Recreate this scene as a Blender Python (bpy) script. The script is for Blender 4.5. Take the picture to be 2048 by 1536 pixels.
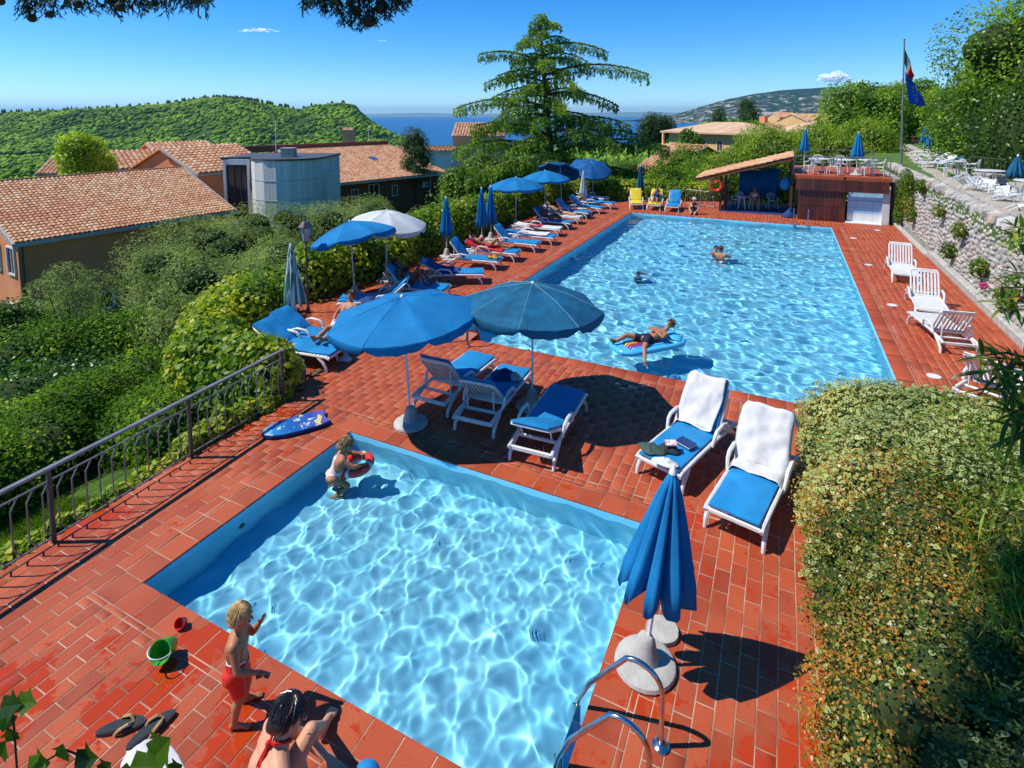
import bpy, bmesh, math, random
import numpy as np
from mathutils import Vector, Matrix, noise, Euler

S = bpy.context.scene
for _o in list(bpy.data.objects): bpy.data.objects.remove(_o)
COL = bpy.context.collection
R = math.radians
random.seed(7); RNG = np.random.default_rng(7)

# ------------------------------------------------------------------ camera, sky, sun, exposure
CAMH = 5.2
CX, CY, FPX = 1024.0, 340.0, 1125.16
RM = Matrix(((0.901088177, -0.0418129465, 0.431615308), (0.433635903, 0.0868866057, -0.896889414), (0.0, 0.995340341, 0.096424088)))
FWD = Vector((-.43363, .90109, 0)); RGT = Vector((.90109, .43363, 0))
cam_d = bpy.data.cameras.new('camera'); cam = bpy.data.objects.new('camera', cam_d); COL.objects.link(cam)
cam.matrix_world = Matrix.Translation((0, 0, CAMH)) @ RM.to_4x4()
cam_d.sensor_width = 36; cam_d.sensor_fit = 'HORIZONTAL'; cam_d.lens = 36 * FPX / 2048
cam_d.shift_y = -(768 - CY) / 2048
cam_d.clip_start = .05; cam_d.clip_end = 120000
S.camera = cam

SUNV = Vector((-.66, -.34, 1.0)).normalized()      # towards the sun
W = bpy.data.worlds.new("World"); S.world = W; W.use_nodes = True
wn = W.node_tree; bgn = wn.nodes['Background']
sky = wn.nodes.new('ShaderNodeTexSky'); sky.sky_type = 'NISHITA'; sky.sun_disc = False
sky.sun_elevation = math.asin(SUNV.z); sky.sun_rotation = math.atan2(SUNV.x, SUNV.y)
sky.altitude = 1500; sky.air_density = .8; sky.dust_density = .0; sky.ozone_density = 6.0
hsv = wn.nodes.new('ShaderNodeHueSaturation'); hsv.inputs['Saturation'].default_value = 1.30; hsv.inputs['Hue'].default_value = .5
wn.links.new(sky.outputs[0], hsv.inputs['Color']); wn.links.new(hsv.outputs[0], bgn.inputs[0])
bgn.inputs[1].default_value = .135
sd = bpy.data.lights.new('sun', 'SUN'); sd.energy = 3.9; sd.angle = R(.5); sd.color = (1, .955, .88)
sun = bpy.data.objects.new('sun', sd); COL.objects.link(sun)
sun.rotation_euler = SUNV.to_track_quat('Z', 'Y').to_euler(); sun.location = (0, 0, 60)
sd.cycles.is_caustics_light = True
S.view_settings.view_transform = 'Standard'; S.view_settings.look = 'None'
S.view_settings.gamma = 1; S.view_settings.use_curve_mapping = False; S.view_settings.exposure = 0.52
S.cycles.use_denoising = True
S.cycles.max_bounces = 10; S.cycles.diffuse_bounces = 3; S.cycles.glossy_bounces = 4
S.cycles.transmission_bounces = 8; S.cycles.transparent_max_bounces = 12
S.cycles.sample_clamp_indirect = 4; S.cycles.volume_bounces = 0
S.cycles.caustics_reflective = False; S.cycles.blur_glossy = .5

# ------------------------------------------------------------------ helpers
def at(px, py, d):                                    # a place d metres ahead of the viewpoint
    l = (px - CX) * d / FPX
    v = RM @ Vector(((px - CX), -(py - CY), -FPX)) ; v = v * (d / (v.x * FWD.x + v.y * FWD.y))
    return Vector((v.x, v.y, v.z + CAMH))
def gnd(px, py, z=0.0):                               # where a line of sight meets level z
    v = RM @ Vector(((px - CX), -(py - CY), -FPX)); t = (z - CAMH) / v.z
    return Vector((v.x * t, v.y * t, z))

def tag(o, label=None, cat=None, group=None, kind=None):
    if label: o['label'] = label
    if cat: o['category'] = cat
    if group: o['group'] = group
    if kind: o['kind'] = kind
    return o
def empty(name, loc=(0, 0, 0), rz=0.0, label=None, cat=None, group=None, scale=1.0):
    o = bpy.data.objects.new(name, None); COL.objects.link(o)
    o.location = loc; o.rotation_euler = (0, 0, rz); o.scale = (scale,) * 3; o.empty_display_size = .1
    return tag(o, label, cat, group)
def link(name, me, parent=None):
    o = bpy.data.objects.new(name, me); COL.objects.link(o)
    if parent is not None: o.parent = parent
    return o
def copy_tree(o, parent=None):
    c = o.copy(); COL.objects.link(c)
    if parent is not None: c.parent = parent
    for ch in list(o.children): copy_tree(ch, c)
    return c

class MB:
    """collects verts and faces, builds one mesh object"""
    def __init__(s): s.v = []; s.f = []; s.mi = []; s.m = 0
    def add(s, vs, fs, M=None):
        b = len(s.v)
        s.v += [tuple(M @ Vector(p)) for p in vs] if M is not None else [tuple(p) for p in vs]
        s.f += [tuple(i + b for i in f) for f in fs]; s.mi += [s.m] * len(fs); return s
    def box(s, c, d, rot=None, bev=0.0):
        hx, hy, hz = d[0] / 2, d[1] / 2, d[2] / 2
        M = Matrix.Translation(c)
        if rot is not None: M = M @ (rot if isinstance(rot, Matrix) else Euler(rot).to_matrix().to_4x4())
        if bev <= 0:
            vs = [(x, y, z) for z in (-hz, hz) for y in (-hy, hy) for x in (-hx, hx)]
            return s.add(vs, [(0, 2, 3, 1), (4, 5, 7, 6), (0, 1, 5, 4), (2, 6, 7, 3), (0, 4, 6, 2), (1, 3, 7, 5)], M)
        b = min(bev, hx * .9, hy * .9, hz * .9)
        r = lambda X, Y: [(-X, -Y), (X, -Y), (X, Y), (-X, Y)]
        vs = [(x, y, -hz) for x, y in r(hx - b, hy - b)] + [(x, y, -hz + b) for x, y in r(hx, hy)] + [(x, y, hz - b) for x, y in r(hx, hy)] + [(x, y, hz) for x, y in r(hx - b, hy - b)]
        fs = [(3, 2, 1, 0), (12, 13, 14, 15)]
        for k in range(3):
            for i in range(4): j = (i + 1) % 4; fs.append((k * 4 + i, k * 4 + j, k * 4 + 4 + j, k * 4 + 4 + i))
        return s.add(vs, fs, M)
    def tube(s, pts, r, n=8, cap=True, flat=1.0):
        pts = [Vector(p) for p in pts]; rr = r if hasattr(r, '__len__') else [r] * len(pts)
        vs = []; fs = []; prev = None
        for i, p in enumerate(pts):
            a = pts[max(i - 1, 0)]; b = pts[min(i + 1, len(pts) - 1)]; t = (b - a).normalized()
            if prev is None: u = t.orthogonal().normalized() if abs(t.z) > .99 else t.cross(Vector((0, 0, 1))).normalized()
            else: u = (prev - t * prev.dot(t)).normalized()
            prev = u; w = t.cross(u)
            for k in range(n):
                an = 2 * math.pi * k / n; vs.append(p + u * math.cos(an) * rr[i] + w * math.sin(an) * rr[i] * flat)
        for i in range(len(pts) - 1):
            for k in range(n): k2 = (k + 1) % n; fs.append((i * n + k, i * n + k2, (i + 1) * n + k2, (i + 1) * n + k))
        if cap: fs.append(tuple(range(n - 1, -1, -1))); fs.append(tuple((len(pts) - 1) * n + k for k in range(n)))
        return s.add(vs, fs)
    def lathe(s, prof, n=16, c=(0, 0, 0), M=None, fl=None):
        vs = []; fs = []
        for i, (r, z) in enumerate(prof):
            for k in range(n):
                a = 2 * math.pi * k / n; q = r * (fl(k, i, a) if fl else 1); vs.append((c[0] + q * math.cos(a), c[1] + q * math.sin(a), c[2] + z))
        for i in range(len(prof) - 1):
            for k in range(n): k2 = (k + 1) % n; fs.append((i * n + k, i * n + k2, (i + 1) * n + k2, (i + 1) * n + k))
        fs.append(tuple(range(n - 1, -1, -1))); fs.append(tuple((len(prof) - 1) * n + k for k in range(n)))
        return s.add(vs, fs, M)
    def sph(s, c, r, n=12, m=8, rot=None):
        r = r if hasattr(r, '__len__') else (r, r, r)
        M = Matrix.Translation(c) @ (Euler(rot).to_matrix().to_4x4() if rot else Matrix())
        vs = [(0, 0, -r[2])]; fs = []
        for i in range(1, m):
            t = math.pi * i / m
            for k in range(n): a = 2 * math.pi * k / n; vs.append((r[0] * math.sin(t) * math.cos(a), r[1] * math.sin(t) * math.sin(a), -r[2] * math.cos(t)))
        vs.append((0, 0, r[2])); L = len(vs) - 1
        for k in range(n): fs.append((0, 1 + (k + 1) % n, 1 + k)); fs.append((L, L - n + k, L - n + (k + 1) % n))
        for i in range(m - 2):
            for k in range(n): k2 = (k + 1) % n; fs.append((1 + i * n + k, 1 + i * n + k2, 1 + (i + 1) * n + k2, 1 + (i + 1) * n + k))
        return s.add(vs, fs, M)
    def prism(s, poly, z0, z1, M=None):
        n = len(poly); vs = [(x, y, z0) for x, y in poly] + [(x, y, z1) for x, y in poly]
        fs = [tuple(range(n - 1, -1, -1)), tuple(range(n, 2 * n))] + [(i, (i + 1) % n, n + (i + 1) % n, n + i) for i in range(n)]
        return s.add(vs, fs, M)
    def mesh(s, name, mats, smooth=False):
        me = bpy.data.meshes.new(name); me.from_pydata(s.v, [], s.f)
        for m in (mats if isinstance(mats, (list, tuple)) else [mats]): me.materials.append(m)
        if any(s.mi): me.polygons.foreach_set('material_index', s.mi)
        if smooth:
            me.polygons.foreach_set('use_smooth', [True] * len(me.polygons))
            if smooth != 'full': me.set_sharp_from_angle(angle=R(40))
        me.update(); return me
    def build(s, name, mats, parent=None, smooth=False):
        return link(name, s.mesh(name, mats, smooth), parent)

def npmesh(name, V, F, mats, attr=None, parent=None, smooth=False):
    V = np.ascontiguousarray(V, dtype=np.float32); F = np.ascontiguousarray(F, dtype=np.int32)
    me = bpy.data.meshes.new(name); k = F.shape[1]
    me.vertices.add(len(V)); me.vertices.foreach_set('co', V.ravel())
    me.loops.add(F.size); me.loops.foreach_set('vertex_index', F.ravel())
    me.polygons.add(len(F)); me.polygons.foreach_set('loop_start', np.arange(0, F.size, k, dtype=np.int32))
    if smooth: me.polygons.foreach_set('use_smooth', np.ones(len(F), dtype=bool))
    me.update(calc_edges=True)
    for a, arr in (attr or {}).items():
        at_ = me.attributes.new(a, 'FLOAT', 'POINT'); at_.data.foreach_set('value', np.ascontiguousarray(arr, dtype=np.float32))
    for m in (mats if isinstance(mats, (list, tuple)) else [mats]): me.materials.append(m)
    return link(name, me, parent) if parent is not False else me

# ------------------------------------------------------------------ materials
def newmat(name):
    m = bpy.data.materials.new(name); m.use_nodes = True
    return m, m.node_tree, m.node_tree.nodes['Principled BSDF']
def N(t, typ, **kw):
    n = t.nodes.new(typ)
    for k, v in kw.items():
        if k.startswith('i_'): n.inputs[k[2:].replace('_', ' ')].default_value = v
        else: setattr(n, k, v)
    return n
def rgba(c): return (c[0], c[1], c[2], 1)
def coord(t, sc=(1, 1, 1), obj=False):
    if obj: src = N(t, 'ShaderNodeTexCoord').outputs['Object']
    else: src = N(t, 'ShaderNodeNewGeometry').outputs['Position']
    mp = N(t, 'ShaderNodeMapping'); mp.inputs['Scale'].default_value = sc
    t.links.new(src, mp.inputs['Vector']); return mp.outputs[0]
def noise_n(t, vec, scale, detail=4, rough=.55):
    n = N(t, 'ShaderNodeTexNoise'); n.inputs['Scale'].default_value = scale; n.inputs['Detail'].default_value = detail; n.inputs['Roughness'].default_value = rough
    t.links.new(vec, n.inputs['Vector']); return n.outputs['Fac']
def ramp(t, fac, stops):
    r = N(t, 'ShaderNodeValToRGB'); e = r.color_ramp.elements
    while len(e) < len(stops): e.new(.5)
    for k, (p, c) in enumerate(stops): e[k].position = p; e[k].color = rgba(c) if hasattr(c, '__len__') else (c, c, c, 1)
    t.links.new(fac, r.inputs[0]); return r.outputs[0]
def mixc(t, fac, a, b, mode='MIX'):
    n = N(t, 'ShaderNodeMix', data_type='RGBA', blend_type=mode)
    for sock, val in ((n.inputs[0], fac), (n.inputs[6], a), (n.inputs[7], b)):
        if hasattr(val, 'links'): t.links.new(val, sock)
        elif hasattr(val, '__len__'): sock.default_value = rgba(val)
        else: sock.default_value = val
    return n.outputs[2]
def bump(t, b, h, strength=.3, dist=.01):
    n = N(t, 'ShaderNodeBump'); n.inputs['Strength'].default_value = strength; n.inputs['Distance'].default_value = dist
    t.links.new(h, n.inputs['Height']); t.links.new(n.outputs[0], b.inputs['Normal']); return n
def math_n(t, op, a, b=0.0):
    n = N(t, 'ShaderNodeMath', operation=op)
    for k, v in enumerate((a, b)):
        if hasattr(v, 'links'): t.links.new(v, n.inputs[k])
        else: n.inputs[k].default_value = v
    return n.outputs[0]

def mottle(m, amt=.25, sc=.8):
    t = m.node_tree; b = t.nodes['Principled BSDF']; l = b.inputs['Base Color'].links[0]; v = coord(t)
    t.links.new(mixc(t, 1.0, l.from_socket, ramp(t, noise_n(t, v, sc, 5, .65), [(.3, 1 - amt), (.7, 1.0)]), 'MULTIPLY'), b.inputs['Base Color']); return m
def surf(name, c1, c2=None, rough=.6, scale=3.0, bumps=0.0, bscale=20.0, spec=.5, stretch=(1, 1, 1), metal=0.0, obj=False, var=0.0, sheen=0.0, dist=.01):
    """plain surface: two tones mottled by noise, fine relief, optional per-object tone"""
    m, t, b = newmat(name); v = coord(t, stretch, obj)
    c2 = c2 or tuple(x * .8 for x in c1)
    col = mixc(t, ramp(t, noise_n(t, v, scale), [(.35, 0.), (.65, 1.)]), c1, c2)
    if var:
        oi = N(t, 'ShaderNodeObjectInfo').outputs['Random']
        col = mixc(t, 1.0, col, ramp(t, oi, [(0, 1 - var), (1, 1.0)]), 'MULTIPLY')
    t.links.new(col, b.inputs['Base Color'])
    b.inputs['Roughness'].default_value = rough; b.inputs['Metallic'].default_value = metal
    b.inputs['Specular IOR Level'].default_value = spec
    if bumps: bump(t, b, noise_n(t, v, bscale, 5, .6), bumps, dist)
    return m

def leafmat(name, stops, trans=.35, rough=.45, edge=None, spec=.35):
    """foliage: tone per leaf from attribute v, light through the blade; attribute e marks a pale margin"""
    stops = [(p, (min(c[0] * 1.7, .6), min(c[1] * 1.55, .6), c[2] * 1.1)) for p, c in stops]
    m, t, b = newmat(name)
    av = N(t, 'ShaderNodeAttribute', attribute_name='v').outputs['Fac']
    col = ramp(t, av, stops)
    if edge is not None:
        ae = N(t, 'ShaderNodeAttribute', attribute_name='e').outputs['Fac']
        col = mixc(t, ramp(t, ae, [(.52, 0.), (.66, 1.)]), col, edge)
    t.links.new(col, b.inputs['Base Color']); b.inputs['Roughness'].default_value = rough; b.inputs['Specular IOR Level'].default_value = spec
    tr = N(t, 'ShaderNodeBsdfTranslucent'); t.links.new(mixc(t, 1.0, col, (1.35, 1.5, .6), 'MULTIPLY'), tr.inputs[0])
    mx = N(t, 'ShaderNodeMixShader'); mx.inputs[0].default_value = trans
    t.links.new(b.outputs[0], mx.inputs[1]); t.links.new(tr.outputs[0], mx.inputs[2])
    t.links.new(mx.outputs[0], t.nodes['Material Output'].inputs[0]); return m

MT = {}
MT['white_plastic'] = surf('white_plastic', (.72, .72, .70), (.60, .60, .58), .35, 6, .05, 40)
MT['concrete'] = surf('concrete', (.50, .48, .43), (.34, .33, .29), .85, 6, .5, 60)
MT['metal'] = surf('metal', (.62, .63, .65), (.5, .5, .52), .18, 8, 0, metal=1)
MT['grey_metal'] = surf('grey_metal', (.25, .25, .26), (.17, .17, .18), .4, 8, .1, 60, metal=.3)
MT['white_pole'] = surf('white_pole', (.75, .76, .78), (.62, .63, .66), .35, 6)
MT['dark_iron'] = surf('dark_iron', (.05, .05, .055), (.09, .08, .07), .5, 12, .2, 60)
MT['black'] = surf('black', (.02, .02, .025), (.035, .035, .04), .5)
def fabric(name, c, rough=.75, f=.85, trans=0.0):
    m = surf(name, c, tuple(x * f for x in c), rough, 5, .25, 25, .25, dist=.02)
    if trans:
        t = m.node_tree; b = t.nodes['Principled BSDF']; tr = N(t, 'ShaderNodeBsdfTranslucent'); tr.inputs[0].default_value = rgba(c)
        mx = N(t, 'ShaderNodeMixShader'); mx.inputs[0].default_value = trans
        t.links.new(b.outputs[0], mx.inputs[1]); t.links.new(tr.outputs[0], mx.inputs[2]); t.links.new(mx.outputs[0], t.nodes['Material Output'].inputs[0])
    return m
MT['blue_pad'] = fabric('blue_pad', (.02, .28, .62), .5)
MT['blue_canvas'] = fabric('blue_canvas', (.012, .25, .58), .8, .9, .2)
MT['navy_canvas'] = fabric('navy_canvas', (.012, .14, .40), .8, .8, .15)
MT['teal_canvas'] = fabric('teal_canvas', (.02, .19, .36), .8, .7, .25)
for _k in ('blue_pad', 'blue_canvas', 'teal_canvas', 'navy_canvas'): mottle(MT[_k], .3, 1.6)
MT['white_canvas'] = fabric('white_canvas', (.72, .74, .74), .8, .9, .25)
MT['yellow_cloth'] = fabric('yellow_cloth', (.72, .55, .04))
MT['red_cloth'] = fabric('red_cloth', (.55, .02, .03))
MT['white_towel'] = fabric('white_towel', (.66, .65, .64), .95)
MT['navy_cloth'] = fabric('navy_cloth', (.015, .05, .18))
MT['dark_cloth'] = fabric('dark_cloth', (.03, .04, .045))
MT['green_cloth'] = fabric('green_cloth', (.05, .09, .07))
# ------------------------------------------------------------------ terrain, lake, hills, far shore
LAKE = -60.0
def tab(px, T):
    xs = [a for a, _ in T]; ys = [b for _, b in T]; return float(np.interp(px, xs, ys))
RIDGE = [(-2200, 250), (-900, 238), (-300, 234), (0, 230), (100, 226), (200, 221), (280, 215), (350, 209), (400, 203), (440, 200), (500, 204), (540, 211), (590, 222), (606, 222), (630, 213), (690, 211), (712, 216), (722, 228), (745, 248), (770, 262), (800, 275), (850, 300), (900, 330)]
def terrain_h(l, d):
    """height of the land at lateral l and distance d of the viewpoint axis"""
    P = RGT * l + FWD * d; x, y = P.x, P.y
    dd = max(math.hypot(l, d), 1e-3)
    if d > 15: px = CX + FPX * l / d
    else: px = 5000 if l > 0 else -3000
    # near garden
    near = -2.6
    if x < -8.3: near = max(-7.0, -.9 - .42 * (-8.3 - x))
    if y < 7.3 and x < -8.1: near = max(-7.0, -.55 - .33 * (-8.1 - x))
    elif y >= 7.3 and x > -13: near = -2.6
    gl = np.interp(dd, [0, 80, 300, 900, 1400, 1700, 60000], [-7, -7, -22, -50, -64, -75, -90])
    gr = np.interp(dd, [0, 80, 600, 1500, 3200, 3800, 60000], [-2.6, -2.6, -4, -16, -58, -80, -90])
    k = min(max((px - 1250) / 200, 0), 1); k = k * k * (3 - 2 * k)
    far = gl * (1 - k) + gr * k
    w = min(max((dd - 25) / 25, 0), 1)
    z = near * (1 - w) + far * w
    if px < 900 and d > 700:                                  # wooded ridge across the valley
        top = CAMH + (231 - tab(px, RIDGE)) * 1300 / FPX
        base = -50
        s = min(max((d - 820) / 480, 0), 1); s2 = s * s * (3 - 2 * s)
        back = min(max((d - 1300) / 900, 0), 1)
        hh = base + (top - base) * s2
        hh += 9 * math.sin(px * .021 + d * .004) * math.sin(s * math.pi) + 6 * noise.noise(Vector((l * .008, d * .004, 1))) * math.sin(s * math.pi)
        hh = hh * (1 - back) + (LAKE - 15) * back
        f = min(max((900 - px) / 60, 0), 1)
        z = max(z, hh) if f >= 1 else z + max(0, hh - z) * f
    z += 1.0 * noise.noise(P * .02) * w
    return z
NA, NR = 300, 130
rad = np.concatenate([np.linspace(1, 60, 45), np.geomspace(64, 4200, NR - 45)])
V = []; F = []
angs = [-math.pi + 2 * math.pi * i / NA for i in range(NA)]
def warp(a): return a - .62 * math.sin(a) if True else a      # finer ahead
for r_ in rad:
    for a in angs:
        b = a - .6 * math.sin(a); l = r_ * math.sin(b); d = r_ * math.cos(b)
        p = RGT * l + FWD * d; V.append((p.x, p.y, terrain_h(l, d)))
V.append((0, 0, -2.6))
F = [(j * NA + i, j * NA + (i + 1) % NA, (j + 1) * NA + (i + 1) % NA, (j + 1) * NA + i) for j in range(NR - 1) for i in range(NA)]
mg, t, b = newmat('wooded_ground'); v = coord(t)
n1 = noise_n(t, v, .02, 8, .65); n2 = noise_n(t, v, .35, 5, .6)
c = mixc(t, ramp(t, n1, [(.4, 0.), (.6, 1.)]), (.035, .075, .012), (.075, .15, .02))
c = mixc(t, ramp(t, n2, [(.42, 0.), (.6, 1.)]), c, (.02, .045, .01))
t.links.new(c, b.inputs['Base Color']); b.inputs['Roughness'].default_value = .9; b.inputs['Specular IOR Level'].default_value = .1
bump(t, b, n2, .8, 2.0)
ter = npmesh('ground', V, F, mg, smooth=True); tag(ter, kind='structure')

# canopy of the wooded ridge: thousands of crowns nobody could count
def ico():
    bm = bmesh.new(); bmesh.ops.create_icosphere(bm, subdivisions=1, radius=1)
    v = np.array([p.co[:] for p in bm.verts]); f = np.array([[q.index for q in p.verts] for p in bm.faces]); bm.free(); return v, f
IV, IF = ico()
def crowns(name, pts, sizes, mat, label, zs=1.0):
    n = len(pts); pts = np.array(pts); sizes = np.array(sizes)
    jit = 1 + RNG.uniform(-.35, .35, (n, len(IV), 1))
    V = IV[None] * jit * sizes[:, None, None] * np.array([1, 1, zs]) + pts[:, None, :]
    F = IF[None] + (np.arange(n) * len(IV))[:, None, None]
    o = npmesh(name, V.reshape(-1, 3), F.reshape(-1, 3), mat, {'v': np.repeat(np.clip(.5 + 1.0 * np.array([noise.noise(Vector((q[0] * .012, q[1] * .012, 7))) for q in pts]) + RNG.uniform(-.35, .35, n), 0, 1), len(IV))})
    return o
MT['far_leaf'] = leafmat('far_leaf', [(0, (.03, .08, .012)), (.3, (.07, .155, .016)), (.65, (.12, .235, .02)), (1, (.18, .30, .03))], .3, .9)
pts = []; sz = []
for _ in range(13000):
    px = random.uniform(-350, 850); d = 780 + 560 * random.random() ** .8
    l = (px - CX) * d / FPX; z = terrain_h(l, d)
    if z < -58: continue
    if noise.noise(Vector((l * .02, d * .02, 5))) > .38 and d < 1200: continue
    p = RGT * l + FWD * d; s_ = random.choice([random.uniform(2.0, 4.0), random.uniform(3.2, 5.2)]); pts.append((p.x, p.y, z + s_ * .5)); sz.append(s_)
# tall cypress-like crowns on the skyline
tag(crowns('forest', pts, sz, MT['far_leaf'], '', .75), 'dense green woodland covering the long ridge across the valley', 'woodland', kind='stuff')
pts = []; sz = []
for _ in range(170):
    px = random.choice([random.uniform(400, 545), random.uniform(0, 700)]); d = 1302
    l = (px - CX) * d / FPX; z = terrain_h(l, d); p = RGT * l + FWD * d; s_ = random.uniform(2, 3.2); pts.append((p.x, p.y, z + 5)); sz.append(s_)
MT['cypress'] = leafmat('cypress', [(0, (.012, .03, .01)), (1, (.03, .06, .015))], .1, .9)
tag(crowns('ridge_cypresses', pts, sz, MT['cypress'], '', 2.6), 'dark pointed conifers standing along the skyline of the wooded ridge', 'woodland', kind='stuff')

# lake
ml, t, b = newmat('lake_water')
b.inputs['Base Color'].default_value = (.004, .085, .25, 1); b.inputs['Roughness'].default_value = .35; b.inputs['Specular IOR Level'].default_value = .25
v = coord(t, (.02, .02, .02)); bump(t, b, noise_n(t, v, 3, 4), .3, 3)
q = [RGT * l + FWD * d for l, d in ((-45000, 600), (45000, 600), (45000, 46000), (-45000, 46000))]
o = MB().add([(p.x, p.y, LAKE) for p in q], [(0, 1, 2, 3)]).build('lake', ml); tag(o, kind='structure')

# mountain beyond the lake on the right, and the faint far shore
def ridge_mesh(name, T, d0, d1, zbase, mat, amp, nx=220, ny=26, dback=None, seed=3.0):
    V = []; x0, x1 = T[0][0], T[-1][0]
    for j in range(ny):
        s = j / (ny - 1)
        for i in range(nx):
            px = x0 + (x1 - x0) * i / (nx - 1); top = CAMH + (231 - tab(px, T)) * d1 / FPX
            d = d0 + (d1 - d0) * s; l = (px - CX) * d1 / FPX * (d / d1) ** .5
            z = zbase + (top - zbase) * (s ** .75); z += amp * noise.noise(Vector((l * .0025, d * .003, seed))) * math.sin(s * math.pi) + amp * .35 * noise.noise(Vector((l * .009, d * .009, seed))) * (.15 + math.sin(s * math.pi))
            l = (px - CX) * d1 / FPX; p = RGT * l + FWD * d; V.append((p.x, p.y, z))
    for i in range(nx):
        px = x0 + (x1 - x0) * i / (nx - 1); l = (px - CX) * d1 / FPX; p = RGT * l + FWD * (d1 + (d1 - d0)); V.append((p.x, p.y, zbase))
    F = [(j * nx + i, j * nx + i + 1, (j + 1) * nx + i + 1, (j + 1) * nx + i) for j in range(ny) for i in range(nx - 1)]
    o = npmesh(name, V, F, mat, smooth=True); tag(o, kind='structure'); return o
mm, t, b = newmat('limestone_mountain'); v = coord(t)
vs = coord(t, (1, 1, 2.2))
rock = noise_n(t, vs, .011, 7, .7); big = noise_n(t, v, .0011, 3)
c = mixc(t, ramp(t, noise_n(t, v, .02, 6, .7), [(.35, 0.), (.65, 1.)]), (.010, .030, .022), (.025, .06, .03))
sz_ = N(t, 'ShaderNodeSeparateXYZ'); t.links.new(N(t, 'ShaderNodeNewGeometry').outputs['Position'], sz_.inputs[0])
hgt = ramp(t, math_n(t, 'DIVIDE', sz_.outputs[2], 330.0), [(0.05, 1.), (.55, 1.), (.8, 0.)])
k = math_n(t, 'MULTIPLY', ramp(t, rock, [(.52, 0.), (.6, 1.)]), hgt)
c = mixc(t, k, c, (.42, .36, .29))
t.links.new(c, b.inputs['Base Color']); b.inputs['Roughness'].default_value = .95; b.inputs['Specular IOR Level'].default_value = .05
bump(t, b, rock, 1.0, 25)
ridge_mesh('mountain', [(1270, 240), (1335, 233), (1365, 224), (1400, 213), (1450, 199), (1500, 189), (1560, 181), (1620, 177), (1690, 173), (1760, 172), (1850, 176), (2000, 190), (2400, 205), (3200, 232)], 4800, 6200, LAKE - 5, mm, 55, 300, 40)
mfs = surf('far_shore_land', (.10, .14, .10), (.2, .2, .16), .95, .002, 0)
ridge_mesh('far_shore', [(-400, 230), (300, 229), (700, 228.5), (760, 227.5), (850, 225.5), (930, 228), (1000, 227), (1150, 226), (1270, 224), (1340, 225), (1500, 226), (2200, 230)], 30000, 34000, LAKE - 10, mfs, 60, 160, 6)

# haze: one closed box of thin air
q = MB(); hz = 47000.0
q.box((0, 0, (-91 - 1 + 560) / 2), (2 * hz, 2 * hz, 560 + 92)); o = q.build('haze', None)
o.rotation_euler = (0, 0, math.atan2(RGT.y, RGT.x)); o['kind'] = 'stuff'
mh = bpy.data.materials.new('haze_air'); mh.use_nodes = True; t = mh.node_tree; t.nodes.clear()
ou = N(t, 'ShaderNodeOutputMaterial'); pv = N(t, 'ShaderNodeVolumePrincipled'); pv.inputs['Color'].default_value = (.34, .72, 1, 1); pv.inputs['Density'].default_value = 3.6e-5; pv.inputs['Anisotropy'].default_value = .2
t.links.new(pv.outputs[0], ou.inputs['Volume']); o.data.materials.clear(); o.data.materials.append(mh)
# ------------------------------------------------------------------ pools and deck
SP = (-6.24, -1.35, 3.46, 6.81)        # small pool x0 x1 y0 y1
BP = (-7.20, 2.22, 11.05, 29.85)       # big pool
WL = -.10                              # water level
def tile_mat(name, attr):
    m, t, b = newmat(name); v = coord(t)
    rnd = N(t, 'ShaderNodeAttribute', attribute_name='v').outputs['Fac'] if attr else N(t, 'ShaderNodeObjectInfo').outputs['Random']
    base = ramp(t, rnd, [(0, (.30, .046, .014)), (.35, (.38, .060, .017)), (.7, (.43, .074, .022)), (1, (.47, .09, .028))])
    dust = noise_n(t, v, 1.3, 6, .6); base = mixc(t, ramp(t, dust, [(.42, 0.), (.68, .4)]), base, (.50, .13, .055))
    fine = noise_n(t, v, 60, 3, .6); base = mixc(t, ramp(t, fine, [(.35, .28), (.6, 0.)]), base, (.16, .03, .015))
    # wet patches near the water: darker, glossy
    w1 = noise_n(t, v, 1.7, 2, .5); w2 = noise_n(t, v, 9.0, 3, .55); w3 = noise_n(t, v, .55, 2, .5)
    ws = math_n(t, 'ADD', math_n(t, 'MULTIPLY', w1, .5), math_n(t, 'ADD', math_n(t, 'MULTIPLY', w2, .28), math_n(t, 'MULTIPLY', w3, .45)))
    sx = N(t, 'ShaderNodeSeparateXYZ'); t.links.new(v, sx.inputs[0])
    msk = ramp(t, math_n(t, 'DIVIDE', sx.outputs[1], 20.0), [(.12, .06), (.2, .03), (.25, -.0), (.5, 0.), (1, 0.)])
    mx_ = math_n(t, 'MULTIPLY', ramp(t, math_n(t, 'DIVIDE', math_n(t, 'ADD', sx.outputs[0], 10.0), 12.0), [(.70, 0.), (.76, .07), (1, .07)]), ramp(t, math_n(t, 'DIVIDE', sx.outputs[1], 20.0), [(.30, 1.), (.42, 0.), (1, 0.)]))
    ws = math_n(t, 'ADD', math_n(t, 'ADD', ws, msk), mx_)
    wet = ramp(t, ws, [(.712, 0.), (.728, 1.)])
    base = mixc(t, math_n(t, 'MULTIPLY', wet, .8), base, (.43, .038, .004))
    old = noise_n(t, v, 3.1, 6, .7); base = mixc(t, ramp(t, old, [(.60, 0.), (.75, .45)]), base, (.10, .035, .022))
    t.links.new(base, b.inputs['Base Color'])
    t.links.new(ramp(t, wet, [(0, .62), (1, .12)]), b.inputs['Roughness']); b.inputs['Specular IOR Level'].default_value = .35
    bump(t, b, fine, .15, .004); return m
MT['tile'] = tile_mat('terracotta_tile', False); MT['tile_field'] = tile_mat('terracotta_tile_field', True)
MT['mortar'] = surf('mortar', (.54, .37, .26), (.20, .10, .065), .9, 1.6, .4, 80)

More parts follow.
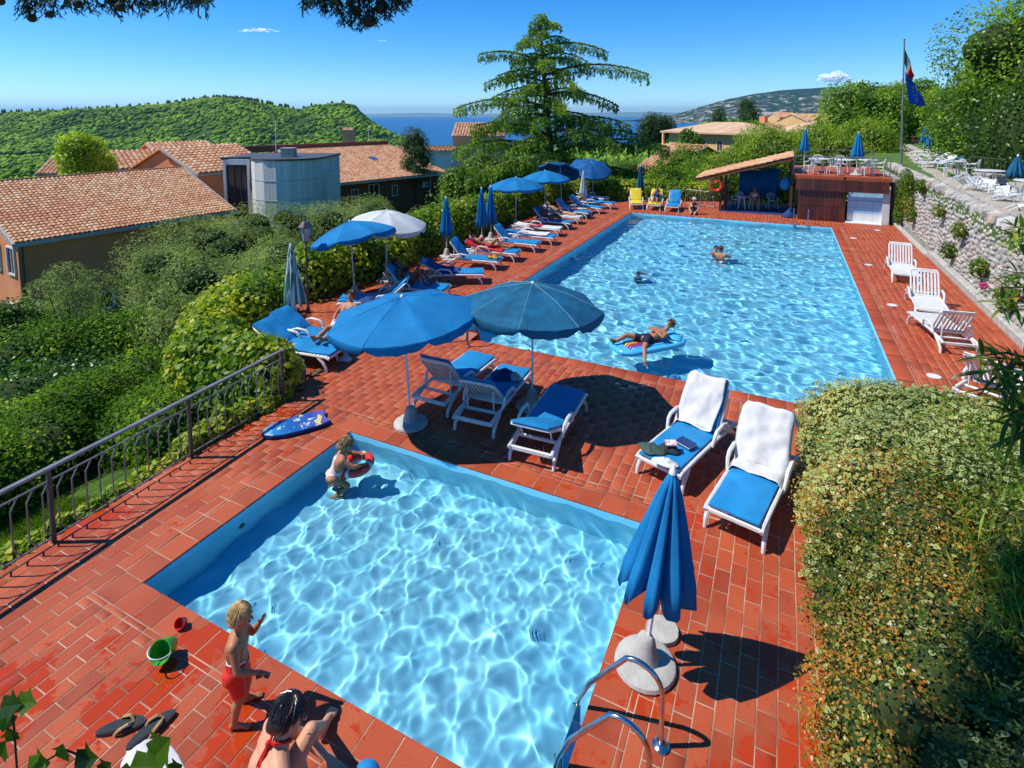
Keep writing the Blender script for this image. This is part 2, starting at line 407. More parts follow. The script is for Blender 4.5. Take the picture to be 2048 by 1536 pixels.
# deck slab (mortar bed) in butted boxes round the pools
DK = MB(); TOP = -.004
def slab(x0, x1, y0, y1, z0=-1.9): DK.box(((x0 + x1) / 2, (y0 + y1) / 2, (TOP + z0) / 2), (x1 - x0, y1 - y0, TOP - z0))
slab(-8.15, SP[0] - .02, .4, 7.3); slab(SP[0] - .02, SP[1] + .02, .4, SP[2] - .02); slab(SP[1] + .02, .95, .4, 7.3); slab(SP[0] - .02, SP[1] + .02, SP[3] + .02, 7.3)
slab(-11.9, .95, 7.3, BP[2] - .02); slab(.95, 5.2, 8.0, BP[2] - .02)
slab(-11.9, BP[0] - .02, BP[2] - .02, 36.5); slab(BP[1] + .02, 5.2, BP[2] - .02, 32.6); slab(BP[0] - .02, BP[1] + .02, BP[3] + .02, 32.6); slab(BP[0] - .02, 1.0, 32.6, 36.5)
deck = DK.build('deck', MT['mortar']); tag(deck, kind='structure')

BR = []                                 # brick rectangles (x0,x1,y0,y1)
g = .011
def inside_cut(r, rects):
    out = [r]
    for a in rects:
        nx = []
        for q in out:
            if q[1] <= a[0] or q[0] >= a[1] or q[3] <= a[2] or q[2] >= a[3]: nx.append(q); continue
            if q[0] < a[0]: nx.append((q[0], a[0], q[2], q[3]))
            if q[1] > a[1]: nx.append((a[1], q[1], q[2], q[3]))
            mx0, mx1 = max(q[0], a[0]), min(q[1], a[1])
            if q[2] < a[2]: nx.append((mx0, mx1, q[2], a[2]))
            if q[3] > a[3]: nx.append((mx0, mx1, a[3], q[3]))
        out = nx
    return [q for q in out if q[1] - q[0] > .03 and q[3] - q[2] > .03]
CW = .325; ST = .06
ex = lambda r, e: (r[0] - e, r[1] + e, r[2] - e, r[3] + e)
cut = [ex(SP, CW + ST), ex(BP, CW + ST)]
fields = [(-8.12, .9, .45, 7.3), (-11.85, .9, 7.3, 32.55), (.9, 5.15, 8.05, 32.55), (-11.85, .95, 32.55, 36.4)]
for fi, (x0, x1, y0, y1) in enumerate(fields):
    bx, by = .1655, .331
    for i in range(int(math.floor(x0 / bx)), int(math.ceil(x1 / bx)) + 1):
        off = .1655 if i % 2 else 0
        for j in range(int(math.floor(y0 / by)) - 1, int(math.ceil(y1 / by)) + 1):
            q = (max(i * bx, x0), min((i + 1) * bx, x1), max(j * by + off, y0), min((j + 1) * by + off, y1))
            if q[1] - q[0] < .03 or q[3] - q[2] < .03: continue
            BR += inside_cut(q, cut)
for P in (SP, BP):
    nx = round((P[1] - P[0]) / CW); ny = round((P[3] - P[2]) / CW); dx = (P[1] - P[0]) / nx; dy = (P[3] - P[2]) / ny
    for ya, yb in ((P[2] - CW, P[2]), (P[3], P[3] + CW)):
        for i in range(nx): BR.append((P[0] + i * dx, P[0] + (i + 1) * dx, ya, yb))
        BR.append((P[0] - CW, P[0], ya, yb)); BR.append((P[1], P[1] + CW, ya, yb))
    for xa, xb in ((P[0] - CW, P[0]), (P[1], P[1] + CW)):
        for j in range(ny): BR.append((xa, xb, P[2] + j * dy, P[2] + (j + 1) * dy))
    E2 = ex(P, CW); E3 = ex(P, CW + ST); n = int((E3[1] - E3[0]) / .331)
    for i in range(n + 1):
        a, b_ = E3[0] + i * .331, min(E3[0] + (i + 1) * .331, E3[1])
        if b_ - a > .03: BR += [(a, b_, E3[2], E2[2]), (a, b_, E2[3], E3[3])]
    n = int((E2[3] - E2[2]) / .331)
    for j in range(n + 1):
        a, b_ = E2[2] + j * .331, min(E2[2] + (j + 1) * .331, E2[3])
        if b_ - a > .03: BR += [(E3[0], E2[0], a, b_), (E2[1], E3[1], a, b_)]
def brick_geo(q, z):
    x0, x1, y0, y1 = q; cx, cy = (x0 + x1) / 2, (y0 + y1) / 2; hx, hy = (x1 - x0) / 2 - g / 2, (y1 - y0) / 2 - g / 2; b = .0025
    r = lambda X, Y, Z: [(cx - X, cy - Y, Z), (cx + X, cy - Y, Z), (cx + X, cy + Y, Z), (cx - X, cy + Y, Z)]
    vs = r(hx, hy, -.02) + r(hx, hy, z - b) + r(hx - b, hy - b, z)
    fs = [(8, 9, 10, 11)] + [(k * 4 + i, k * 4 + (i + 1) % 4, k * 4 + 4 + (i + 1) % 4, k * 4 + 4 + i) for k in range(2) for i in range(4)]
    return vs, fs
def vis_size(q):
    cx, cy = (q[0] + q[1]) / 2, (q[2] + q[3]) / 2; P = Vector((cx, cy, 0)); d = P.dot(FWD)
    if d < 1.5: return 0
    px = CX + FPX * P.dot(RGT) / d
    v = RM.transposed() @ Vector((cx, cy, -CAMH)); px = CX + FPX * v.x / -v.z; py = CY - FPX * v.y / -v.z
    if not (0 < px < 2048 and 200 < py < 1536): return 0
    if cx > .42 and cy < 9.5: return 0
    return (q[1] - q[0]) * (q[3] - q[2]) / (-v.z) ** 3
BR.sort(key=vis_size, reverse=True)
cache = {}
for q in BR[:300]:
    z = round(random.uniform(-.0012, .0012), 4); w, h = round(q[1] - q[0], 4), round(q[3] - q[2], 4)
    key = (w, h, int((z + .0012) / .0008))
    if key not in cache:
        vs, fs = brick_geo((-w / 2, w / 2, -h / 2, h / 2), z); me = bpy.data.meshes.new('brick'); me.from_pydata(vs, [], fs); me.materials.append(MT['tile']); cache[key] = me
    o = link('tile' if w > .3 and h > .3 else 'brick', cache[key], deck); o.location = ((q[0] + q[1]) / 2, (q[2] + q[3]) / 2, 0)
V = []; F = []; A = []
for q in BR[300:]:
    vs, fs = brick_geo(q, random.uniform(-.0012, .0012)); b_ = len(V); V += vs; F += [tuple(i + b_ for i in f) for f in fs]; A += [random.random()] * 12
o = npmesh('bricks_beyond', V, F, MT['tile_field'], {'v': A}, deck); o['kind'] = 'stuff'

# pool shells
mp, t, b = newmat('pool_paint'); v = coord(t)
c = mixc(t, ramp(t, noise_n(t, v, 1.2, 5), [(.35, 0.), (.7, 1.)]), (.19, .66, .89), (.27, .74, .93))
t.links.new(c, b.inputs['Base Color']); b.inputs['Roughness'].default_value = .6
MT['pool'] = mp
def pool(P, depth, name):
    x0, x1, y0, y1 = P; wth = .018; q = MB()
    for (a, b_, c_, d_) in ((x0 - wth, x0 - .002, y0 - wth, y1 + wth), (x1 + .002, x1 + wth, y0 - wth, y1 + wth), (x0 - .002, x1 + .002, y0 - wth, y0 - .002), (x0 - .002, x1 + .002, y1 + .002, y1 + wth)):
        q.box(((a + b_) / 2, (c_ + d_) / 2, (-.022 - depth) / 2), (b_ - a, d_ - c_, depth - .022))
    q.box(((x0 + x1) / 2, (y0 + y1) / 2, -depth - .05), (x1 - x0 + .03, y1 - y0 + .03, .1))
    o = q.build(name, mp); tag(o, kind='structure'); o.cycles.is_caustics_receiver = True
    return o
sp = pool(SP, .62, 'paddling_pool'); bp = pool(BP, 1.15, 'swimming_pool')
MB().tube([(SP[0] - .004, 4.72, -.3), (SP[0] + .01, 4.72, -.3)], .045, 12).build('inlet', MT['black'], sp)
mw = bpy.data.materials.new('pool_water'); mw.use_nodes = True; t = mw.node_tree; t.nodes.clear()
ou = N(t, 'ShaderNodeOutputMaterial'); gl = N(t, 'ShaderNodeBsdfGlass'); gl.inputs['IOR'].default_value = 1.33; gl.inputs['Roughness'].default_value = 0; gl.inputs['Color'].default_value = (.98, 1, 1, 1)
t.links.new(gl.outputs[0], ou.inputs[0])
def waves(X, Y, comps, seed):
    rg = np.random.default_rng(seed); Z = np.zeros_like(X)
    for n, lam, amp in comps:
        for _ in range(n):
            a = rg.uniform(0, 2 * math.pi); k = 2 * math.pi / (lam * rg.uniform(.7, 1.35)); p = rg.uniform(0, 6.28)
            ww = X * math.cos(a) + Y * math.sin(a); u = k * ww + p + .8 * np.sin(.55 * k * (X * math.sin(a) - Y * math.cos(a)) + p * 2)
            Z += amp * np.sin(u) / math.sqrt(n)
    return Z
def water(P, step, comps, seed, name):
    x0, x1, y0, y1 = P; nx = int((x1 - x0) / step); ny = int((y1 - y0) / step)
    X, Y = np.meshgrid(np.linspace(x0, x1, nx + 1), np.linspace(y0, y1, ny + 1)); Z = WL + waves(X, Y, comps, seed)
    i = np.arange(nx)[None, :] + np.arange(ny)[:, None] * (nx + 1); i = i.ravel()
    F = np.stack([i, i + 1, i + nx + 2, i + nx + 1], 1)
    o = npmesh(name, np.stack([X, Y, Z], -1).reshape(-1, 3), F, mw, smooth=True); tag(o, kind='structure'); o.cycles.is_caustics_caster = True; return o
water(SP, .015, [(5, 1.2, .014), (14, .37, .0084), (12, .15, .0009)], 4, 'paddling_pool_water')
water(BP, .048, [(6, 2.2, .014), (14, .62, .0105), (10, .30, .0036)], 9, 'swimming_pool_water')
# ------------------------------------------------------------------ buildings
MT['salmon'] = surf('salmon_render', (.80, .29, .12), (.68, .22, .085), .9, .8, .25, 25)
MT['dark_render'] = surf('brown_brick_wall', (.24, .095, .05), (.17, .065, .035), .9, 2, .3, 15)
MT['yellow_render'] = surf('ochre_render', (.74, .46, .20), (.66, .39, .16), .9, .3, .1, 10)
MT['gutter'] = surf('grey_green_fascia', (.46, .43, .37), (.36, .34, .29), .6, 1)
MT['pane'] = surf('window_glass', (.02, .028, .035), (.03, .04, .05), .08, 1, 0, spec=.8)
MT['win_white'] = surf('window_white', (.70, .70, .68), (.6, .6, .58), .5)
MT['shutter'] = surf('rust_shutter', (.30, .07, .035), (.24, .05, .03), .6)
MT['brown_wood'] = surf('brown_wood', (.09, .035, .02), (.06, .022, .014), .6, 2, .3, 12, stretch=(1, 1, .1))
def rooftile_mat(name, attr):
    m, t, b = newmat(name); v = coord(t)
    r_ = N(t, 'ShaderNodeAttribute', attribute_name='v').outputs['Fac'] if attr else N(t, 'ShaderNodeObjectInfo').outputs['Random']
    c = ramp(t, r_, [(0, (.48, .20, .10)), (.3, (.57, .28, .14)), (.65, (.64, .36, .19)), (.9, (.70, .46, .27)), (1, (.52, .38, .25))])
    n = noise_n(t, v, .45, 5, .6); c = mixc(t, ramp(t, n, [(.5, 0.), (.7, .6)]), c, (.46, .12, .055))
    n2 = noise_n(t, v, 9, 4, .6); c = mixc(t, ramp(t, n2, [(.5, 0.), (.75, .5)]), c, (.22, .12, .08))
    t.links.new(c, b.inputs['Base Color']); b.inputs['Roughness'].default_value = .85; return m
MT['rt'] = rooftile_mat('clay_roof_tile', False); MT['rtf'] = rooftile_mat('clay_roof_tiles_field', True)
def tile_geo(w, l):
    vs = []; n = 6
    for (y, rr, dz) in ((-.03, w * .5, .035), (l, w * .42, .0)):
        for k in range(n + 1): a = math.pi * k / n; vs.append((-math.cos(a) * rr, y, math.sin(a) * rr * .75 + dz))
    fs = [(k, k + 1, n + 2 + k, n + 1 + k) for k in range(n)]; b_ = len(vs)
    vs += [(-w * .42, -.03, .03), (w * .42, -.03, .03)]
    fs.append(tuple(range(n, -1, -1)))
    return vs, fs
def roof_tiles(parent, x0, x1, y0, y1, zf, tw, tl, nparts, M=None, name='roof_tile', jig=.012):
    """tiles over a plane given in parent coordinates: zf(y) height, y runs upslope"""
    vs, fs = tile_geo(tw, tl * 1.08); me = bpy.data.meshes.new(name); me.from_pydata(vs, [], fs); me.materials.append(MT['rt'])
    sl = math.atan2(zf(y1) - zf(y0), y1 - y0); sgn = 1 if y1 > y0 else -1
    L = math.hypot(zf(y1) - zf(y0), y1 - y0); nx = max(1, round((x1 - x0) / tw)); ny = max(1, round(L / tl)); cells = [(j, i) for j in range(ny) for i in range(nx)]
    VV = []; FF = []; AA = []
    for c, (j, i) in enumerate(cells):
        f = (j / ny); y = y0 + (y1 - y0) * f; z = zf(y) + random.uniform(0, jig); x = x0 + (i + .5) * (x1 - x0) / nx + random.uniform(-jig, jig)
        rot = Euler((math.atan2(zf(y1) - zf(y0), abs(y1 - y0)), 0, random.uniform(-.02, .02) + (0 if sgn > 0 else math.pi))).to_matrix().to_4x4()
        if sgn < 0: rot = Matrix.Rotation(math.pi, 4, 'Z') @ Euler((math.atan2(zf(y1) - zf(y0), abs(y1 - y0)), 0, 0)).to_matrix().to_4x4()
        T = Matrix.Translation((x, y, z)) @ rot
        if M is not None: T = M @ T
        if c < nparts:
            o = link(name, me, parent); o.matrix_local = T
        else:
            b_ = len(VV); VV += [tuple(T @ Vector(p)) for p in vs]; FF += [tuple(k + b_ for k in q) for q in fs]; AA += [random.random()] * len(vs)
    if VV:
        me2 = bpy.data.meshes.new('roof_tiles_field'); me2.from_pydata(VV, [], FF); me2.materials.append(MT['rtf'])
        a = me2.attributes.new('v', 'FLOAT', 'POINT'); a.data.foreach_set('value', AA)
        o = link('roof_tiles_field', me2, parent); o['kind'] = 'stuff'
def window(parent, c, w, h, nrm, frame='win_white', bars=1, shutter=False, depth=.12):
    """window centred at c in a wall whose outward direction is nrm (local, horizontal)"""
    a = math.atan2(nrm[1], nrm[0]) - math.pi / 2; M = Matrix.Translation(c) @ Matrix.Rotation(a, 4, 'Z'); q = MB(); t_ = .09
    def bx(x, z, dx, dz, y=.02, dy=.1): q.box((0, 0, 0), (1, 1, 1)) if False else q.add(*_bx(x, y, z, dx, dy, dz), M)
    bx(-w / 2, 0, t_, h + t_); bx(w / 2, 0, t_, h + t_); bx(0, h / 2, w - t_ - .004, t_); bx(0, -h / 2, w - t_ - .004, t_)
    for k in range(bars): bx(-w / 2 + w * (k + 1) / (bars + 1), 0, .05, h - t_, 0, .06)
    f = q.build('window', MT[frame], parent)
    q = MB(); q.add(*_bx(0, -.035, 0, w - .02, .03, h - .02), M); q.build('pane', MT['pane'], f)
    if shutter:
        for s_ in (-1, 1):
            q = MB(); q.add(*_bx(s_ * (w / 2 + w * .27), .05, 0, w * .45, .04, h), M); q.build('shutter', MT['shutter'], f)
    return f
def _bx(x, y, z, dx, dy, dz):
    q = MB().box((x, y, z), (dx, dy, dz)); return q.v, q.f

def house(E0, E1, ze, d, r, ground, wall, label, tw, tl, nparts, inset=.6, cat='house', endin=.3, name='house'):
    E0 = Vector((E0[0], E0[1], 0)); E1 = Vector((E1[0], E1[1], 0)); L = (E1 - E0).length; a = math.atan2((E1 - E0).y, (E1 - E0).x)
    h = empty(name, (E0.x, E0.y, ground), a, label, cat)
    H = ze - ground
    q = MB(); x0, x1, y0, y1 = endin, L - endin, inset, 2 * d - inset; s_ = r / d; zt = lambda y: H + s_ * min(y, 2 * d - y) - .16
    vs = [(x0, y0, 0), (x1, y0, 0), (x1, y1, 0), (x0, y1, 0), (x0, y0, zt(y0)), (x1, y0, zt(y0)), (x1, y1, zt(y1)), (x0, y1, zt(y1)), (x0, d, zt(d)), (x1, d, zt(d))]
    q.add(vs, [(0, 1, 5, 4), (1, 2, 6, 9, 5), (2, 3, 7, 6), (3, 0, 4, 8, 7), (4, 5, 9, 8), (8, 9, 6, 7)]); q.build('wall', wall, h)
    q = MB()
    for sg in (0, 1):
        f = (lambda y: y) if sg == 0 else (lambda y: 2 * d - y)
        vs = [(0, f(0), H - .1), (L, f(0), H - .1), (L, f(d), H + r - .1), (0, f(d), H + r - .1), (0, f(0), H), (L, f(0), H), (L, f(d), H + r), (0, f(d), H + r)]
        q.add(vs, [(0, 1, 2, 3), (4, 7, 6, 5), (0, 4, 5, 1), (1, 5, 6, 2), (3, 7, 4, 0)])
    rf = q.build('roof', MT['salmon'], h)
    roof_tiles(h, 0, L, .0, d, lambda y: H + s_ * y, tw, tl, nparts)
    q = MB()
    for i in range(int(L / tw)):
        q.tube([(i * L / int(L / tw), 2 * d * .5, H + r + .02), ((i + 1.05) * L / int(L / tw), 2 * d * .5, H + r + .05)], .11, 6)
    q.build('ridge_tiles', MT['rtf'], h)
    q = MB().box((L / 2, -.06, H - .12), (L + .1, .14, .2)); q.box((L / 2, .3, H - .14), (L, .5, .05)); q.build('gutter', MT['gutter'], h)
    q = MB()
    for x in (-.05, L + .05):
        q.add([(x - .06, -.1, H - .2), (x + .06, -.1, H - .2), (x + .06, d, H + r - .15), (x - .06, d, H + r - .15), (x - .06, -.1, H), (x + .06, -.1, H), (x + .06, d, H + r + .08), (x - .06, d, H + r + .08)], [(0, 3, 2, 1), (4, 5, 6, 7), (0, 1, 5, 4), (1, 2, 6, 5), (3, 0, 4, 7), (2, 3, 7, 6)])
    q.build('verge_board', MT['gutter'], h)
    return h, L, H
Z1 = -1.5; GZ = -7.6
h1, L1, H1 = house(gnd(28, 487, Z1), gnd(470, 420, Z1), Z1, 6.55, 2.7, GZ, MT['salmon'], 'salmon rendered house with broad clay tiled roof nearest the pool garden', .235, .30, 300)
for x, z in ((1.2, H1 - 1.0),): pass
for y in (1.5, 3.6, 5.9): window(h1, (.28, y, H1 - 1.2), 1.0, 1.5, (-1, 0), shutter=False, bars=1)
for y in (2.1, 5.0): window(h1, (.28, y, H1 - 4.4), 1.1, 1.4, (-1, 0))
window(h1, (4.15, .58, H1 - 4.35), .95, .95, (0, -1), bars=0)
q = MB().tube([(.45, .5, H1 - .2), (.45, .5, 0)], .06, 8); q.build('downpipe', MT['dark_iron'], h1)
q = MB().tube([(2.9, .54, H1 - 6.1), (2.9, .54, H1 - 3.8), (4.0, .54, H1 - 3.7)], .03, 6); q.build('wall_pipe', MT['grey_metal'], h1)
Z2 = -1.7
h2, L2, H2 = house(gnd(668, 368, Z2), gnd(897, 345, Z2), Z2, 12.0, 2.95, GZ - .5, MT['dark_render'], 'brown walled house with pale tiled roof right of the round concrete tower', .26, .33, 300, inset=1.3)
for x, w in ((3.2, .8), (5.6, 1.3), (8.4, .7)): window(h2, (x, 1.28, H2 - 1.6), w, 1.2 if w < 1.2 else 1.9, (0, -1), bars=1)
def ac(parent, c, nrm):
    a = math.atan2(nrm[1], nrm[0]) - math.pi / 2; M = Matrix.Translation(c) @ Matrix.Rotation(a, 4, 'Z'); q = MB(); q.add(*_bx(0, .2, 0, .85, .34, .6), M)
    o = q.build('air_conditioner', MT['win_white'], parent); q = MB(); q.lathe([(.2, 0), (.2, .01)], 14, M=M @ Matrix.Translation((-.12, .372, 0)) @ Matrix.Rotation(-math.pi / 2, 4, 'X')); q.build('fan_grille', MT['grey_metal'], o)
ac(h2, (12.6, 1.28, H2 - 1.3), (0, -1))
q = MB().tube([(13.6, 1.2, H2 - .2), (13.6, 1.2, H2 - 3)], .06, 8).tube([(.4, 1.2, H2 - .2), (.4, 1.2, 0)], .06, 8).build('downpipe', MT['white_pole'], h2)
q = MB().box((9.2, 6.5, H2 + 1.72), (.8, 1.2, .12), (math.atan(2.95 / 12), 0, 0)).build('skylight', MT['metal'], h2)
q = MB().box((L2 / 2 - 4, 12.2, H2 + 3.15), (L2 + 8, .25, .75)).build('parapet', MT['shutter'], h2)
q = MB().tube([(L2 - 3, 12.2, H2 + 3.2), (L2 - 3, 12.2, H2 + 5.4)], .03, 6).tube([(L2 - 3.5, 12.2, H2 + 5.0), (L2 - 2.5, 12.2, H2 + 5.0)], .02, 5).build('antenna', MT['white_pole'], h2)

# round concrete tower with a tall window
def tower():
    d = 41.0; base = at(487, 420, d); zt = at(505, 318, d).z; x = lambda px, dd: at(px, 320, dd)
    o = empty('tower', (base.x, base.y, GZ), math.atan2(RGT.y, RGT.x), 'round board marked concrete stair tower with a tall dark window', 'tower')
    H = zt - GZ; w = lambda px: (px - 505) * d / FPX
    poly = [(0, 0)]
    W_ = w(650); poly = [(-2.0, 1.2), (0, 1.9)]
    for k in range(9):
        a = math.radians(-80 + 20 * k * .98); poly.append((2.62 + 2.62 * math.cos(math.radians(-176 + 22 * k)), 2.1 + 2.6 * math.sin(math.radians(-176 + 22 * k))))
    poly += [(5.28, 6.2), (-2.0, 6.2)]
    m, t, b = newmat('board_marked_concrete'); v = coord(t, (1, 1, .06)); v2 = coord(t)
    c = mixc(t, ramp(t, noise_n(t, v, 3.5, 5, .7), [(.35, 0.), (.65, 1.)]), (.76, .73, .66), (.52, .51, .47)); c = mixc(t, ramp(t, noise_n(t, v2, .6, 4), [(.4, 0.), (.7, .5)]), c, (.62, .61, .57))
    t.links.new(c, b.inputs['Base Color']); b.inputs['Roughness'].default_value = .9; bump(t, b, noise_n(t, v, 6, 4), .5, .05)
    q = MB(); q.prism([(-1.9, 2.2)] + poly[1:], 0, H - .12); q.build('wall', m, o)
    q = MB(); q.prism([(x_ * 1.03 + (-.05 if x_ < 1 else .0), y_ - .08 if y_ < 3 else y_) for x_, y_ in poly], H - .115, H + .02); q.build('roof', MT['dark_iron'], o)
    q = MB(); q.box((5.45, 3.4, (H - 1.2) / 2), (.5, 2.0, H - 1.2)); q.build('side_wall', m, o)
    q = MB()
    for i in range(1, 4): q.tube([(p[0] * 1.0 + .0, p[1] - .012, H - .12 - i * 1.45) for p in poly[2:-2]], .018, 4)
    q.build('joint_line', MT['concrete'], o)
    # glazed side, turned a little to the left
    q = MB(); a0 = Vector((-2.0, 1.2, 0)); a1 = Vector((.06, 1.75, 0)); a0 = Vector((-2.0, 1.35, 0)); a1 = Vector((.04, 1.2, 0)); dr = (a1 - a0).normalized(); nn = Vector((dr.y, -dr.x, 0)); Lw = (a1 - a0).length; ang = math.atan2(dr.y, dr.x)
    T = Matrix.Translation(a0) @ Matrix.Rotation(ang, 4, 'Z')
    q.add(*_bx(.1, 0, H / 2 - .06, .2, .25, H - .125), T); q.add(*_bx(Lw - .13, 0, H / 2 - .06, .1, .2, H - .125), T); q.add(*_bx(Lw / 2, 0, H - .33, Lw - .35, .2, .4), T); q.add(*_bx(Lw / 2, 0, (H - 4.8) / 2, Lw - .35, .2, H - 4.8), T)
    f = q.build('window_surround', MT['win_white'], o)
    q = MB(); q.add(*_bx(Lw / 2, .08, H - 2.6, Lw - .4, .03, 4.3), T); q.build('pane', MT['pane'], f)
    q = MB()
    for k in range(4): q.add(*_bx(.25 + k * (Lw - .5) / 3, .02, H - 2.6, .06, .08, 4.3), T)
    for z in (H - 1.2, H - 2.9): q.add(*_bx(Lw / 2, .022, z, Lw - .5, .05, .05), T)
    q.build('mullion', MT['dark_iron'], f)
    q = MB()
    for k in range(5): q.box((2.7, 2.0, H + .1 + k * .14), (1.05 - .03 * (k % 2), .8 - .03 * (k % 2), .1))
    q.box((2.7, 2.0, H + .35), (.9, .65, .7)); q.build('chimney', MT['concrete'], o)
    q = MB().tube([(1.1, 3.5, H), (1.15, 3.5, H + 2.8)], .035, 6).build('antenna', MT['white_pole'], o)
tower()

# low wings and roofs behind the first house
def wing(px0, py0, px1, py1, d0, d1, dep, rise, g, label, wall='salmon', tw=.5, tl=.5, name='house', wins=0, inset=.4):
    A = at(px0, py0, d0); B = at(px1, py1, d1); z = (A.z + B.z) / 2
    h, L, H = house(A, B, z, dep, rise, g, MT[wall], label, tw, tl, 0, inset, name=name)
    for k in range(wins): window(h, (L * (k + .5) / wins, inset - .02, H - 1.5), 1.0, 1.3, (0, -1))
    return h, L, H
wing(395, 345, 545, 336, 48, 55, 5, 2.1, GZ - 1, 'salmon wing with tiled gable roof between the first house and the tower')
wing(228, 338, 346, 334, 62, 66, 6, 1.7, GZ - 2, 'low tiled roof right behind the light green tree')
wing(330, 322, 455, 314, 70, 76, 6, 2.0, GZ - 2, 'tiled roof with a small chimney behind the salmon wing')
hh, L, H = wing(70, 352, 300, 338, 84, 90, 9, 2.2, GZ - 3, 'orange roofed house half hidden behind the light green tree', 'yellow_render')
q = MB().box((L * .6, 9, H + 2.5), (1.0, .7, .9), bev=.05).build('chimney', MT['salmon'], hh)

# ochre house on the right beyond the hedges
def ochre():
    A = at(1338, 262, 92); B = at(1500, 262, 79); zr = A.z
    o = empty('house', (A.x, A.y, -9), math.atan2((B - A).y, (B - A).x), 'ochre two storey house with wide hipped tiled roof beyond the terrace hedges', 'house')
    H = zr + 9; Lw = (B - A).length
    q = MB().box((Lw / 2, 5, (H - .3) / 2), (Lw - .1, 10, H - .3)).box((Lw + 7, 9, (H - .3) / 2), (15, 8, H - .3)); q.build('wall', MT['yellow_render'], o)
    def hip(x0, x1, y0, y1, z, r, e=1.0):
        q = MB(); m_ = min(x1 - x0, y1 - y0) / 2; vs = [(x0 - e, y0 - e, z - .25), (x1 + e, y0 - e, z - .25), (x1 + e, y1 + e, z - .25), (x0 - e, y1 + e, z - .25), (x0 - e, y0 - e, z), (x1 + e, y0 - e, z), (x1 + e, y1 + e, z), (x0 - e, y1 + e, z)]
        if x1 - x0 >= y1 - y0: vs += [(x0 + m_, (y0 + y1) / 2, z + r), (x1 - m_, (y0 + y1) / 2, z + r)]
        else: vs += [((x0 + x1) / 2, y0 + m_, z + r), ((x0 + x1) / 2, y1 - m_, z + r)]
        q.add(vs, [(0, 1, 2, 3), (0, 4, 5, 1), (1, 5, 6, 2), (2, 6, 7, 3), (3, 7, 4, 0), (4, 8, 9, 5), (5, 9, 6), (6, 9, 8, 7), (7, 8, 4)]); return q
    rf = hip(0, Lw, 0, 10, H, 1.5).build('roof', MT['rtf'], o); hip(Lw + 1.2, Lw + 15, 5, 13, H + .3, 1.8).build('roof', MT['rtf'], o)
    q = MB().box((Lw - 1.5, 5, H + 1.9), (.9, .7, 1.0)).build('chimney', MT['salmon'], rf)
    q = MB().box((Lw + 9.5, 9, H + 2.1), (.8, .7, 1.0)).build('chimney', MT['salmon'], rf)
    for z in (H - 2.0, H - 5.0):
        for x in (Lw * .47, Lw * .67): window(o, (x, -.02, z), 1.0, 1.5, (0, -1), bars=1)
    for z in (H - 2.3,):
        q = MB().box((Lw * .9, -.03, z), (2.2, .1, 1.9)).build('balcony_opening', MT['pane'], o)
        q = MB().box((Lw * .9, -.7, z - 1.1), (2.6, 1.4, .15)).box((Lw * .9, -1.38, z - .6), (2.6, .06, .9)).build('balcony', MT['brown_wood'], o)
    for x in (.3,): q = MB().box((x - 1.6, 1.5, H - 2.3), (3, 2.6, .15)).box((x - 3.0, 1.5, H / 2), (.3, .3, H - .4)).box((x - 1.6, 1.5, H - 5.3), (3, 2.6, .15)).build('loggia', MT['yellow_render'], o)
ochre()
wing(1530, 262, 1600, 262, 120, 125, 7, 1.7, -9, 'small tiled house behind the ochre house')
wing(1615, 243, 1690, 243, 230, 235, 9, 3.0, -9, 'distant red roofed house left of the flagpole', 'yellow_render', 1, 1)
wing(1560, 236, 1600, 236, 330, 330, 9, 3.0, -12, 'tiny pale house on the far slope under the mountain', 'yellow_render', 1.5, 1.5)
wing(903, 274, 1010, 272, 150, 150, 12, 3.4, -20, 'pale pyramid roofed pavilion seen through the left of the cedar', 'yellow_render', .8, .8)
wing(760, 303, 905, 304, 130, 130, 8, .6, -20, 'flat white building by the lake left of the cedar', 'win_white', 1, 1)
wing(1255, 345, 1330, 352, 58, 55, 9, 2.6, -12, 'sloping terracotta roof right of the cedar behind the closed dark parasol', 'salmon', .5, .5)
wing(684, 262, 706, 260, 860, 860, 6, 4, -50, 'pale farmhouse on the flank of the wooded hill', 'salmon', 3, 3)
wing(428, 205, 440, 205, 1290, 1290, 5, 3, -5, 'tiny villa among the conifers on top of the ridge', 'salmon', 4, 4)
MT['roof_far'] = surf('pale_clay_roof', (.62, .42, .27), (.50, .31, .19), .9, .5, .4, 4)
for o in bpy.data.objects:
    if o.name.startswith('roof') and o.parent and 'ochre two' in o.parent.get('label', '') and o.data: o.data.materials[0] = MT['roof_far']

# ------------------------------------------------------------------ terrace, cabin, retaining wall
MT['red_wood'] = surf('red_brown_planks', (.15, .035, .02), (.08, .018, .012), .5, 3, .4, 14, stretch=(1, 1, .12), var=.45)
MT['roof_old'] = surf('old_clay', (.46, .22, .13), (.30, .16, .11), .9, 1.2, .5, 20)
TZ = 2.25
cab = empty('cabin', (.83, 31.5, 0), 0, 'red brown wooden store under the roof terrace at the far end of the pool', 'cabin')
q = MB().box((1.85, 3.1, TZ - .1), (3.75 + .35, 6.2, .16)); q.build('terrace_slab', MT['tile'], cab)
q = MB()
for k in range(18):
    w = 3.95 / 18; MB().box((.0 - .15 + (k + .5) * w, -.12, TZ - .46), (w - .012, .05, .56), bev=.006).build('plank', MT['red_wood'], cab)
for k in range(13):
    w = 2.02 / 13; MB().box((.02 + (k + .5) * w, .0, 1.18), (w - .008, .05, 1.17 - .3), bev=.006).build('plank', MT['red_wood'], cab)
    MB().box((.02 + (k + .5) * w, .0, .37), (w - .008, .05, .7), bev=.006).build('plank', MT['red_wood'], cab)
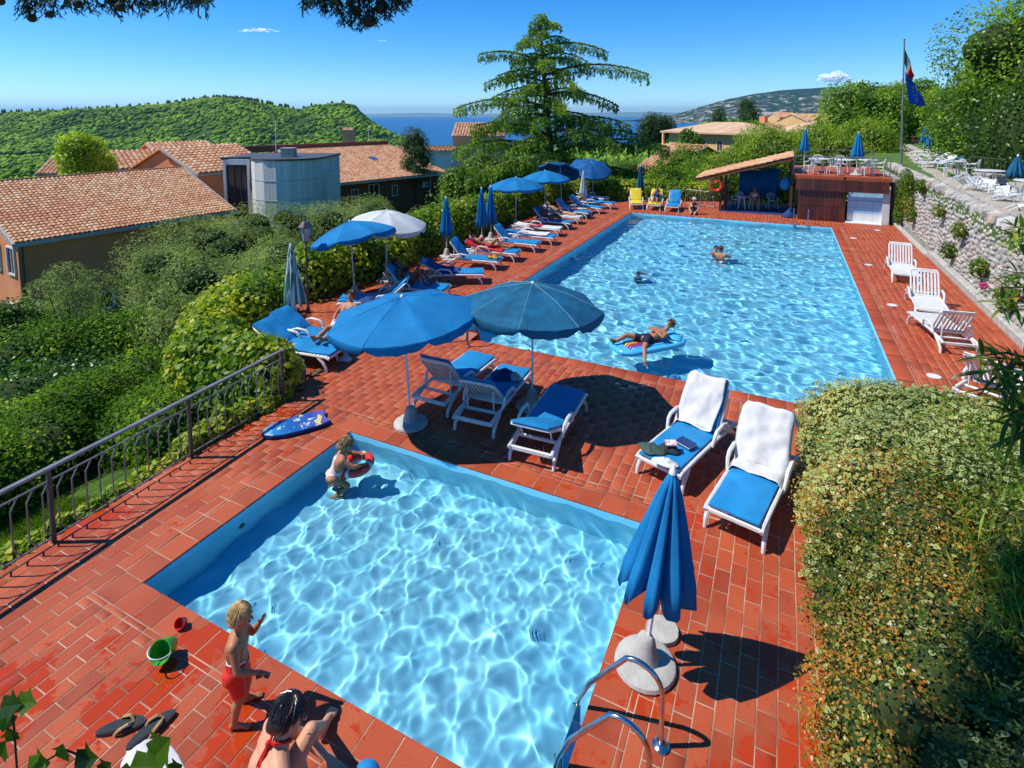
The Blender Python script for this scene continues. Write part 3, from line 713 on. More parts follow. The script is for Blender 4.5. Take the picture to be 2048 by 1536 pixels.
q.box((1.03, .08, .84), (2.06, .08, 1.66)); q.box((.03, 3.1, .85), (.06, 5.9, 1.7)); q.build('wall', MT['brown_wood'], cab)
# white and blue tiled shower recess
mshow, t, b = newmat('shower_paint'); v = coord(t); sx = N(t, 'ShaderNodeSeparateXYZ'); t.links.new(v, sx.inputs[0])
c = ramp(t, sx.outputs[2], [(.0, (.78, .80, .80)), (.45, (.78, .80, .80)), (.46, (.30, .55, .78)), (1, (.32, .58, .80))]); t.links.new(c, b.inputs['Base Color']); b.inputs['Roughness'].default_value = .4
sh = empty('shower_screen', (2.95, 31.7, 0), 0, 'pale blue and white panelled shower screen between the dark wood store and the stone wall', 'screen')
for i in range(4):
    for j in range(5):
        MB().box((.03 + (i + .5) * .36, 0, .05 + (j + .5) * .345), (.353, .05, .338), bev=.004).build('panel', mshow, sh)
MB().box((.72, -.04, 1.02), (1.44, .03, .03)).build('rail', MT['white_pole'], sh)
MB().box((1.60, -.02, .92), (.30, .3, 1.84), bev=.01).build('pillar', MT['win_white'], sh)
MB().box((.95, -.045, 1.62), (.17, .02, .13)).build('notice_plate', MT['yellow_render'], sh)
MB().box((.7, -.25, .03), (1.5, .5, .06), bev=.01).build('step', MT['win_white'], sh)
# terrace railing
def rail_line(o, pts, h, n_mid=(.5,), r=.02, m='grey_metal'):
    for p in pts: MB().tube([p, (p[0], p[1], p[2] + h)], r * 1.2, 6).build('post', MT[m], o)
    q = MB().tube([(p[0], p[1], p[2] + h) for p in pts], r, 6); q.build('top_rail', MT[m], o)
    for f in n_mid: MB().tube([(p[0], p[1], p[2] + h * f) for p in pts], r * .5, 5).build('wire', MT[m], o)
ra = empty('railing', (0, 0, 0), 0, 'thin metal railing round the roof terrace with the white tables', 'railing')
rail_line(ra, [(.55, 31.45, TZ), (2.6, 31.4, TZ), (4.6, 31.4, TZ)], .95, (.35, .68))
rail_line(ra, [(.55, 31.45, TZ), (.55, 37.6, TZ), (4.6, 37.6, TZ)], .95, (.5,))
# open lean-to with tiled roof
lt = empty('lean_to', (-3.2, 32.4, 0), 0, 'open lean-to with sloping tiled roof and blue curtain beside the wooden store', 'shelter')
z0, z1 = 1.78, 3.12; x0, x1 = -.95, 3.75; s_ = (z1 - z0) / (x1 - x0)
for y in (.12, 3.2):
    for x in (.25, 3.7): MB().box((x, y, (z0 + s_ * (x - x0) - .25) / 2), (.13, .13, z0 + s_ * (x - x0) - .25), bev=.01).build('post', MT['brown_wood'], lt)
for x in (.45, .65): MB().box((x, .12, .85), (.06, .06, 1.7)).build('post', MT['brown_wood'], lt)
MB().box(((x0 + x1) / 2, 1.6, (z0 + z1) / 2 - .06), (math.hypot(x1 - x0, z1 - z0), 3.9, .07), (0, -math.atan(s_), 0)).build('roof', MT['brown_wood'], lt)
M_ = Matrix.Rotation(math.pi / 2, 4, 'Z')
roof_tiles(lt, -3.6, .4, -x0 * -1, x1, lambda y: z0 + s_ * (y - x0) - .01, .19, .33, 300, Matrix.Rotation(-math.pi / 2, 4, 'Z') @ Matrix.Rotation(0, 4, 'Z') if False else Matrix(((0, 1, 0, 0), (-1, 0, 0, 0), (0, 0, 1, 0), (0, 0, 0, 1))))
MB().box((1.4, -.08, (z0 + z1) / 2 - .12), (math.hypot(x1 - x0, z1 - z0), .04, .16), (0, -math.atan(s_), 0)).build('fascia', MT['salmon'], lt)
for z in (2.1, 2.25, 2.4): MB().box((2.2, 3.05, z - .25), (3.2, .05, .05)).build('slat', MT['brown_wood'], lt)
q = MB(); n = 40
for k in range(n): pass
V = []; F = []
for j in range(2):
    for k in range(n + 1): V.append((1.0 + 2.1 * k / n, 2.9 + .05 * math.sin(k * 1.15), .45 if j == 0 else 1.95 + .25 * k / n))
F = [(k, k + 1, n + 2 + k, n + 1 + k) for k in range(n)]
o = npmesh('curtain', V, F, MT['blue_canvas'], parent=lt, smooth=True); sm = o.modifiers.new('thick', 'SOLIDIFY'); sm.thickness = .01
MB().box((1.9, 1.2, .01), (3.4, 2.6, .04)).build('floor_mat', MT['navy_cloth'], lt)

# upper lawn and paths
lawn_m, t, b = newmat('lawn_grass'); v = coord(t); n1 = noise_n(t, v, 1.2, 5, .6)
t.links.new(mixc(t, ramp(t, n1, [(.35, 0.), (.65, 1.)]), (.05, .12, .012), (.10, .19, .02)), b.inputs['Base Color']); b.inputs['Roughness'].default_value = .9; bump(t, b, noise_n(t, v, 30, 4), .8, .05)
MT['lawn'] = lawn_m
MT['gravel'] = surf('pale_paving', (.46, .40, .32), (.34, .29, .23), .9, 1.5, .4, 30)
LZ = 2.3
o = MB().prism([(5.35, 13), (5.35, 38), (5.0, 60), (3, 90), (45, 90), (45, 6), (5.35, 6)], -2.5, LZ).build('upper_lawn', lawn_m); tag(o, kind='structure')
o = MB().prism([(5.6, 6.5), (5.6, 29.5), (6.6, 31), (9.5, 31.5), (30, 34), (30, 6.5)], LZ - .2, LZ + .012).build('terrace_paving', MT['gravel']); tag(o, kind='structure')
pth = empty('garden_path', (0, 0, LZ)); tag(pth, kind='structure')
for k in range(60):
    y = 31.0 + k * .62; xc = 7.2 + (y - 31) * .10
    for s_ in range(2):
        w = random.uniform(.5, .75); q = MB(); x = xc - .55 + s_ * .95 + random.uniform(-.1, .1); a = random.uniform(-.12, .12)
        q.box((x, y, .012), (w, random.uniform(.4, .55), .03), (0, 0, a), bev=.012); q.build('paving_stone', MT['gravel'], pth)

# rubble stone wall below the upper lawn: individual stones over a mortar core
mst, t, b = newmat('rubble_stone'); v = coord(t); oi = N(t, 'ShaderNodeObjectInfo').outputs['Random']
c = ramp(t, oi, [(0, (.36, .33, .28)), (.4, (.50, .46, .40)), (.7, (.33, .31, .29)), (.85, (.48, .32, .24)), (1, (.60, .56, .51))]); c = mixc(t, ramp(t, noise_n(t, v, 7, 5, .65), [(.4, 0.), (.7, .6)]), c, (.26, .24, .20))
t.links.new(c, b.inputs['Base Color']); b.inputs['Roughness'].default_value = .95; bump(t, b, noise_n(t, v, 14, 5, .7), .9, .03)
MT['stone'] = mst
msf, t, b = newmat('rubble_stone_field'); v = coord(t); oi = N(t, 'ShaderNodeAttribute', attribute_name='v').outputs['Fac']
c = ramp(t, oi, [(0, (.36, .33, .28)), (.4, (.50, .46, .40)), (.7, (.33, .31, .29)), (.85, (.48, .32, .24)), (1, (.60, .56, .51))]); c = mixc(t, ramp(t, noise_n(t, v, 7, 5, .65), [(.4, 0.), (.7, .6)]), c, (.26, .24, .20))
t.links.new(c, b.inputs['Base Color']); b.inputs['Roughness'].default_value = .95
MT['stonef'] = msf
MT['wallcore'] = surf('lime_mortar', (.40, .37, .32), (.26, .24, .21), .95, 2, .8, 25, dist=.03)
sw = empty('stone_wall', (5.15, 20, 0), 0, 'long rubble stone retaining wall with rounded coping along the right of the pool', 'wall')
def wall_top(y): return 2.62 if y > 26 else 2.62 - .25 * (26 - y) / 16
MB().add([(0, -12, -.3), (0, 17.0, -.3), (.25, 17.0, 2.4), (.25, -12, 2.1), (.75, -12, -.3), (.75, 17.0, -.3), (.75, 17.0, 2.4), (.75, -12, 2.1)], [(0, 3, 2, 1), (4, 5, 6, 7), (3, 7, 6, 2), (1, 2, 6, 5), (0, 4, 7, 3)]).build('mortar_core', MT['wallcore'], sw)
SM = []
for s in range(6):
    bm = bmesh.new(); bmesh.ops.create_icosphere(bm, subdivisions=1, radius=.5)
    for p in bm.verts: p.co *= random.uniform(.8, 1.15)
    me = bpy.data.meshes.new('stone'); bm.to_mesh(me); bm.free(); me.materials.append(mst); SM.append(me)
SV = [np.array([p.co[:] for p in m.vertices]) for m in SM]; SF = [np.array([list(p.vertices) for p in m.polygons]) for m in SM]
stones = []
y = -11.9
while y < 14.0:
    z = .22; w = random.uniform(.14, .34)
    while z < 2.32:
        h = random.uniform(.10, .20); sw_ = w * random.uniform(.7, 1.1)
        if random.random() < .90: stones.append((.25 * (z + .3) / 2.7 + random.uniform(0, .025), y + w / 2 + random.uniform(-.05, .05), z + h / 2 + random.uniform(-.03, .03), .13, sw_ * random.uniform(.8, 1.2), h * 1.12 * random.uniform(.75, 1.2)))
        z += h * 1.03
    y += w * .92
stones.sort(key=lambda q: abs(q[1] + 3))
VV = []; FF = []; AA = []; nb = 0
for k, (x, y, z, dx, dy, dz) in enumerate(stones):
    i = random.randrange(6); rx = random.uniform(-.4, .4)
    if k < 220:
        o = link('stone', SM[i], sw); o.location = (x, y, z); o.scale = (dx, dy, dz); o.rotation_euler = (rx, 0, 0)
    else:
        c_, s_ = math.cos(rx), math.sin(rx); v_ = SV[i] * np.array([dx, dy, dz]); v_ = np.stack([v_[:, 0], v_[:, 1] * c_ - v_[:, 2] * s_, v_[:, 1] * s_ + v_[:, 2] * c_], 1) + np.array([x, y, z])
        VV.append(v_); FF.append(SF[i] + nb); AA += [random.random()] * len(v_); nb += len(v_)
o = npmesh('stones_field', np.concatenate(VV), np.concatenate(FF), msf, {'v': AA}, sw); o['kind'] = 'stuff'
y = -12.0
while y < 17.0:                                                # big rounded coping stones
    w = random.uniform(.26, .42); me = SM[random.randrange(6)]; o = link('coping_stone', me, sw)
    o.location = (.38, y + w / 2, wall_top(y + 20) - .18 + random.uniform(-.04, .05)); o.scale = (.62, w * 1.15, .42); o.rotation_euler = (random.uniform(-.2, .2), random.uniform(-.2, .2), random.uniform(-.3, .3)); y += w
MB().box((-.06, -3.5, .12), (.22, 17, .26), bev=.03).build('kerb', MT['concrete'], sw)
MB().box((-.14, 8.5, .05), (.2, 7, .12), bev=.02).build('kerb', MT['concrete'], sw)
MB().box((-.12, 14.4, 1.1), (.30, 5.2, 2.2)).build('end_wall', MT['wallcore'], sw)
# ------------------------------------------------------------------ foliage
LEAFN = [0]
def unit(a): return a / np.maximum(np.linalg.norm(a, axis=1, keepdims=True), 1e-9)
def blob_points(blobs, n, lo=.80, hi=1.06, cull=.72):
    """points and outward directions on the skin of a union of ellipsoids"""
    B = np.array(blobs, float); a = (B[:, 3] * B[:, 4] + B[:, 4] * B[:, 5] + B[:, 3] * B[:, 5]); a /= a.sum()
    PP = []; NN = []; got = 0
    for _ in range(7):
        i = RNG.choice(len(B), int(n * 1.25), p=a); u = unit(RNG.normal(size=(len(i), 3))); u = u[:]; r = RNG.uniform(lo, hi, (len(i), 1))
        P = B[i, :3] + u * r * B[i, 3:6]; Nn = unit(u / B[i, 3:6]); keep = np.ones(len(P), bool)
        for s in range(len(B)):
            q = ((P - B[s, :3]) / B[s, 3:6]); keep &= ~((q * q).sum(1) < cull * cull)
        PP.append(P[keep]); NN.append(Nn[keep]); got += int(keep.sum())
        if got >= n: break
    LEAFN[0] += min(got, n)
    return np.concatenate(PP)[:n], np.concatenate(NN)[:n]
def leaf_mesh(P, Nn, size, shape, up=.4, rnd=.8, hang=.0, var=.35):
    n = len(P); nr = unit(Nn * .7 + RNG.normal(size=(n, 3)) * rnd * .6 + np.array([0, 0, up])); t = unit(np.cross(nr, RNG.normal(size=(n, 3))))
    if hang: t = unit(t + np.array([0, 0, -hang]) + Nn * .3); nr = unit(np.cross(t, np.cross(nr, t)))
    b = np.cross(nr, t); s = size * RNG.uniform(1 - var, 1 + var, (n, 1)); T = t * s; Bv = b * s; Nv = nr * s
    if shape == 'diamond': K = [(0, 0, 0), (.5, .32, .06), (1, 0, 0), (.5, -.32, .06)]; F = [(0, 1, 2, 3)]; E = [0] * 4
    elif shape == 'lance': K = [(0, 0, 0), (.45, .13, .04), (1, 0, -.05), (.45, -.13, .04)]; F = [(0, 1, 2, 3)]; E = [0] * 4
    elif shape == 'blade': K = [(0, -.012, 0), (0, .012, 0), (.6, .012, .06), (1, 0, 0)]; F = [(0, 1, 2, 3)]; E = [0] * 4
    elif shape == 'needle': K = [(0, 0, 0), (.3, .11, 0), (1, .02, 0), (.3, -.11, 0)]; F = [(0, 1, 2, 3)]; E = [0] * 4
    elif shape == 'ivy': K = [(0, 0, 0), (.25, .5, .05), (.62, .34, .0), (1, 0, -.06), (.62, -.34, .0), (.25, -.5, .05)]; F = [(0, 1, 2, 3), (0, 3, 4, 5)]; E = [0] * 6
    elif shape == 'varieg':
        K = [(.42, 0, .03), (0, 0, 0), (.2, .48, .03), (.6, .38, 0), (1, 0, -.04), (.6, -.38, 0), (.2, -.48, .03)]; F = [(0, 1, 2), (0, 2, 3), (0, 3, 4), (0, 4, 5), (0, 5, 6), (0, 6, 1)]; E = [0, .7, 1, .8, 1, .8, 1]
    K = np.array(K); V = P[:, None] + T[:, None] * (K[:, 0:1] - .3) + Bv[:, None] * K[:, 1:2] + Nv[:, None] * K[:, 2:3]
    k = len(K); F = np.array(F)[None] + (np.arange(n) * k)[:, None, None]
    x_, y_, z_ = P[:, 0], P[:, 1], P[:, 2]; clump = .30 * (np.sin(x_ * 2.1 + 1.3 * np.sin(y_ * 1.7)) + np.sin(y_ * 2.6 + 1.7 * np.sin(x_ * 1.3 + z_)) * .8 + np.sin(x_ * 5.3 - y_ * 4.1 + 2 * np.sin(y_ * 3.1)) * .6)
    v = np.clip(.5 + clump * .55 + RNG.uniform(-.32, .32, n), 0, 1)
    return V.reshape(-1, 3), F.reshape(-1, F.shape[-1]), np.repeat(v, k), np.tile(np.array(E, float), n) * np.repeat(RNG.uniform(.72, 1.3, n), k)
def foliage(name, blobs, n, size, mat, parent=None, shape='diamond', core=True, lo=.72, hi=1.12, keep=None, core_f=.70, **kw):
    P, Nn = blob_points(blobs, n, lo, hi)
    if keep is not None: k = keep(P); P, Nn = P[k], Nn[k]
    V, F, v, e = leaf_mesh(P, Nn, size, shape, **kw)
    at_ = {'v': v}
    if shape == 'varieg': at_['e'] = e
    o = npmesh(name, V, F, mat, at_, parent)
    if core:
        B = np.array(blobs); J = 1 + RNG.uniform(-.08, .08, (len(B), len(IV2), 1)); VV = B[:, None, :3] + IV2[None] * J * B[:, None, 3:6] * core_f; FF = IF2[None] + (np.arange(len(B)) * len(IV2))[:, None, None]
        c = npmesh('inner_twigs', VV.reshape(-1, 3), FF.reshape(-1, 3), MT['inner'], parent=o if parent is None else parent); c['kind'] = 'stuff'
    return o
bm = bmesh.new(); bmesh.ops.create_icosphere(bm, subdivisions=2, radius=1); IV2 = np.array([p.co[:] for p in bm.verts]); IF2 = np.array([[q.index for q in f.verts] for f in bm.faces]); bm.free()
MT['inner'] = surf('dark_twigs', (.03, .06, .012), (.04, .05, .018), .95, 6, .6, 20, .1)  # dark twig and leaf-litter tone for the hull inside foliage and the bed
MT['bark'] = surf('bark', (.12, .08, .055), (.06, .04, .03), .95, 4, .8, 14, .1, dist=.03)
G = MT
G['ivy_gold'] = leafmat('creeper_leaf', [(0, (.03, .085, .008)), (.35, (.075, .15, .01)), (.65, (.16, .23, .014)), (.85, (.26, .29, .02)), (1, (.34, .33, .03))], .4, .5)
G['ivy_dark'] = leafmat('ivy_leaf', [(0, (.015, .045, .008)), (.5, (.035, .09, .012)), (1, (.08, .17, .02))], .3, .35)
G['privet'] = leafmat('privet_leaf', [(0, (.02, .055, .008)), (.45, (.05, .12, .012)), (.85, (.10, .20, .02)), (1, (.24, .33, .03))], .4, .6, spec=.08)
G['olive'] = leafmat('olive_leaf', [(0, (.075, .115, .05)), (.5, (.125, .18, .075)), (.85, (.18, .25, .12)), (1, (.24, .31, .18))], .4, .6, spec=.15)
G['bright'] = leafmat('bright_leaf', [(0, (.10, .17, .012)), (.5, (.22, .33, .02)), (1, (.36, .46, .04))], .45, .5)
G['midgreen'] = leafmat('midgreen_leaf', [(0, (.02, .055, .01)), (.5, (.055, .12, .015)), (1, (.13, .22, .025))], .35, .45)
G['lime'] = leafmat('bigtree_leaf', [(0, (.035, .085, .01)), (.35, (.07, .155, .014)), (.7, (.14, .235, .02)), (1, (.25, .33, .03))], .4, .4)
G['bamboo'] = leafmat('willowy_leaf', [(0, (.05, .10, .012)), (.5, (.11, .19, .02)), (1, (.22, .30, .035))], .4, .5)
G['cedar'] = leafmat('cedar_needles', [(0, (.045, .10, .02)), (.5, (.11, .20, .03)), (.85, (.21, .30, .035)), (1, (.31, .36, .035))], .35, .6)
G['conifer'] = leafmat('conifer_needles', [(0, (.012, .035, .012)), (1, (.04, .085, .025))], .2, .6)
G['varieg'] = leafmat('variegated_ivy', [(0, (.06, .12, .02)), (.6, (.12, .21, .035)), (1, (.30, .33, .06))], .3, .4, edge=(.52, .51, .25))
G['berry'] = leafmat('small_bronze_leaf', [(0, (.02, .045, .008)), (.35, (.05, .085, .012)), (.55, (.11, .13, .014)), (.72, (.20, .11, .018)), (.88, (.27, .10, .018)), (1, (.32, .17, .03))], .2, .35)
G['oleander'] = leafmat('oleander_leaf', [(0, (.02, .055, .01)), (.6, (.06, .12, .02)), (1, (.22, .26, .04))], .3, .3)
G['grass'] = leafmat('grass_blade', [(0, (.04, .10, .01)), (1, (.14, .22, .02))], .3, .6)
G['pink'] = surf('pink_flower', (.65, .06, .15), None, .6)
G['cone'] = surf('cypress_cone', (.06, .05, .025), (.04, .035, .02), .9, 20, .5, 30)
G['dark_leaf'] = leafmat('dark_green_leaf', [(0, (.012, .035, .006)), (1, (.05, .11, .012))], .35, .35)  # dark green leaves, tone differs per leaf

def path_blobs(pts, w, h, n, jit=.18, zoff=0.0):
    """lumps along a line of (x,y,zbase)"""
    out = []; pts = [Vector(p) for p in pts]; seg = [(pts[i + 1] - pts[i]).length for i in range(len(pts) - 1)]; T = sum(seg)
    for k in range(n):
        s = T * (k + .5) / n; i = 0
        while i < len(seg) - 1 and s > seg[i]: s -= seg[i]; i += 1
        p = pts[i].lerp(pts[i + 1], min(s / seg[i], 1)); j = lambda a: a * random.uniform(1 - jit, 1 + jit)
        out.append((p.x + random.uniform(-.1, .1), p.y + random.uniform(-.1, .1), p.z + h * .42 + zoff, j(w * .62), j(w * .62), j(h * .58)))
    return out
# creeper covered hedge behind the loungers
hb = path_blobs([(-9.2, 7.25, -.6), (-10.6, 7.45, -.6), (-11.7, 8.3, -.5), (-12.1, 10.2, -.4)], 1.25, 1.45, 9, .12) + path_blobs([(-12.4, 9.0, -.9), (-13.2, 10.4, -.7), (-13.0, 11.8, -.6)], 1.6, 1.45, 6, .12)
hb += path_blobs([(-8.35, 7.2, -.3), (-8.95, 7.15, -.3)], .8, 1.3, 3, .05)
he = empty('hedge', (-10.5, 9.3, -.5), 0, 'golden green creeper covered hedge bulging at the head of the metal railing', 'hedge')
he.matrix_world = Matrix(); 
foliage('leaves', hb, 20000, .11, G['ivy_gold'], he, 'ivy', up=.5, hang=.5)
hb2 = path_blobs([(-12.2, 11.5, -.4), (-12.45, 16, -.3), (-12.55, 22, -.3), (-12.65, 33.5, -.3)], 1.25, 1.7, 40, .22)
he2 = empty('hedge', (0, 0, 0), 0, 'long creeper covered hedge running behind the row of blue loungers', 'hedge')
foliage('leaves', hb2, 34000, .115, G['ivy_gold'], he2, 'ivy', up=.5, hang=.5)
he3 = empty('hedge', (0, 0, 0), 0, 'low creeper hedge closing the far end of the deck behind the yellow loungers', 'hedge')
foliage('leaves', path_blobs([(-12.3, 34.2, -.3), (-8, 35.2, -.3), (-3.8, 36.6, -.3)], 1.3, 1.5, 16), 14000, .11, G['ivy_gold'], he3, 'ivy', up=.5, hang=.3)
# ivy trailing under the railing
iv = []
for k in range(44):
    y = 1.6 + k * .13; x = -7.93 - .05 * (y - 3.3); iv.append((x - .14 + random.uniform(-.05, .04), y, -.05, .16, .14, random.uniform(.08, .17)))
for k in range(12): iv.append((-8.12 - random.uniform(0, .15), 5.3 + k * .17, .03, .2, .16, random.uniform(.12, .3)))
ie = empty('ivy', (0, 0, 0), 0, 'yellow green ivy trailing along the deck edge under the metal railing', 'ivy')
foliage('leaves', iv, 9000, .075, G['ivy_gold'], ie, 'ivy', up=.8)
# shrub bank outside the railing
sb = []
for k in range(95):
    y = random.uniform(2.6, 11.5); x = -8.9 - random.uniform(0, 1) ** 1.0 * 5.6
    if y < 5.2 - (x + 9) * .15 and x > -12.0: continue
    top = -.05 - .17 * (-8.6 - x) + .25 * math.sin(x * 1.7 + y) + .3 * noise.noise(Vector((x, y, 0)))
    r = random.uniform(.6, .95); sb.append((x, y, top - r * .8, r, r, r * .95))
se = empty('shrubbery', (0, 0, 0), 0, 'dense glossy green shrub bank sloping down outside the metal railing', 'shrubs')
foliage('leaves', sb, 70000, .074, G['privet'], se, 'diamond', up=.5, lo=.85, hi=1.12)
bl = []
for k in range(14): p = gnd(random.uniform(-40, 60), random.uniform(790, 880), -2.0); bl.append((p.x, p.y, -2.0 + random.uniform(-.3, .2), .55, .55, .5))
be = empty('shrub', (0, 0, 0), 0, 'light green shrub at the left edge of the picture below the shrub bank', 'shrub')
foliage('leaves', bl, 6000, .09, G['bright'], be, 'diamond', up=.5)
# grass outside the railing, bottom left
V = []; n = 26000
gx = RNG.uniform(-11.5, -8.2, n); gy = RNG.uniform(.5, 5.0, n)
gz = np.array([max(-7.0, -.55 - .33 * (-8.1 - a)) if True else 0 for a in gx]); P = np.stack([gx, gy, gz], 1)
V, F, v, e = leaf_mesh(P, np.tile([0, 0, 1.0], (n, 1)), .11, 'needle', up=0, rnd=1.0, hang=-2.0)
o = npmesh('grass', V, F, G['grass'], {'v': v}); tag(o, 'bright grass outside the railing at the lower left', 'grass', kind='stuff')
o = MB().add([(-13, .3, -2.17), (-8.16, .3, -.57), (-8.16, 7.2, -.57), (-13, 7.2, -2.17)], [(0, 1, 2, 3)]).build('bank', MT['lawn']); tag(o, kind='structure')

def limbed(e, base, top, r0, blobs, r1=.04):
    """trunk and limbs reaching into the crown"""
    b = Vector(base); tp = Vector(top); q = MB(); mid = b.lerp(tp, .5) + Vector((random.uniform(-.2, .2), random.uniform(-.2, .2), 0))
    q.tube([b, mid, tp], [r0, r0 * .7, r0 * .3], 8); q.build('trunk', MT['bark'], e)
    for k in random.sample(range(len(blobs)), min(6, len(blobs))):
        c = Vector(blobs[k][:3]); s = b.lerp(tp, random.uniform(.35, .8)); m_ = s.lerp(c, .5) + Vector((0, 0, -.1))
        MB().tube([s, m_, c], [r0 * .4, r0 * .3, r0 * .1], 6).build('limb', MT['bark'], e)
def tree(px, py_top, d, w, h, n, size, mat, label, cat='tree', group=None, shape='diamond', nb=16, zs=1.0, name=None, low=.25, hang=0.0, up=.4, base=None, trunkr=None, core=True):
    """crown w metres wide, h metres tall under its top point; trunk down to the ground"""
    T = at(px, py_top, d); e = empty(name or cat.replace(' ', '_'), (0, 0, 0), 0, label, cat, group); bl = []
    for k in range(nb):
        a = random.uniform(0, 6.283); f = (k + .5) / nb; zz = T.z - h * (.12 + .76 * f); prof = math.sin(math.pi * min(max(.12 + .80 * f ** .8, 0), 1)) ** .6
        rr = w * .5 * prof * random.uniform(.2, .62); br = w * random.uniform(.17, .26) * (.75 + .5 * prof)
        bl.append((T.x + rr * math.cos(a), T.y + rr * math.sin(a), zz, br, br, br * .8 * zs))
    bl.append((T.x, T.y, T.z - w * .2 * zs, w * .2, w * .2, w * .22 * zs))
    foliage('crown', bl, int(n * (1.2 if shape == 'lance' else 1.0)), size, mat, e, shape, hang=hang, up=up, core=core, core_f=.5)
    g_ = base if base is not None else T.z - h * 1.5
    limbed(e, (T.x, T.y, min(g_, T.z - h)), (T.x, T.y, T.z - h * .3), trunkr or w * .045, bl); return e
# olive-like shrubs between hedge and first house
OL = 'grey green olive shrubs between the hedge and the tiled houses'
for (px, py, d, w, h, n, lab) in [
    (338, 488, 19.5, 3.4, 4.2, 8000, 'grey green olive shrub in front of the small white window of the first house'),
    (400, 440, 22, 5.0, 4.6, 10000, 'broad grey green olive shrub under the right end of the first roof'),
    (500, 425, 25, 5.0, 4.6, 9000, 'grey green olive shrub below the round concrete tower'),
    (600, 412, 27, 4.6, 4.2, 8000, 'grey green olive shrub just left of the old street lamp'),
    (455, 520, 16.5, 4.0, 3.2, 8000, 'lower olive shrub behind the bulging creeper hedge'),
    (560, 480, 19, 3.6, 2.8, 6500, 'olive shrub left of the striped closed parasol'),
    (715, 404, 31, 4.0, 3.0, 6500, 'silvery shrub behind the white open parasol'),
    (760, 402, 29, 3.4, 2.8, 5000, 'silvery shrub with upright shoots right of the white open parasol'),
    (865, 416, 33, 3.6, 2.6, 5000, 'silvery shrub under the right corner of the brown house'),
    (680, 420, 26, 4.0, 3.2, 6000, 'olive shrub behind the first open blue parasol'),
    (940, 405, 30, 3.4, 2.4, 5000, 'small olive shrub behind the closed blue parasols'),
    (395, 565, 17, 3.2, 2.6, 6000, 'olive shrub overhanging the trimmed hedge')]:
    tree(px, py, d, w, h, n, .13, G['olive'], lab, 'shrub', OL, 'lance', nb=14, low=.3, up=.7, base=-7.5)
tree(130, 528, 20, 3.2, 3.8, 6500, .11, G['olive'], 'loose small tree standing against the salmon wall of the first house', 'tree', None, 'lance', nb=12, up=.4, base=-7.5, core=False)
tree(10, 600, 19, 3.0, 3.2, 5000, .11, G['midgreen'], 'dark green shrub at the left edge under the gable windows', 'shrub', None, nb=10, base=-7.5)
e = empty('hedge', (0, 0, 0), 0, 'clipped hedge with bright top below the first house', 'hedge')
A = at(30, 668, 15.5); B = at(420, 628, 17.5); foliage('leaves', path_blobs([(A.x, A.y, A.z - 1.6), (B.x, B.y, B.z - 1.6)], 1.7, 1.9, 12, .08), 15000, .09, G['privet'], e, up=.5)
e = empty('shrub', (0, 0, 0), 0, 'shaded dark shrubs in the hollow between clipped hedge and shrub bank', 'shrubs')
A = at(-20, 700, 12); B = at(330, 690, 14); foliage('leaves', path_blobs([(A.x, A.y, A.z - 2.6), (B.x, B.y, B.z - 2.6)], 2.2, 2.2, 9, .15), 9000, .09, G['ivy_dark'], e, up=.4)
tree(168, 271, 52, 5.2, 5.6, 8000, .26, G['bright'], 'light green tree rising above the ridge of the first roof', 'tree', nb=15, base=-9)
BG = 'trees and tall shrubs behind the long hedge'
def row(lst, mat, size, group, cat='tree', shape='diamond', **kw):
    for (px, py, d, w, h, n, lab) in lst: tree(px, py, d, w, h, n, size, G[mat], lab, cat, group, shape, **kw)
row([(828, 258, 66, 4.4, 6.5, 5000, 'dark pointed conifer right of the brown house roof')], 'conifer', .3, BG, shape='needle', zs=1.6, base=-12, hang=.4)
row([(958, 308, 48, 5.5, 6, 7000, 'round green tree right of the brown house'), (918, 338, 44, 4, 4.5, 5000, 'green bush at the right corner of the brown house'), (1000, 320, 46, 6, 6, 8000, 'green tree at the lower left of the cedar')], 'midgreen', .22, BG, base=-9)
row([(1372, 296, 50, 6.0, 6.0, 9000, 'dark rounded bush in front of the ochre house'), (1310, 340, 44, 5.5, 4.5, 7000, 'glossy shrub right of the terracotta slope'), (1355, 345, 40, 5.5, 4, 7000, 'yellow tipped shrub left of the lean-to roof')], 'privet', .2, 'shrubs in front of the ochre house', 'shrub', base=-5)
row([(1275, 362, 42, 3.6, 3, 4000, 'small grey bush beside the closed dark parasol'), (1240, 330, 48, 4.5, 4, 4500, 'green bush under the right branches of the cedar')], 'midgreen', .17, 'shrubs in front of the ochre house', 'shrub', base=-5)
row([(1378, 258, 82, 4.6, 5.0, 3500, 'small tree against the ochre wall')], 'midgreen', .3, None, base=-9)
row([(1470, 318, 44, 8, 5, 14000, 'pale green thicket behind the lean-to roof'), (1555, 272, 44, 8, 6, 16000, 'feathery green thicket behind the roof terrace'), (1640, 262, 45, 8, 6.5, 16000, 'feathery thicket behind the closed blue terrace parasol'), (1725, 255, 47, 8, 7, 16000, 'feathery thicket left of the flagpole'), (1575, 287, 52, 7, 6, 9000, 'pale thicket right of the ochre house'), (1420, 335, 42, 5, 4, 8000, 'low pale thicket left of the lean-to')], 'bamboo', .27, 'feathery thickets behind the roof terrace', 'thicket', 'lance', base=-2, up=.9, hang=-.6)
row([(1500, 243, 115, 9, 9, 5000, 'wide dark tree over the ochre house roof')], 'midgreen', .45, None, base=-10)
row([(1497, 197, 190, 9, 13, 4500, 'tall pointed conifer beyond the ochre house'), (1437, 214, 230, 9, 12, 3000, 'smaller conifer left of the tall pointed one'), (1300, 232, 150, 8, 8, 3000, 'flat topped pine right of the cedar tip'), (1325, 234, 150, 7, 7, 2500, 'small pine left of the mountain foot')], 'conifer', .7, 'distant conifers under the mountain', shape='needle', zs=1.5, base=-12, hang=.3)
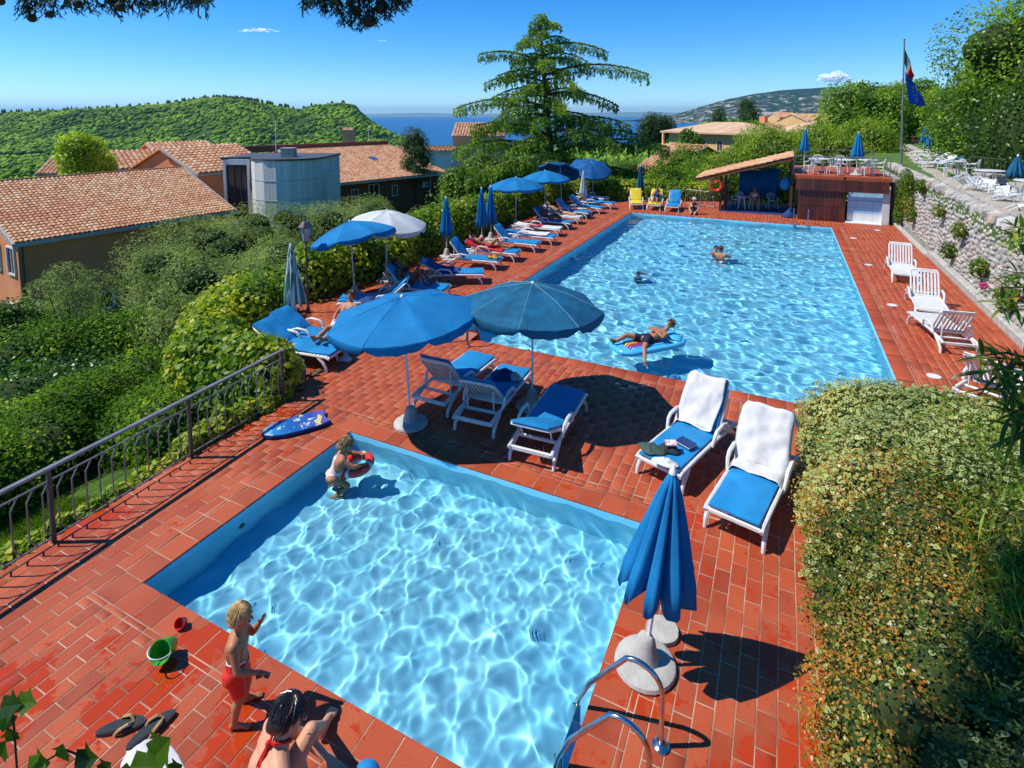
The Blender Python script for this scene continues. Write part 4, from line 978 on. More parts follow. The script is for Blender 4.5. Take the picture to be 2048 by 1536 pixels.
row([(1725, 168, 62, 10, 12, 16000, 'broad dense tree left of the flags'), (1800, 165, 66, 9, 12, 14000, 'dense tree directly behind the flags'), (1850, 160, 66, 7, 11, 12000, 'dense tree between the flags and the tall trees')], 'lime', .30, 'broad trees behind the flagpole', base=-1)
row([(1972, 72, 42, 6.2, 15, 30000, 'tall leafy tree right of the flags'), (2035, 12, 33, 7.5, 15, 32000, 'tallest leafy tree in the upper right corner'), (2110, -60, 30, 10, 16, 18000, 'tall leafy tree cut by the right edge'), (1918, 175, 47, 4.5, 8.0, 9000, 'lower leafy tree overhanging the lawn loungers')], 'lime', .17, 'tall leafy trees at the upper right', base=2.2)
e = empty('hedge', (0, 0, 0), 0, 'tall dark hedge wall under the leafy trees along the lawn', 'hedge')
A = at(1905, 330, 38); B = at(2060, 330, 25); foliage('leaves', path_blobs([(A.x, A.y, 2.2), (B.x, B.y, 2.2)], 2.6, 4.6, 8, .1), 22000, .16, G['dark_leaf'], e, up=.3)
# wooded middle distance left and right
def woods(name, n, pxr, dr, szr, label, mat='far_leaf', sx=1):
    pts = []; sz = []
    for _ in range(n):
        d = random.uniform(*dr); px = random.uniform(*pxr); l = (px - CX) * d / FPX; p = RGT * l + FWD * d; s_ = random.uniform(*szr) * min(1, (d / 600) ** .6); pts.append((p.x, p.y, terrain_h(l, d) + s_ * .55)); sz.append(s_)
    V = []; ctr = np.array(pts); S_ = np.array(sz); bl = [(c[0], c[1], c[2], s_, s_, s_ * .8) for c, s_ in zip(pts, sz)]
    o = tag(crowns(name, pts, sz, G[mat], ''), label, 'woodland', kind='stuff'); return bl
woods('valley_trees', 4200, (-300, 900), (90, 760), (1.6, 3.4), 'mixed green trees filling the valley between the roofs and the ridge')
woods('lakeside_trees', 1500, (760, 1420), (75, 900), (1.6, 3.2), 'green trees on the slope down to the lake')
woods('hillside_trees', 3600, (1290, 2150), (210, 1500), (2.6, 5.2), 'green trees scattered over the slope under the mountain')
near_w = []
for k in range(70):
    d = random.uniform(50, 85); px = random.uniform(905, 1320); l = (px - CX) * d / FPX; p = RGT * l + FWD * d; s_ = random.uniform(1.6, 3.0); near_w.append((p.x, p.y, terrain_h(l, d) + s_ * .6 + 1.5, s_, s_, s_))
e = foliage('garden_trees', near_w, 16000, .32, G['midgreen'], None); tag(e, 'mass of garden trees behind the trunk of the cedar', 'trees', kind='stuff')

# ------------------------------------------------------------------ the cedar
def cedar():
    d = 44.0; B = at(1105, 470, d); T = at(1085, 28, d); e = empty('cedar_tree', (0, 0, 0), 0, 'large weeping cedar with layered drooping branches above the parasols', 'tree')
    base = Vector((B.x, B.y, -4.5)); top = Vector((T.x, T.y, T.z)); q = MB()
    tr = [base.lerp(top, f) + Vector((.15 * math.sin(f * 5), .1 * math.cos(f * 4), 0)) for f in np.linspace(0, 1, 10)]
    q.tube(tr, [.42 * (1 - f) ** .8 + .02 for f in np.linspace(0, 1, 10)], 10); q.build('trunk', MT['bark'], e)
    H = top.z - base.z; P = []; D = []; BRn = []
    def on(z): return base.lerp(top, (z - base.z) / H)
    # silhouettes read off the photograph: start height, sideways reach, tip height (picture px), then many all round
    spec = [((1075, 62), (1042, 78)), ((1090, 48), (1124, 54)), ((1085, 30), (1062, 52)), ((1085, 30), (1100, 50)), ((1085, 34), (1078, 60)), ((1085, 42), (1060, 66)), ((1080, 92), (1030, 88)), ((1090, 130), (958, 101)), ((1100, 95), (1216, 98)), ((1110, 150), (1300, 138)), ((1090, 165), (968, 160)), ((1090, 215), (907, 208)), ((1105, 190), (1238, 205)), ((1100, 250), (1262, 242)), ((1090, 270), (940, 245)), ((1100, 300), (905, 290)), ((1105, 285), (1290, 262)), ((1100, 340), (880, 365)), ((1110, 310), (1340, 282)), ((1095, 180), (985, 190)), ((1100, 350), (930, 330)), ((1100, 370), (890, 400)), ((1100, 380), (960, 410)), ((1105, 330), (1230, 330)), ((1105, 350), (1300, 345)), ((1100, 230), (950, 262)), ((1105, 235), (1225, 255)), ((1095, 140), (1010, 150)), ((1095, 110), (1180, 122))]
    for (sx, sy), (ex_, ey) in spec:
        s = at(sx, sy, d); t_ = at(ex_, ey, d + random.uniform(-1.5, 1.5)); s = on(s.z); BRn.append((s, t_, (t_ - s).length))
    for k in range(38):
        f = (k + .5) / 38; z = top.z - .8 - (H - 5.5) * f; L = (1.2 + 6.8 * f ** .75) * random.uniform(.65, 1.0); a = k * 2.4 + random.uniform(-.3, .3)
        s = on(z); t_ = s + Vector((L * math.cos(a), L * math.sin(a), random.uniform(-.8, .3) * (.5 + L * .12))); BRn.append((s, t_, L))
    bq = MB()
    for s, t_, L in BRn:
        c = s.lerp(t_, .5) + Vector((0, 0, .15 * L + .2)); t_ = t_ - Vector((0, 0, .06 * L)); n = 10; pts = [s * (1 - f) ** 2 + c * 2 * f * (1 - f) + t_ * f * f for f in np.linspace(0, 1, n)]
        MB().tube(pts, [.10 * (1 - i / n) * min(1, L / 6) + .02 for i in range(n)], 5).build('branch', MT['bark'], e)
        dirv = (t_ - s).normalized(); side = dirv.cross(Vector((0, 0, 1))).normalized()
        m = int(L * 14)
        for k in range(m):
            f = .10 + .90 * (k + random.random()) / m; p = s * (1 - f) ** 2 + c * 2 * f * (1 - f) + t_ * f * f
            wd = (.26 + .55 * math.sin(math.pi * min(f * .85 + .08, 1))) * min(1.3, L / 4.5 + .25)
            off = side * random.uniform(-1, 1) * wd + Vector((0, 0, -abs(random.gauss(0, .06)))); hl = random.uniform(.15, .85) * min(1, .35 + L * .09)
            nn = int(8 + hl * 24)
            for i in range(nn):
                u = i / nn; P.append((p.x + off.x * (1 - 0) + random.gauss(0, .035), p.y + off.y + random.gauss(0, .035), p.z + off.z - off.length * .22 - hl * u)); D.append((random.gauss(0, .5) , random.gauss(0, .5), -.7 if u > .15 else .25))
            for i in range(6):
                u = random.random(); P.append((p.x + off.x * u, p.y + off.y * u, p.z + off.z * u + .03)); D.append((off.x + random.gauss(0, .2), off.y + random.gauss(0, .2), .1))
    P = np.array(P); D = unit(np.array(D)); n = len(P); s_ = RNG.uniform(.13, .23, (n, 1)); b = unit(np.cross(D, RNG.normal(size=(n, 3)))); K = [(0, 0), (.35, .22), (1, 0), (.35, -.22)]
    V = np.stack([P + D * s_ * a + b * s_ * c for a, c in K], 1).reshape(-1, 3); F = (np.arange(n) * 4)[:, None] + np.array([0, 1, 2, 3])
    cl = np.array([noise.noise(Vector(p) * .8) for p in P]); v = np.clip(.45 + .6 * cl + RNG.uniform(-.25, .25, n), 0, 1)
    o = npmesh('crown', V, F, G['cedar'], {'v': np.repeat(v, 4)}, e)
    print('cedar leaves', n)
cedar()

# ------------------------------------------------------------------ raised bed with variegated ivy, right foreground
def bush_top(x, y):
    # ground profile of the bank: rises away from the deck
    return 0
bb = []
for k in range(300):
    y = 2.9 + 7.2 * ((k // 15) + random.random()) / 20; x = .72 + 3.9 * ((k % 15) + random.random()) / 15; y = min(y, 9.9 - .62 * (x - .6) + random.uniform(-.3, .2))
    top = .25 + .95 * min(1, (x - .35) / .8) + .12 * (x - 1) + .14 * noise.noise(Vector((x * 1.3, y * 1.3, 0)))
    if y < 6.5: top *= .75 + .25 * (y - 3) / 3.5
    r = random.uniform(.30, .58); x += .14 * math.sin(y * 2.3) + .08 * math.sin(y * 5.1); bb.append((x + r * .42, y, top - r * .6 + .12 * noise.noise(Vector((x * 2.6, y * 2.6, 3))), r, r, r * .85))
bp_ = [q for q in bb if q[1] > 7.3]; bn_ = [q for q in bb if q[1] <= 7.9]
low = [(.66 + random.uniform(0, .12), y, .16, .27, .3, .36) for y in np.arange(3.2, 10.2, .3)]
bs = empty('ivy_bush', (0, 0, 0), 0, 'cream edged variegated ivy heaped on the bank beside the two towel covered loungers', 'bush')
foliage('leaves', bp_ + low[12:], 44000, .050, G['varieg'], bs, 'varieg', up=.8, hi=1.15, core_f=.8)
foliage('small_leaves', bp_, 30000, .034, G['berry'], bs, 'diamond', up=.8, hi=1.2, core=False)
bs2 = empty('cotoneaster_bush', (0, 0, 0), 0, 'bronze leaved sprawling shrub with orange berries beside the closed blue parasol', 'bush')
foliage('leaves', bn_ + low[:16], 125000, .030, G['berry'], bs2, 'diamond', up=.7, hi=1.22, core_f=.70)
foliage('ivy_leaves', bn_ + low[:14], 4000, .046, G['varieg'], bs2, 'varieg', up=.8, core=False, hi=1.12)
# arching sprays over the deck
P = []
for k in range(46):
    y = 3.6 + k * .12 + random.uniform(-.05, .05); z = random.uniform(.25, .75); L = random.uniform(.2, .42); a = random.uniform(-.5, .5)
    for i in range(26):
        u = i / 26; P.append((.62 - L * u * math.cos(a) + random.gauss(0, .012), y + L * u * math.sin(a) + random.gauss(0, .012), z - .55 * L * u * u + random.gauss(0, .012)))
P = np.array(P); V, F, v, e_ = leaf_mesh(P, np.tile([0, 0, 1.0], (len(P), 1)), .035, 'diamond', up=.5); npmesh('sprays', V, F, G['berry'], {'v': v}, bs2)
gs = []
n = 20000; x = 1.5 + 3 * RNG.uniform(0, 1, n) ** .7; y = RNG.uniform(3.2, 9.2, n); P = np.stack([x, y, .98 + .15 * (x - 1) + RNG.uniform(-.1, .25, n) - .25 * (y < 5)], 1)
V, F, v, e_ = leaf_mesh(P, np.tile([0, 0, 1.0], (n, 1)), .26, 'blade', up=0, rnd=1.3, hang=-.7)
V2 = V; o = npmesh('grass', V, F, G['grass'], {'v': v}); tag(o, 'long thin grass growing through the shrubs on the right bank', 'grass', kind='stuff')
o = MB().prism([(.93, .2), (.93, 8.0), (1.3, 10.6), (3.0, 10.7), (5.2, 8.1), (9, 7.9), (9, .2)], -1.9, .62).build('planting_bed', MT['inner']); tag(o, kind='structure')
# ------------------------------------------------------------------ furniture: loungers
def lounger_geo(theta):
    """meshes of a moulded plastic sun lounger; foot end at +y, origin under the middle; backrest raised by theta"""
    W2 = .335; z0 = .30; hy = -.28; out = []
    for s_ in (-1, 1):                                       # side frame rail with curved ends
        q = MB(); x = s_ * W2
        q.tube([(x, .98, z0 - .03), (x, .9, z0), (x, .4, z0 + .01), (x, hy, z0 + .01), (x, -.85, z0 - .02), (x, -.97, z0 - .05)], .030, 8, flat=1.0)
        out.append(('side_rail', q.mesh('side_rail', MT['white_plastic'], True), None))
        for y, ly in ((.72, .93), (-.60, -.90)):
            q = MB(); q.tube([(x, y, z0 - .02), (x + s_ * .01, (y * .45 + ly * .55), z0 - .10), (x + s_ * .015, ly * .98, .10), (x + s_ * .015, ly, 0)], [.036, .034, .028, .024], 7)
            out.append(('leg', q.mesh('leg', MT['white_plastic'], True), None))
        q = MB(); q.tube([(x + s_ * .03, .02, z0), (x + s_ * .045, -.03, z0 + .13), (x + s_ * .045, -.10, z0 + .19), (x + s_ * .045, -.32, z0 + .21), (x + s_ * .04, -.46, z0 + .17), (x + s_ * .03, -.52, z0 + .02)], [.024, .027, .03, .03, .027, .024], 7)
        out.append(('armrest', q.mesh('armrest', MT['white_plastic'], True), None))
    q = MB()
    for k in range(13):
        q.box((0, -.22 + k * .092, z0 + .015), (.61, .072, .022), bev=.005)
    q.box((0, .95, z0 - .02), (.64, .05, .06), bev=.012).box((0, -.93, z0 - .06), (.64, .04, .07), bev=.012).box((0, hy - .02, z0 - .01), (.64, .05, .05), bev=.01).box((0, -.60, z0 - .04), (.62, .04, .05), bev=.01)
    out.append(('seat', q.mesh('seat', MT['white_plastic'], False), None))
    T = Matrix.Translation((0, hy, z0 + .025)) @ Matrix.Rotation(-theta, 4, 'X')   # local -y runs up the back
    fr = MB(); L = .74; n = 8; top = [(W2 * .92 * math.cos(math.pi * k / n), -L + .09 - .055 * math.sin(math.pi * k / n) - .03, 0) for k in range(n + 1)]
    fr.tube([T @ Vector(p) for p in [(W2 * .92, 0, 0), (W2 * .93, -.35, 0)] + top + [(-W2 * .93, -.35, 0), (-W2 * .92, 0, 0)]], .024, 7)
    for y, w in ((-.02, .05), (-L + .03, .10)): fr.add(*_bx(0, y, 0, .60, w, .022), T)
    out.append(('backrest', fr.mesh('backrest', MT['white_plastic'], True), None))
    sl = MB(); sl.box((0, -.35, 0), (.046, .60, .018), bev=.004); sm = sl.mesh('slat', MT['white_plastic'])
    for k in range(7): out.append(('slat', sm, T @ Matrix.Translation(((k - 3) * .078, 0, 0))))
    st = MB(); p0 = T @ Vector((0, -.50, -.02))
    for s_ in (-1, 1): st.tube([(s_ * .24, p0.y, p0.z), (s_ * .24, -.62, z0 - .03)], .013, 5)
    st.tube([(-.24, -.62, z0 - .03), (.24, -.62, z0 - .03)], .013, 5)
    out.append(('prop', st.mesh('prop', MT['white_plastic']), None))
    return out, T
def pad_geo(theta, mat, T, thick=.045):
    n = 16; W_ = .30; V = []; F = []
    ys = list(np.linspace(.97, -.26, 12)); rows = [(y, .328 + .006 * math.sin(y * 9), None) for y in ys]
    pr = [(Vector((0, y, .340 + .004 * math.sin(y * 7))), Vector((0, 0, 1))) for y in ys]
    up = T.to_3x3() @ Vector((0, 0, 1))
    for k in range(10): u = .05 + .74 * k / 9; pr.append((T @ Vector((0, -u, .03)), up))
    m = 7
    for i, (p, nn) in enumerate(pr):
        e = 1.0
        for j in range(m):
            x = -W_ + 2 * W_ * j / (m - 1); ed = .5 if j in (0, m - 1) or i in (0, len(pr) - 1) else 1
            V.append(tuple(p + Vector((x, 0, 0)) + nn * thick * ed * (1 + .12 * math.sin(i * 1.3 + j))))
    nb_ = len(V)
    for i, (p, nn) in enumerate(pr):
        for j in range(m): x = -W_ + 2 * W_ * j / (m - 1); V.append(tuple(p + Vector((x, 0, 0)) - nn * .0))
    R_ = len(pr)
    for i in range(R_ - 1):
        for j in range(m - 1):
            a = i * m + j; F.append((a, a + 1, a + m + 1, a + m)); F.append((nb_ + a, nb_ + a + m, nb_ + a + m + 1, nb_ + a + 1))
    for i in range(R_ - 1): a = i * m; F.append((a, a + m, nb_ + a + m, nb_ + a)); a = i * m + m - 1; F.append((a, nb_ + a, nb_ + a + m, a + m))
    for j in range(m - 1): F.append((j, nb_ + j, nb_ + j + 1, j + 1)); a = (R_ - 1) * m + j; F.append((a, a + 1, nb_ + a + 1, nb_ + a))
    return V, F
LG = {}
def lounger(x, y, rz, deg, label, pad='blue_pad', group='loungers along the hedge', z=0.0, s=1.0):
    if deg not in LG: LG[deg] = lounger_geo(R(deg))
    geo, T = LG[deg]; e = empty('sun_lounger', (x, y, z), R(rz), label, 'sun lounger', group, s)
    for nm, me, Mx in geo:
        o = link(nm, me, e)
        if Mx is not None: o.matrix_local = Mx
    if pad:
        if (deg, pad) not in LG:
            V, F = pad_geo(R(deg), pad, T); me = bpy.data.meshes.new('cushion'); me.from_pydata(V, [], F); me.materials.append(MT[pad]); me.polygons.foreach_set('use_smooth', [True] * len(F)); me.set_sharp_from_angle(angle=R(50)); LG[(deg, pad)] = me
        link('cushion', LG[(deg, pad)], e)
    return e
# rz: 0 = foot end towards +y (away); -90 = foot towards +x (the pool); 180 = foot towards the camera
GH = 'sun loungers along the creeper hedge'
def foot(fx, fy, hx, hy_, deg, label, **kw):
    a = math.degrees(math.atan2(fy - hy_, fx - hx)) - 90; r = math.hypot(fx - hx, fy - hy_); ux, uy = (fx - hx) / r, (fy - hy_) / r
    return lounger(fx - ux * .98, fy - uy * .98, a, deg, label, group=kw.pop('group', GH), **kw)
LA = foot(-8.16, 8.62, -10.35, 8.28, 32, 'blue padded lounger nearest the creeper hedge corner, a sunbather\'s legs over its foot end')
foot(-8.35, 9.15, -10.1, 8.98, 34, 'blue padded lounger just behind the nearest one on the hedge side')
foot(-10.5, 11.2, -8.5, 12.3, 42, 'blue lounger turned round with its raised back towards the pool')
foot(-8.42, 13.25, -10.55, 12.85, 50, 'blue lounger with upright back holding a dark haired sunbather with bent knees')
foot(-8.30, 15.2, -10.35, 14.1, 28, 'blue lounger set askew with a dark blue towel, beyond the dark haired sunbather', )
foot(-8.50, 16.75, -10.6, 16.35, 52, 'blue lounger with a yellow and black bag on its foot end')
foot(-8.40, 18.0, -10.5, 17.7, 22, 'blue lounger carrying the woman on the red towel')
foot(-8.28, 19.6, -10.35, 19.4, 48, 'blue lounger with raised back just beyond the red towel sunbather')
foot(-8.17, 21.0, -10.2, 20.7, 8, 'flat blue lounger with pale patterned towel')
foot(-8.50, 22.6, -10.5, 22.3, 6, 'flat lounger with a white cover and folded red towel', pad='white_towel')
foot(-8.60, 24.2, -10.7, 24.0, 50, 'blue lounger with upright back and a person reading under the first row parasol')
foot(-8.62, 25.6, -10.7, 25.5, 34, 'white covered lounger carrying a pale sunbather lying back', pad='white_towel')
foot(-8.64, 27.1, -10.7, 27.2, 44, 'deep blue empty lounger behind the pale sunbather')
foot(-8.50, 28.8, -10.6, 28.9, 40, 'blue lounger, second from the end of the hedge row')
foot(-8.36, 30.5, -10.4, 30.6, 38, 'blue lounger, last of the hedge row')
foot(-9.3, 32.3, -11.2, 32.8, 12, 'dark blue lounger in the corner under the tilted blue parasol', pad='navy_cloth')
GF = 'loungers across the far end'
foot(-7.15, 30.75, -7.65, 32.6, 56, 'yellow covered lounger, empty, at the far end of the deck', pad='yellow_cloth', group=GF)
foot(-6.25, 30.85, -6.4, 32.8, 56, 'yellow backed lounger with a reader in blue at the far end', pad='yellow_cloth', group=GF)
foot(-5.25, 30.75, -5.35, 32.6, 60, 'blue lounger facing the pool at the far end, right of the yellow ones', group=GF)
GC = 'three blue loungers seen from behind between the pools'
foot(-5.38, 9.75, -5.38, 7.8, 50, 'white slatted lounger with blue pad seen from behind, left of three between the pools', group=GC)
foot(-4.50, 9.50, -4.36, 7.55, 44, 'white slatted lounger with dark clothes on its pad, middle of three between the pools', group=GC)
foot(-3.28, 9.15, -3.18, 7.2, 24, 'low backed white lounger with blue pad beside the green parasol pole, right of three', group=GC)
GT = 'two loungers draped with white towels'
foot(-1.40, 7.62, -.80, 9.45, 60, 'towel draped blue lounger with clothes and a book on its foot end', group=GT)
foot(-.36, 6.95, .06, 8.82, 60, 'towel draped blue lounger pushed against the variegated bush', group=GT)
GR = 'bare white loungers below the stone wall'
foot(3.62, 20.6, 3.68, 22.6, 62, 'bare white slatted lounger farthest along the stone wall', pad=None, group=GR)
foot(3.60, 17.0, 3.68, 18.95, 62, 'bare white slatted lounger facing the camera, second from the far end of the wall', pad=None, group=GR)
foot(3.35, 16.75, 3.68, 14.8, 52, 'bare white slatted lounger with its back turned, in the middle of the wall row', pad=None, group=GR)
foot(4.35, 13.7, 3.70, 12.75, 52, 'bare white slatted lounger behind the oleander leaves at the right edge', pad=None, group=GR)

# ------------------------------------------------------------------ parasols
MT['stripe_canvas'] = None
def stripe_mat():
    m, t, b = newmat('striped_canvas'); tc = N(t, 'ShaderNodeTexCoord').outputs['Object']; sx = N(t, 'ShaderNodeSeparateXYZ'); t.links.new(tc, sx.inputs[0])
    a = math_n(t, 'ARCTAN2', sx.outputs[1], sx.outputs[0]); f = math_n(t, 'SINE', math_n(t, 'MULTIPLY', a, 10.0))
    t.links.new(mixc(t, ramp(t, math_n(t, 'ADD', math_n(t, 'MULTIPLY', f, .5), .5), [(.48, 0.), (.52, 1.)]), (.06, .20, .16), (.62, .64, .58)), b.inputs['Base Color']); b.inputs['Roughness'].default_value = .8; return m
MT['stripe_canvas'] = stripe_mat()
def parasol_base(e, x=0, y=0, r=.28, big=False):
    q = MB(); q.lathe([(r, 0), (r + .01, .02), (r, .05), (r * .85, .075), (.13, .085), (.115, .12), (.09, .26), (.065, .31), (.05, .32)], 24, (x, y, 0)); q.build('base', MT['concrete'], e, True)
def open_parasol(bx, by, tx, ty, zt, r, label, mat, group, tilt=(0, 0), drop=.42, ng=8, val=.13, poleM='white_pole', z=0.0):
    e = empty('parasol', (bx, by, z), 0, label, 'parasol', group); parasol_base(e)
    top = Vector((tx - bx, ty - by, zt)); MB().tube([(0, 0, .05), top * .5 + Vector((0, 0, 0)), top], .019, 8).build('pole', MT[poleM], e)
    Tm = Matrix.Translation(top) @ Euler((tilt[0], tilt[1], random.uniform(0, .6))).to_matrix().to_4x4(); per = 10; nn = ng * per; rings = [(.03, .02), (.25, -.045), (.5, -.13), (.75, -.26), (.92, -.36), (1.0, -.42)]
    V = []; F = []
    for j, (rr, zz) in enumerate(rings):
        for k in range(nn):
            a = 2 * math.pi * k / nn; u = (k % per) / per; sag = math.sin(math.pi * u); rad_ = r * rr * (1 - .07 * sag * rr); V.append((rad_ * math.cos(a), rad_ * math.sin(a), zz / .42 * drop - .06 * sag * rr * (1 - .35 * rr) + .004 * math.sin(k * 1.9 + j * 2.2) * rr))
    for k in range(nn):
        a = 2 * math.pi * k / nn; u = (k % per) / per; sag = math.sin(math.pi * u); rad_ = r * (1 - .055 * sag) * 1.005
        V.append((rad_ * math.cos(a) * 1.01, rad_ * math.sin(a) * 1.01, -drop - .02 * sag - val * (.35 + .8 * sag ** .5) + .012 * math.sin(k * 2.1)))
    R_ = len(rings) + 1
    F = [(j * nn + k, j * nn + (k + 1) % nn, (j + 1) * nn + (k + 1) % nn, (j + 1) * nn + k) for j in range(R_ - 1) for k in range(nn) if not (j == R_ - 2 and k % per == 0 and False)]
    V = [tuple(Tm @ Vector(p)) for p in V]
    c = npmesh('canopy', V, F, MT[mat], parent=e, smooth=True); c.modifiers.new('thick', 'SOLIDIFY').thickness = .004; c.data.set_sharp_from_angle(angle=R(35))
    for k in range(ng):
        a = 2 * math.pi * k / ng; MB().tube([Tm @ Vector((.02 * math.cos(a), .02 * math.sin(a), -.02)), Tm @ Vector((r * .55 * math.cos(a), r * .55 * math.sin(a), -.16 / .42 * drop - .015)), Tm @ Vector((r * math.cos(a), r * math.sin(a), -drop - .012))], .006, 4).build('rib', MT['grey_metal'], e)
        MB().tube([Tm @ Vector((.02, 0, -.62)), Tm @ Vector((r * .5 * math.cos(a), r * .5 * math.sin(a), -.15 / .42 * drop - .02))], .005, 4).build('strut', MT['grey_metal'], e)
    for k in range(ng):
        a = 2 * math.pi * k / ng; MB().tube([Tm @ Vector((r * f_ * math.cos(a), r * f_ * math.sin(a), z_ / .42 * drop + .004)) for f_, z_ in rings], .0055, 4).build('seam', MT['seam'] if mat == 'teal_canvas' else MT[mat], e)
    MB().lathe([(.012, .0), (.035, .012), (.035, .03), (.02, .05), (.0, .06)], 10, M=Tm).build('finial', MT['white_plastic'], e, True)
    return e
def closed_parasol(bx, by, zt, label, mat, group, lean=(0, 0), zb=.75, rb=.26, z=0.0, nf=8, base=True, poleM='white_pole'):
    e = empty('parasol', (bx, by, z), 0, label, 'parasol', group)
    if base: parasol_base(e)
    top = Vector((lean[0], lean[1], zt)); ax = top.normalized(); MB().tube([(0, 0, .05), top], .019, 8).build('pole', MT[poleM], e)
    M_ = Matrix.Translation((0, 0, 0)) @ ax.to_track_quat('Z', 'Y').to_matrix().to_4x4(); Lz = top.length
    per = 8; nn = nf * per; V = []; rows = 9; ph = random.uniform(0, 1)
    for j in range(rows):
        f = j / (rows - 1); zz = Lz - (Lz - zb) * f; rr = .03 + (rb - .03) * (f ** .85)
        for k in range(nn):
            a = 2 * math.pi * k / nn + ph; u = (k % per) / per; s_ = math.sin(math.pi * u); fold = .42 + .58 * abs(s_) ** .8 + .07 * math.sin(k * 1.7 + j * .3)
            zz2 = zz - (.10 * s_ if j == rows - 1 else 0) + (.05 * math.sin(k * .9) * f * f); V.append((rr * fold * math.cos(a), rr * fold * math.sin(a), zz2))
    F = [(j * nn + k, j * nn + (k + 1) % nn, (j + 1) * nn + (k + 1) % nn, (j + 1) * nn + k) for j in range(rows - 1) for k in range(nn)]
    V = [tuple(M_ @ Vector(p)) for p in V]; c = npmesh('canopy', V, F, MT[mat], parent=e, smooth=True); c.modifiers.new('thick', 'SOLIDIFY').thickness = .004
    MB().lathe([(.012, -.01), (.04, .0), (.035, .03), (.015, .06), (.004, .08)], 10, M=M_ @ Matrix.Translation((0, 0, Lz))).build('finial', MT['white_plastic'], e, True)
    return e
MT['seam'] = fabric('faded_seam', (.16, .34, .36))
GP = 'parasols along the hedge'
closed_parasol(-10.2, 9.45, 2.15, 'closed green and cream striped parasol behind the nearest hedge loungers', 'stripe_canvas', GP, (-.12, .0), .85, .26)
open_parasol(-11.0, 12.35, -10.90, 12.1, 2.22, 1.22, 'open bright blue parasol nearest along the hedge, tilted', 'blue_canvas', GP, (-.1, -.22))
open_parasol(-11.1, 13.9, -11.0, 13.9, 2.25, 1.25, 'open white parasol overlapping the nearest blue one', 'white_canvas', GP, (0, .08))
closed_parasol(-11.0, 17.3, 2.2, 'closed blue parasol standing alone behind the yellow bag lounger', 'blue_canvas', GP, (0, 0), .9, .25)
closed_parasol(-10.95, 19.9, 2.25, 'closed blue parasol, left one of a touching pair', 'blue_canvas', GP, (0, 0), .75, .26)
closed_parasol(-10.9, 20.6, 2.25, 'closed blue parasol, right one of a touching pair', 'blue_canvas', GP, (0, 0), .8, .25)
open_parasol(-11.2, 23.7, -11.2, 23.7, 2.3, 1.3, 'open blue parasol left of the cedar foot, first of two', 'blue_canvas', GP)
open_parasol(-11.2, 27.3, -11.2, 27.3, 2.3, 1.3, 'open blue parasol below the cedar, second of two', 'blue_canvas', GP)
open_parasol(-11.5, 30.6, -11.7, 30.8, 2.35, 1.25, 'dark green open parasol seen from below near the cedar', 'navy_canvas', GP, (-.45, .25), poleM='white_pole')
closed_parasol(-9.9, 29.7, 2.1, 'closed white parasol in front of the dark open ones', 'white_canvas', GP, (0, 0), .85, .22)
open_parasol(-10.3, 33.0, -10.5, 33.0, 2.35, 1.3, 'open deep blue parasol tilted towards the camera at the end of the row', 'navy_canvas', GP, (.42, .1))
closed_parasol(-7.7, 34.0, 2.15, 'closed dark teal parasol behind the yellow loungers', 'teal_canvas', GP, (0, 0), .75, .24)
open_parasol(-5.47, 7.42, -5.60, 7.42, 2.18, 1.24, 'open bright blue parasol over the left of the three loungers between the pools', 'blue_canvas', 'parasols between the pools', (.05, -.07), .30)
open_parasol(-3.86, 8.85, -3.84, 8.82, 2.26, 1.25, 'open faded dark teal parasol with white seams between the pools', 'teal_canvas', 'parasols between the pools', (-.03, .04), .37)
CP = closed_parasol(-.97, 4.93, 1.93, 'large closed blue parasol in a concrete base beside the paddling pool', 'blue_canvas', 'parasols between the pools', (.19, .10), .86, .35, nf=9)
MB().lathe([(.16, 0), (.165, .015), (.16, .045), (.02, .05)], 24, (.08, .42, 0)).build('spare_weight', MT['concrete'], CP, True)
GQ = 'closed parasols on the roof terrace and lawn'
closed_parasol(1.05, 33.3, 2.25, 'closed blue parasol at the left corner of the roof terrace', 'blue_canvas', GQ, (0, 0), 1.15, .24, z=TZ)
closed_parasol(3.35, 32.4, 2.1, 'closed blue parasol standing among the terrace tables', 'blue_canvas', GQ, (0, 0), .95, .30, z=TZ)
for (px, py, d, lab) in [(1850, 255, 42, 'small closed blue parasol farthest along the lawn loungers'), (1861, 266, 36, 'closed blue parasol in front of the farthest one on the lawn'), (1884, 260, 38, 'closed blue parasol right of the garden path')]:
    T = at(px, py, d); closed_parasol(T.x, T.y, T.z - LZ, lab, 'blue_canvas', GQ, (0, 0), 1.0, .24, z=LZ)
T = at(2036, 312, 20.5); closed_parasol(T.x, T.y, T.z - LZ, 'closed teal parasol at the right edge above the tipped white chairs', 'teal_canvas', GQ, (0, 0), .75, .30, z=LZ)

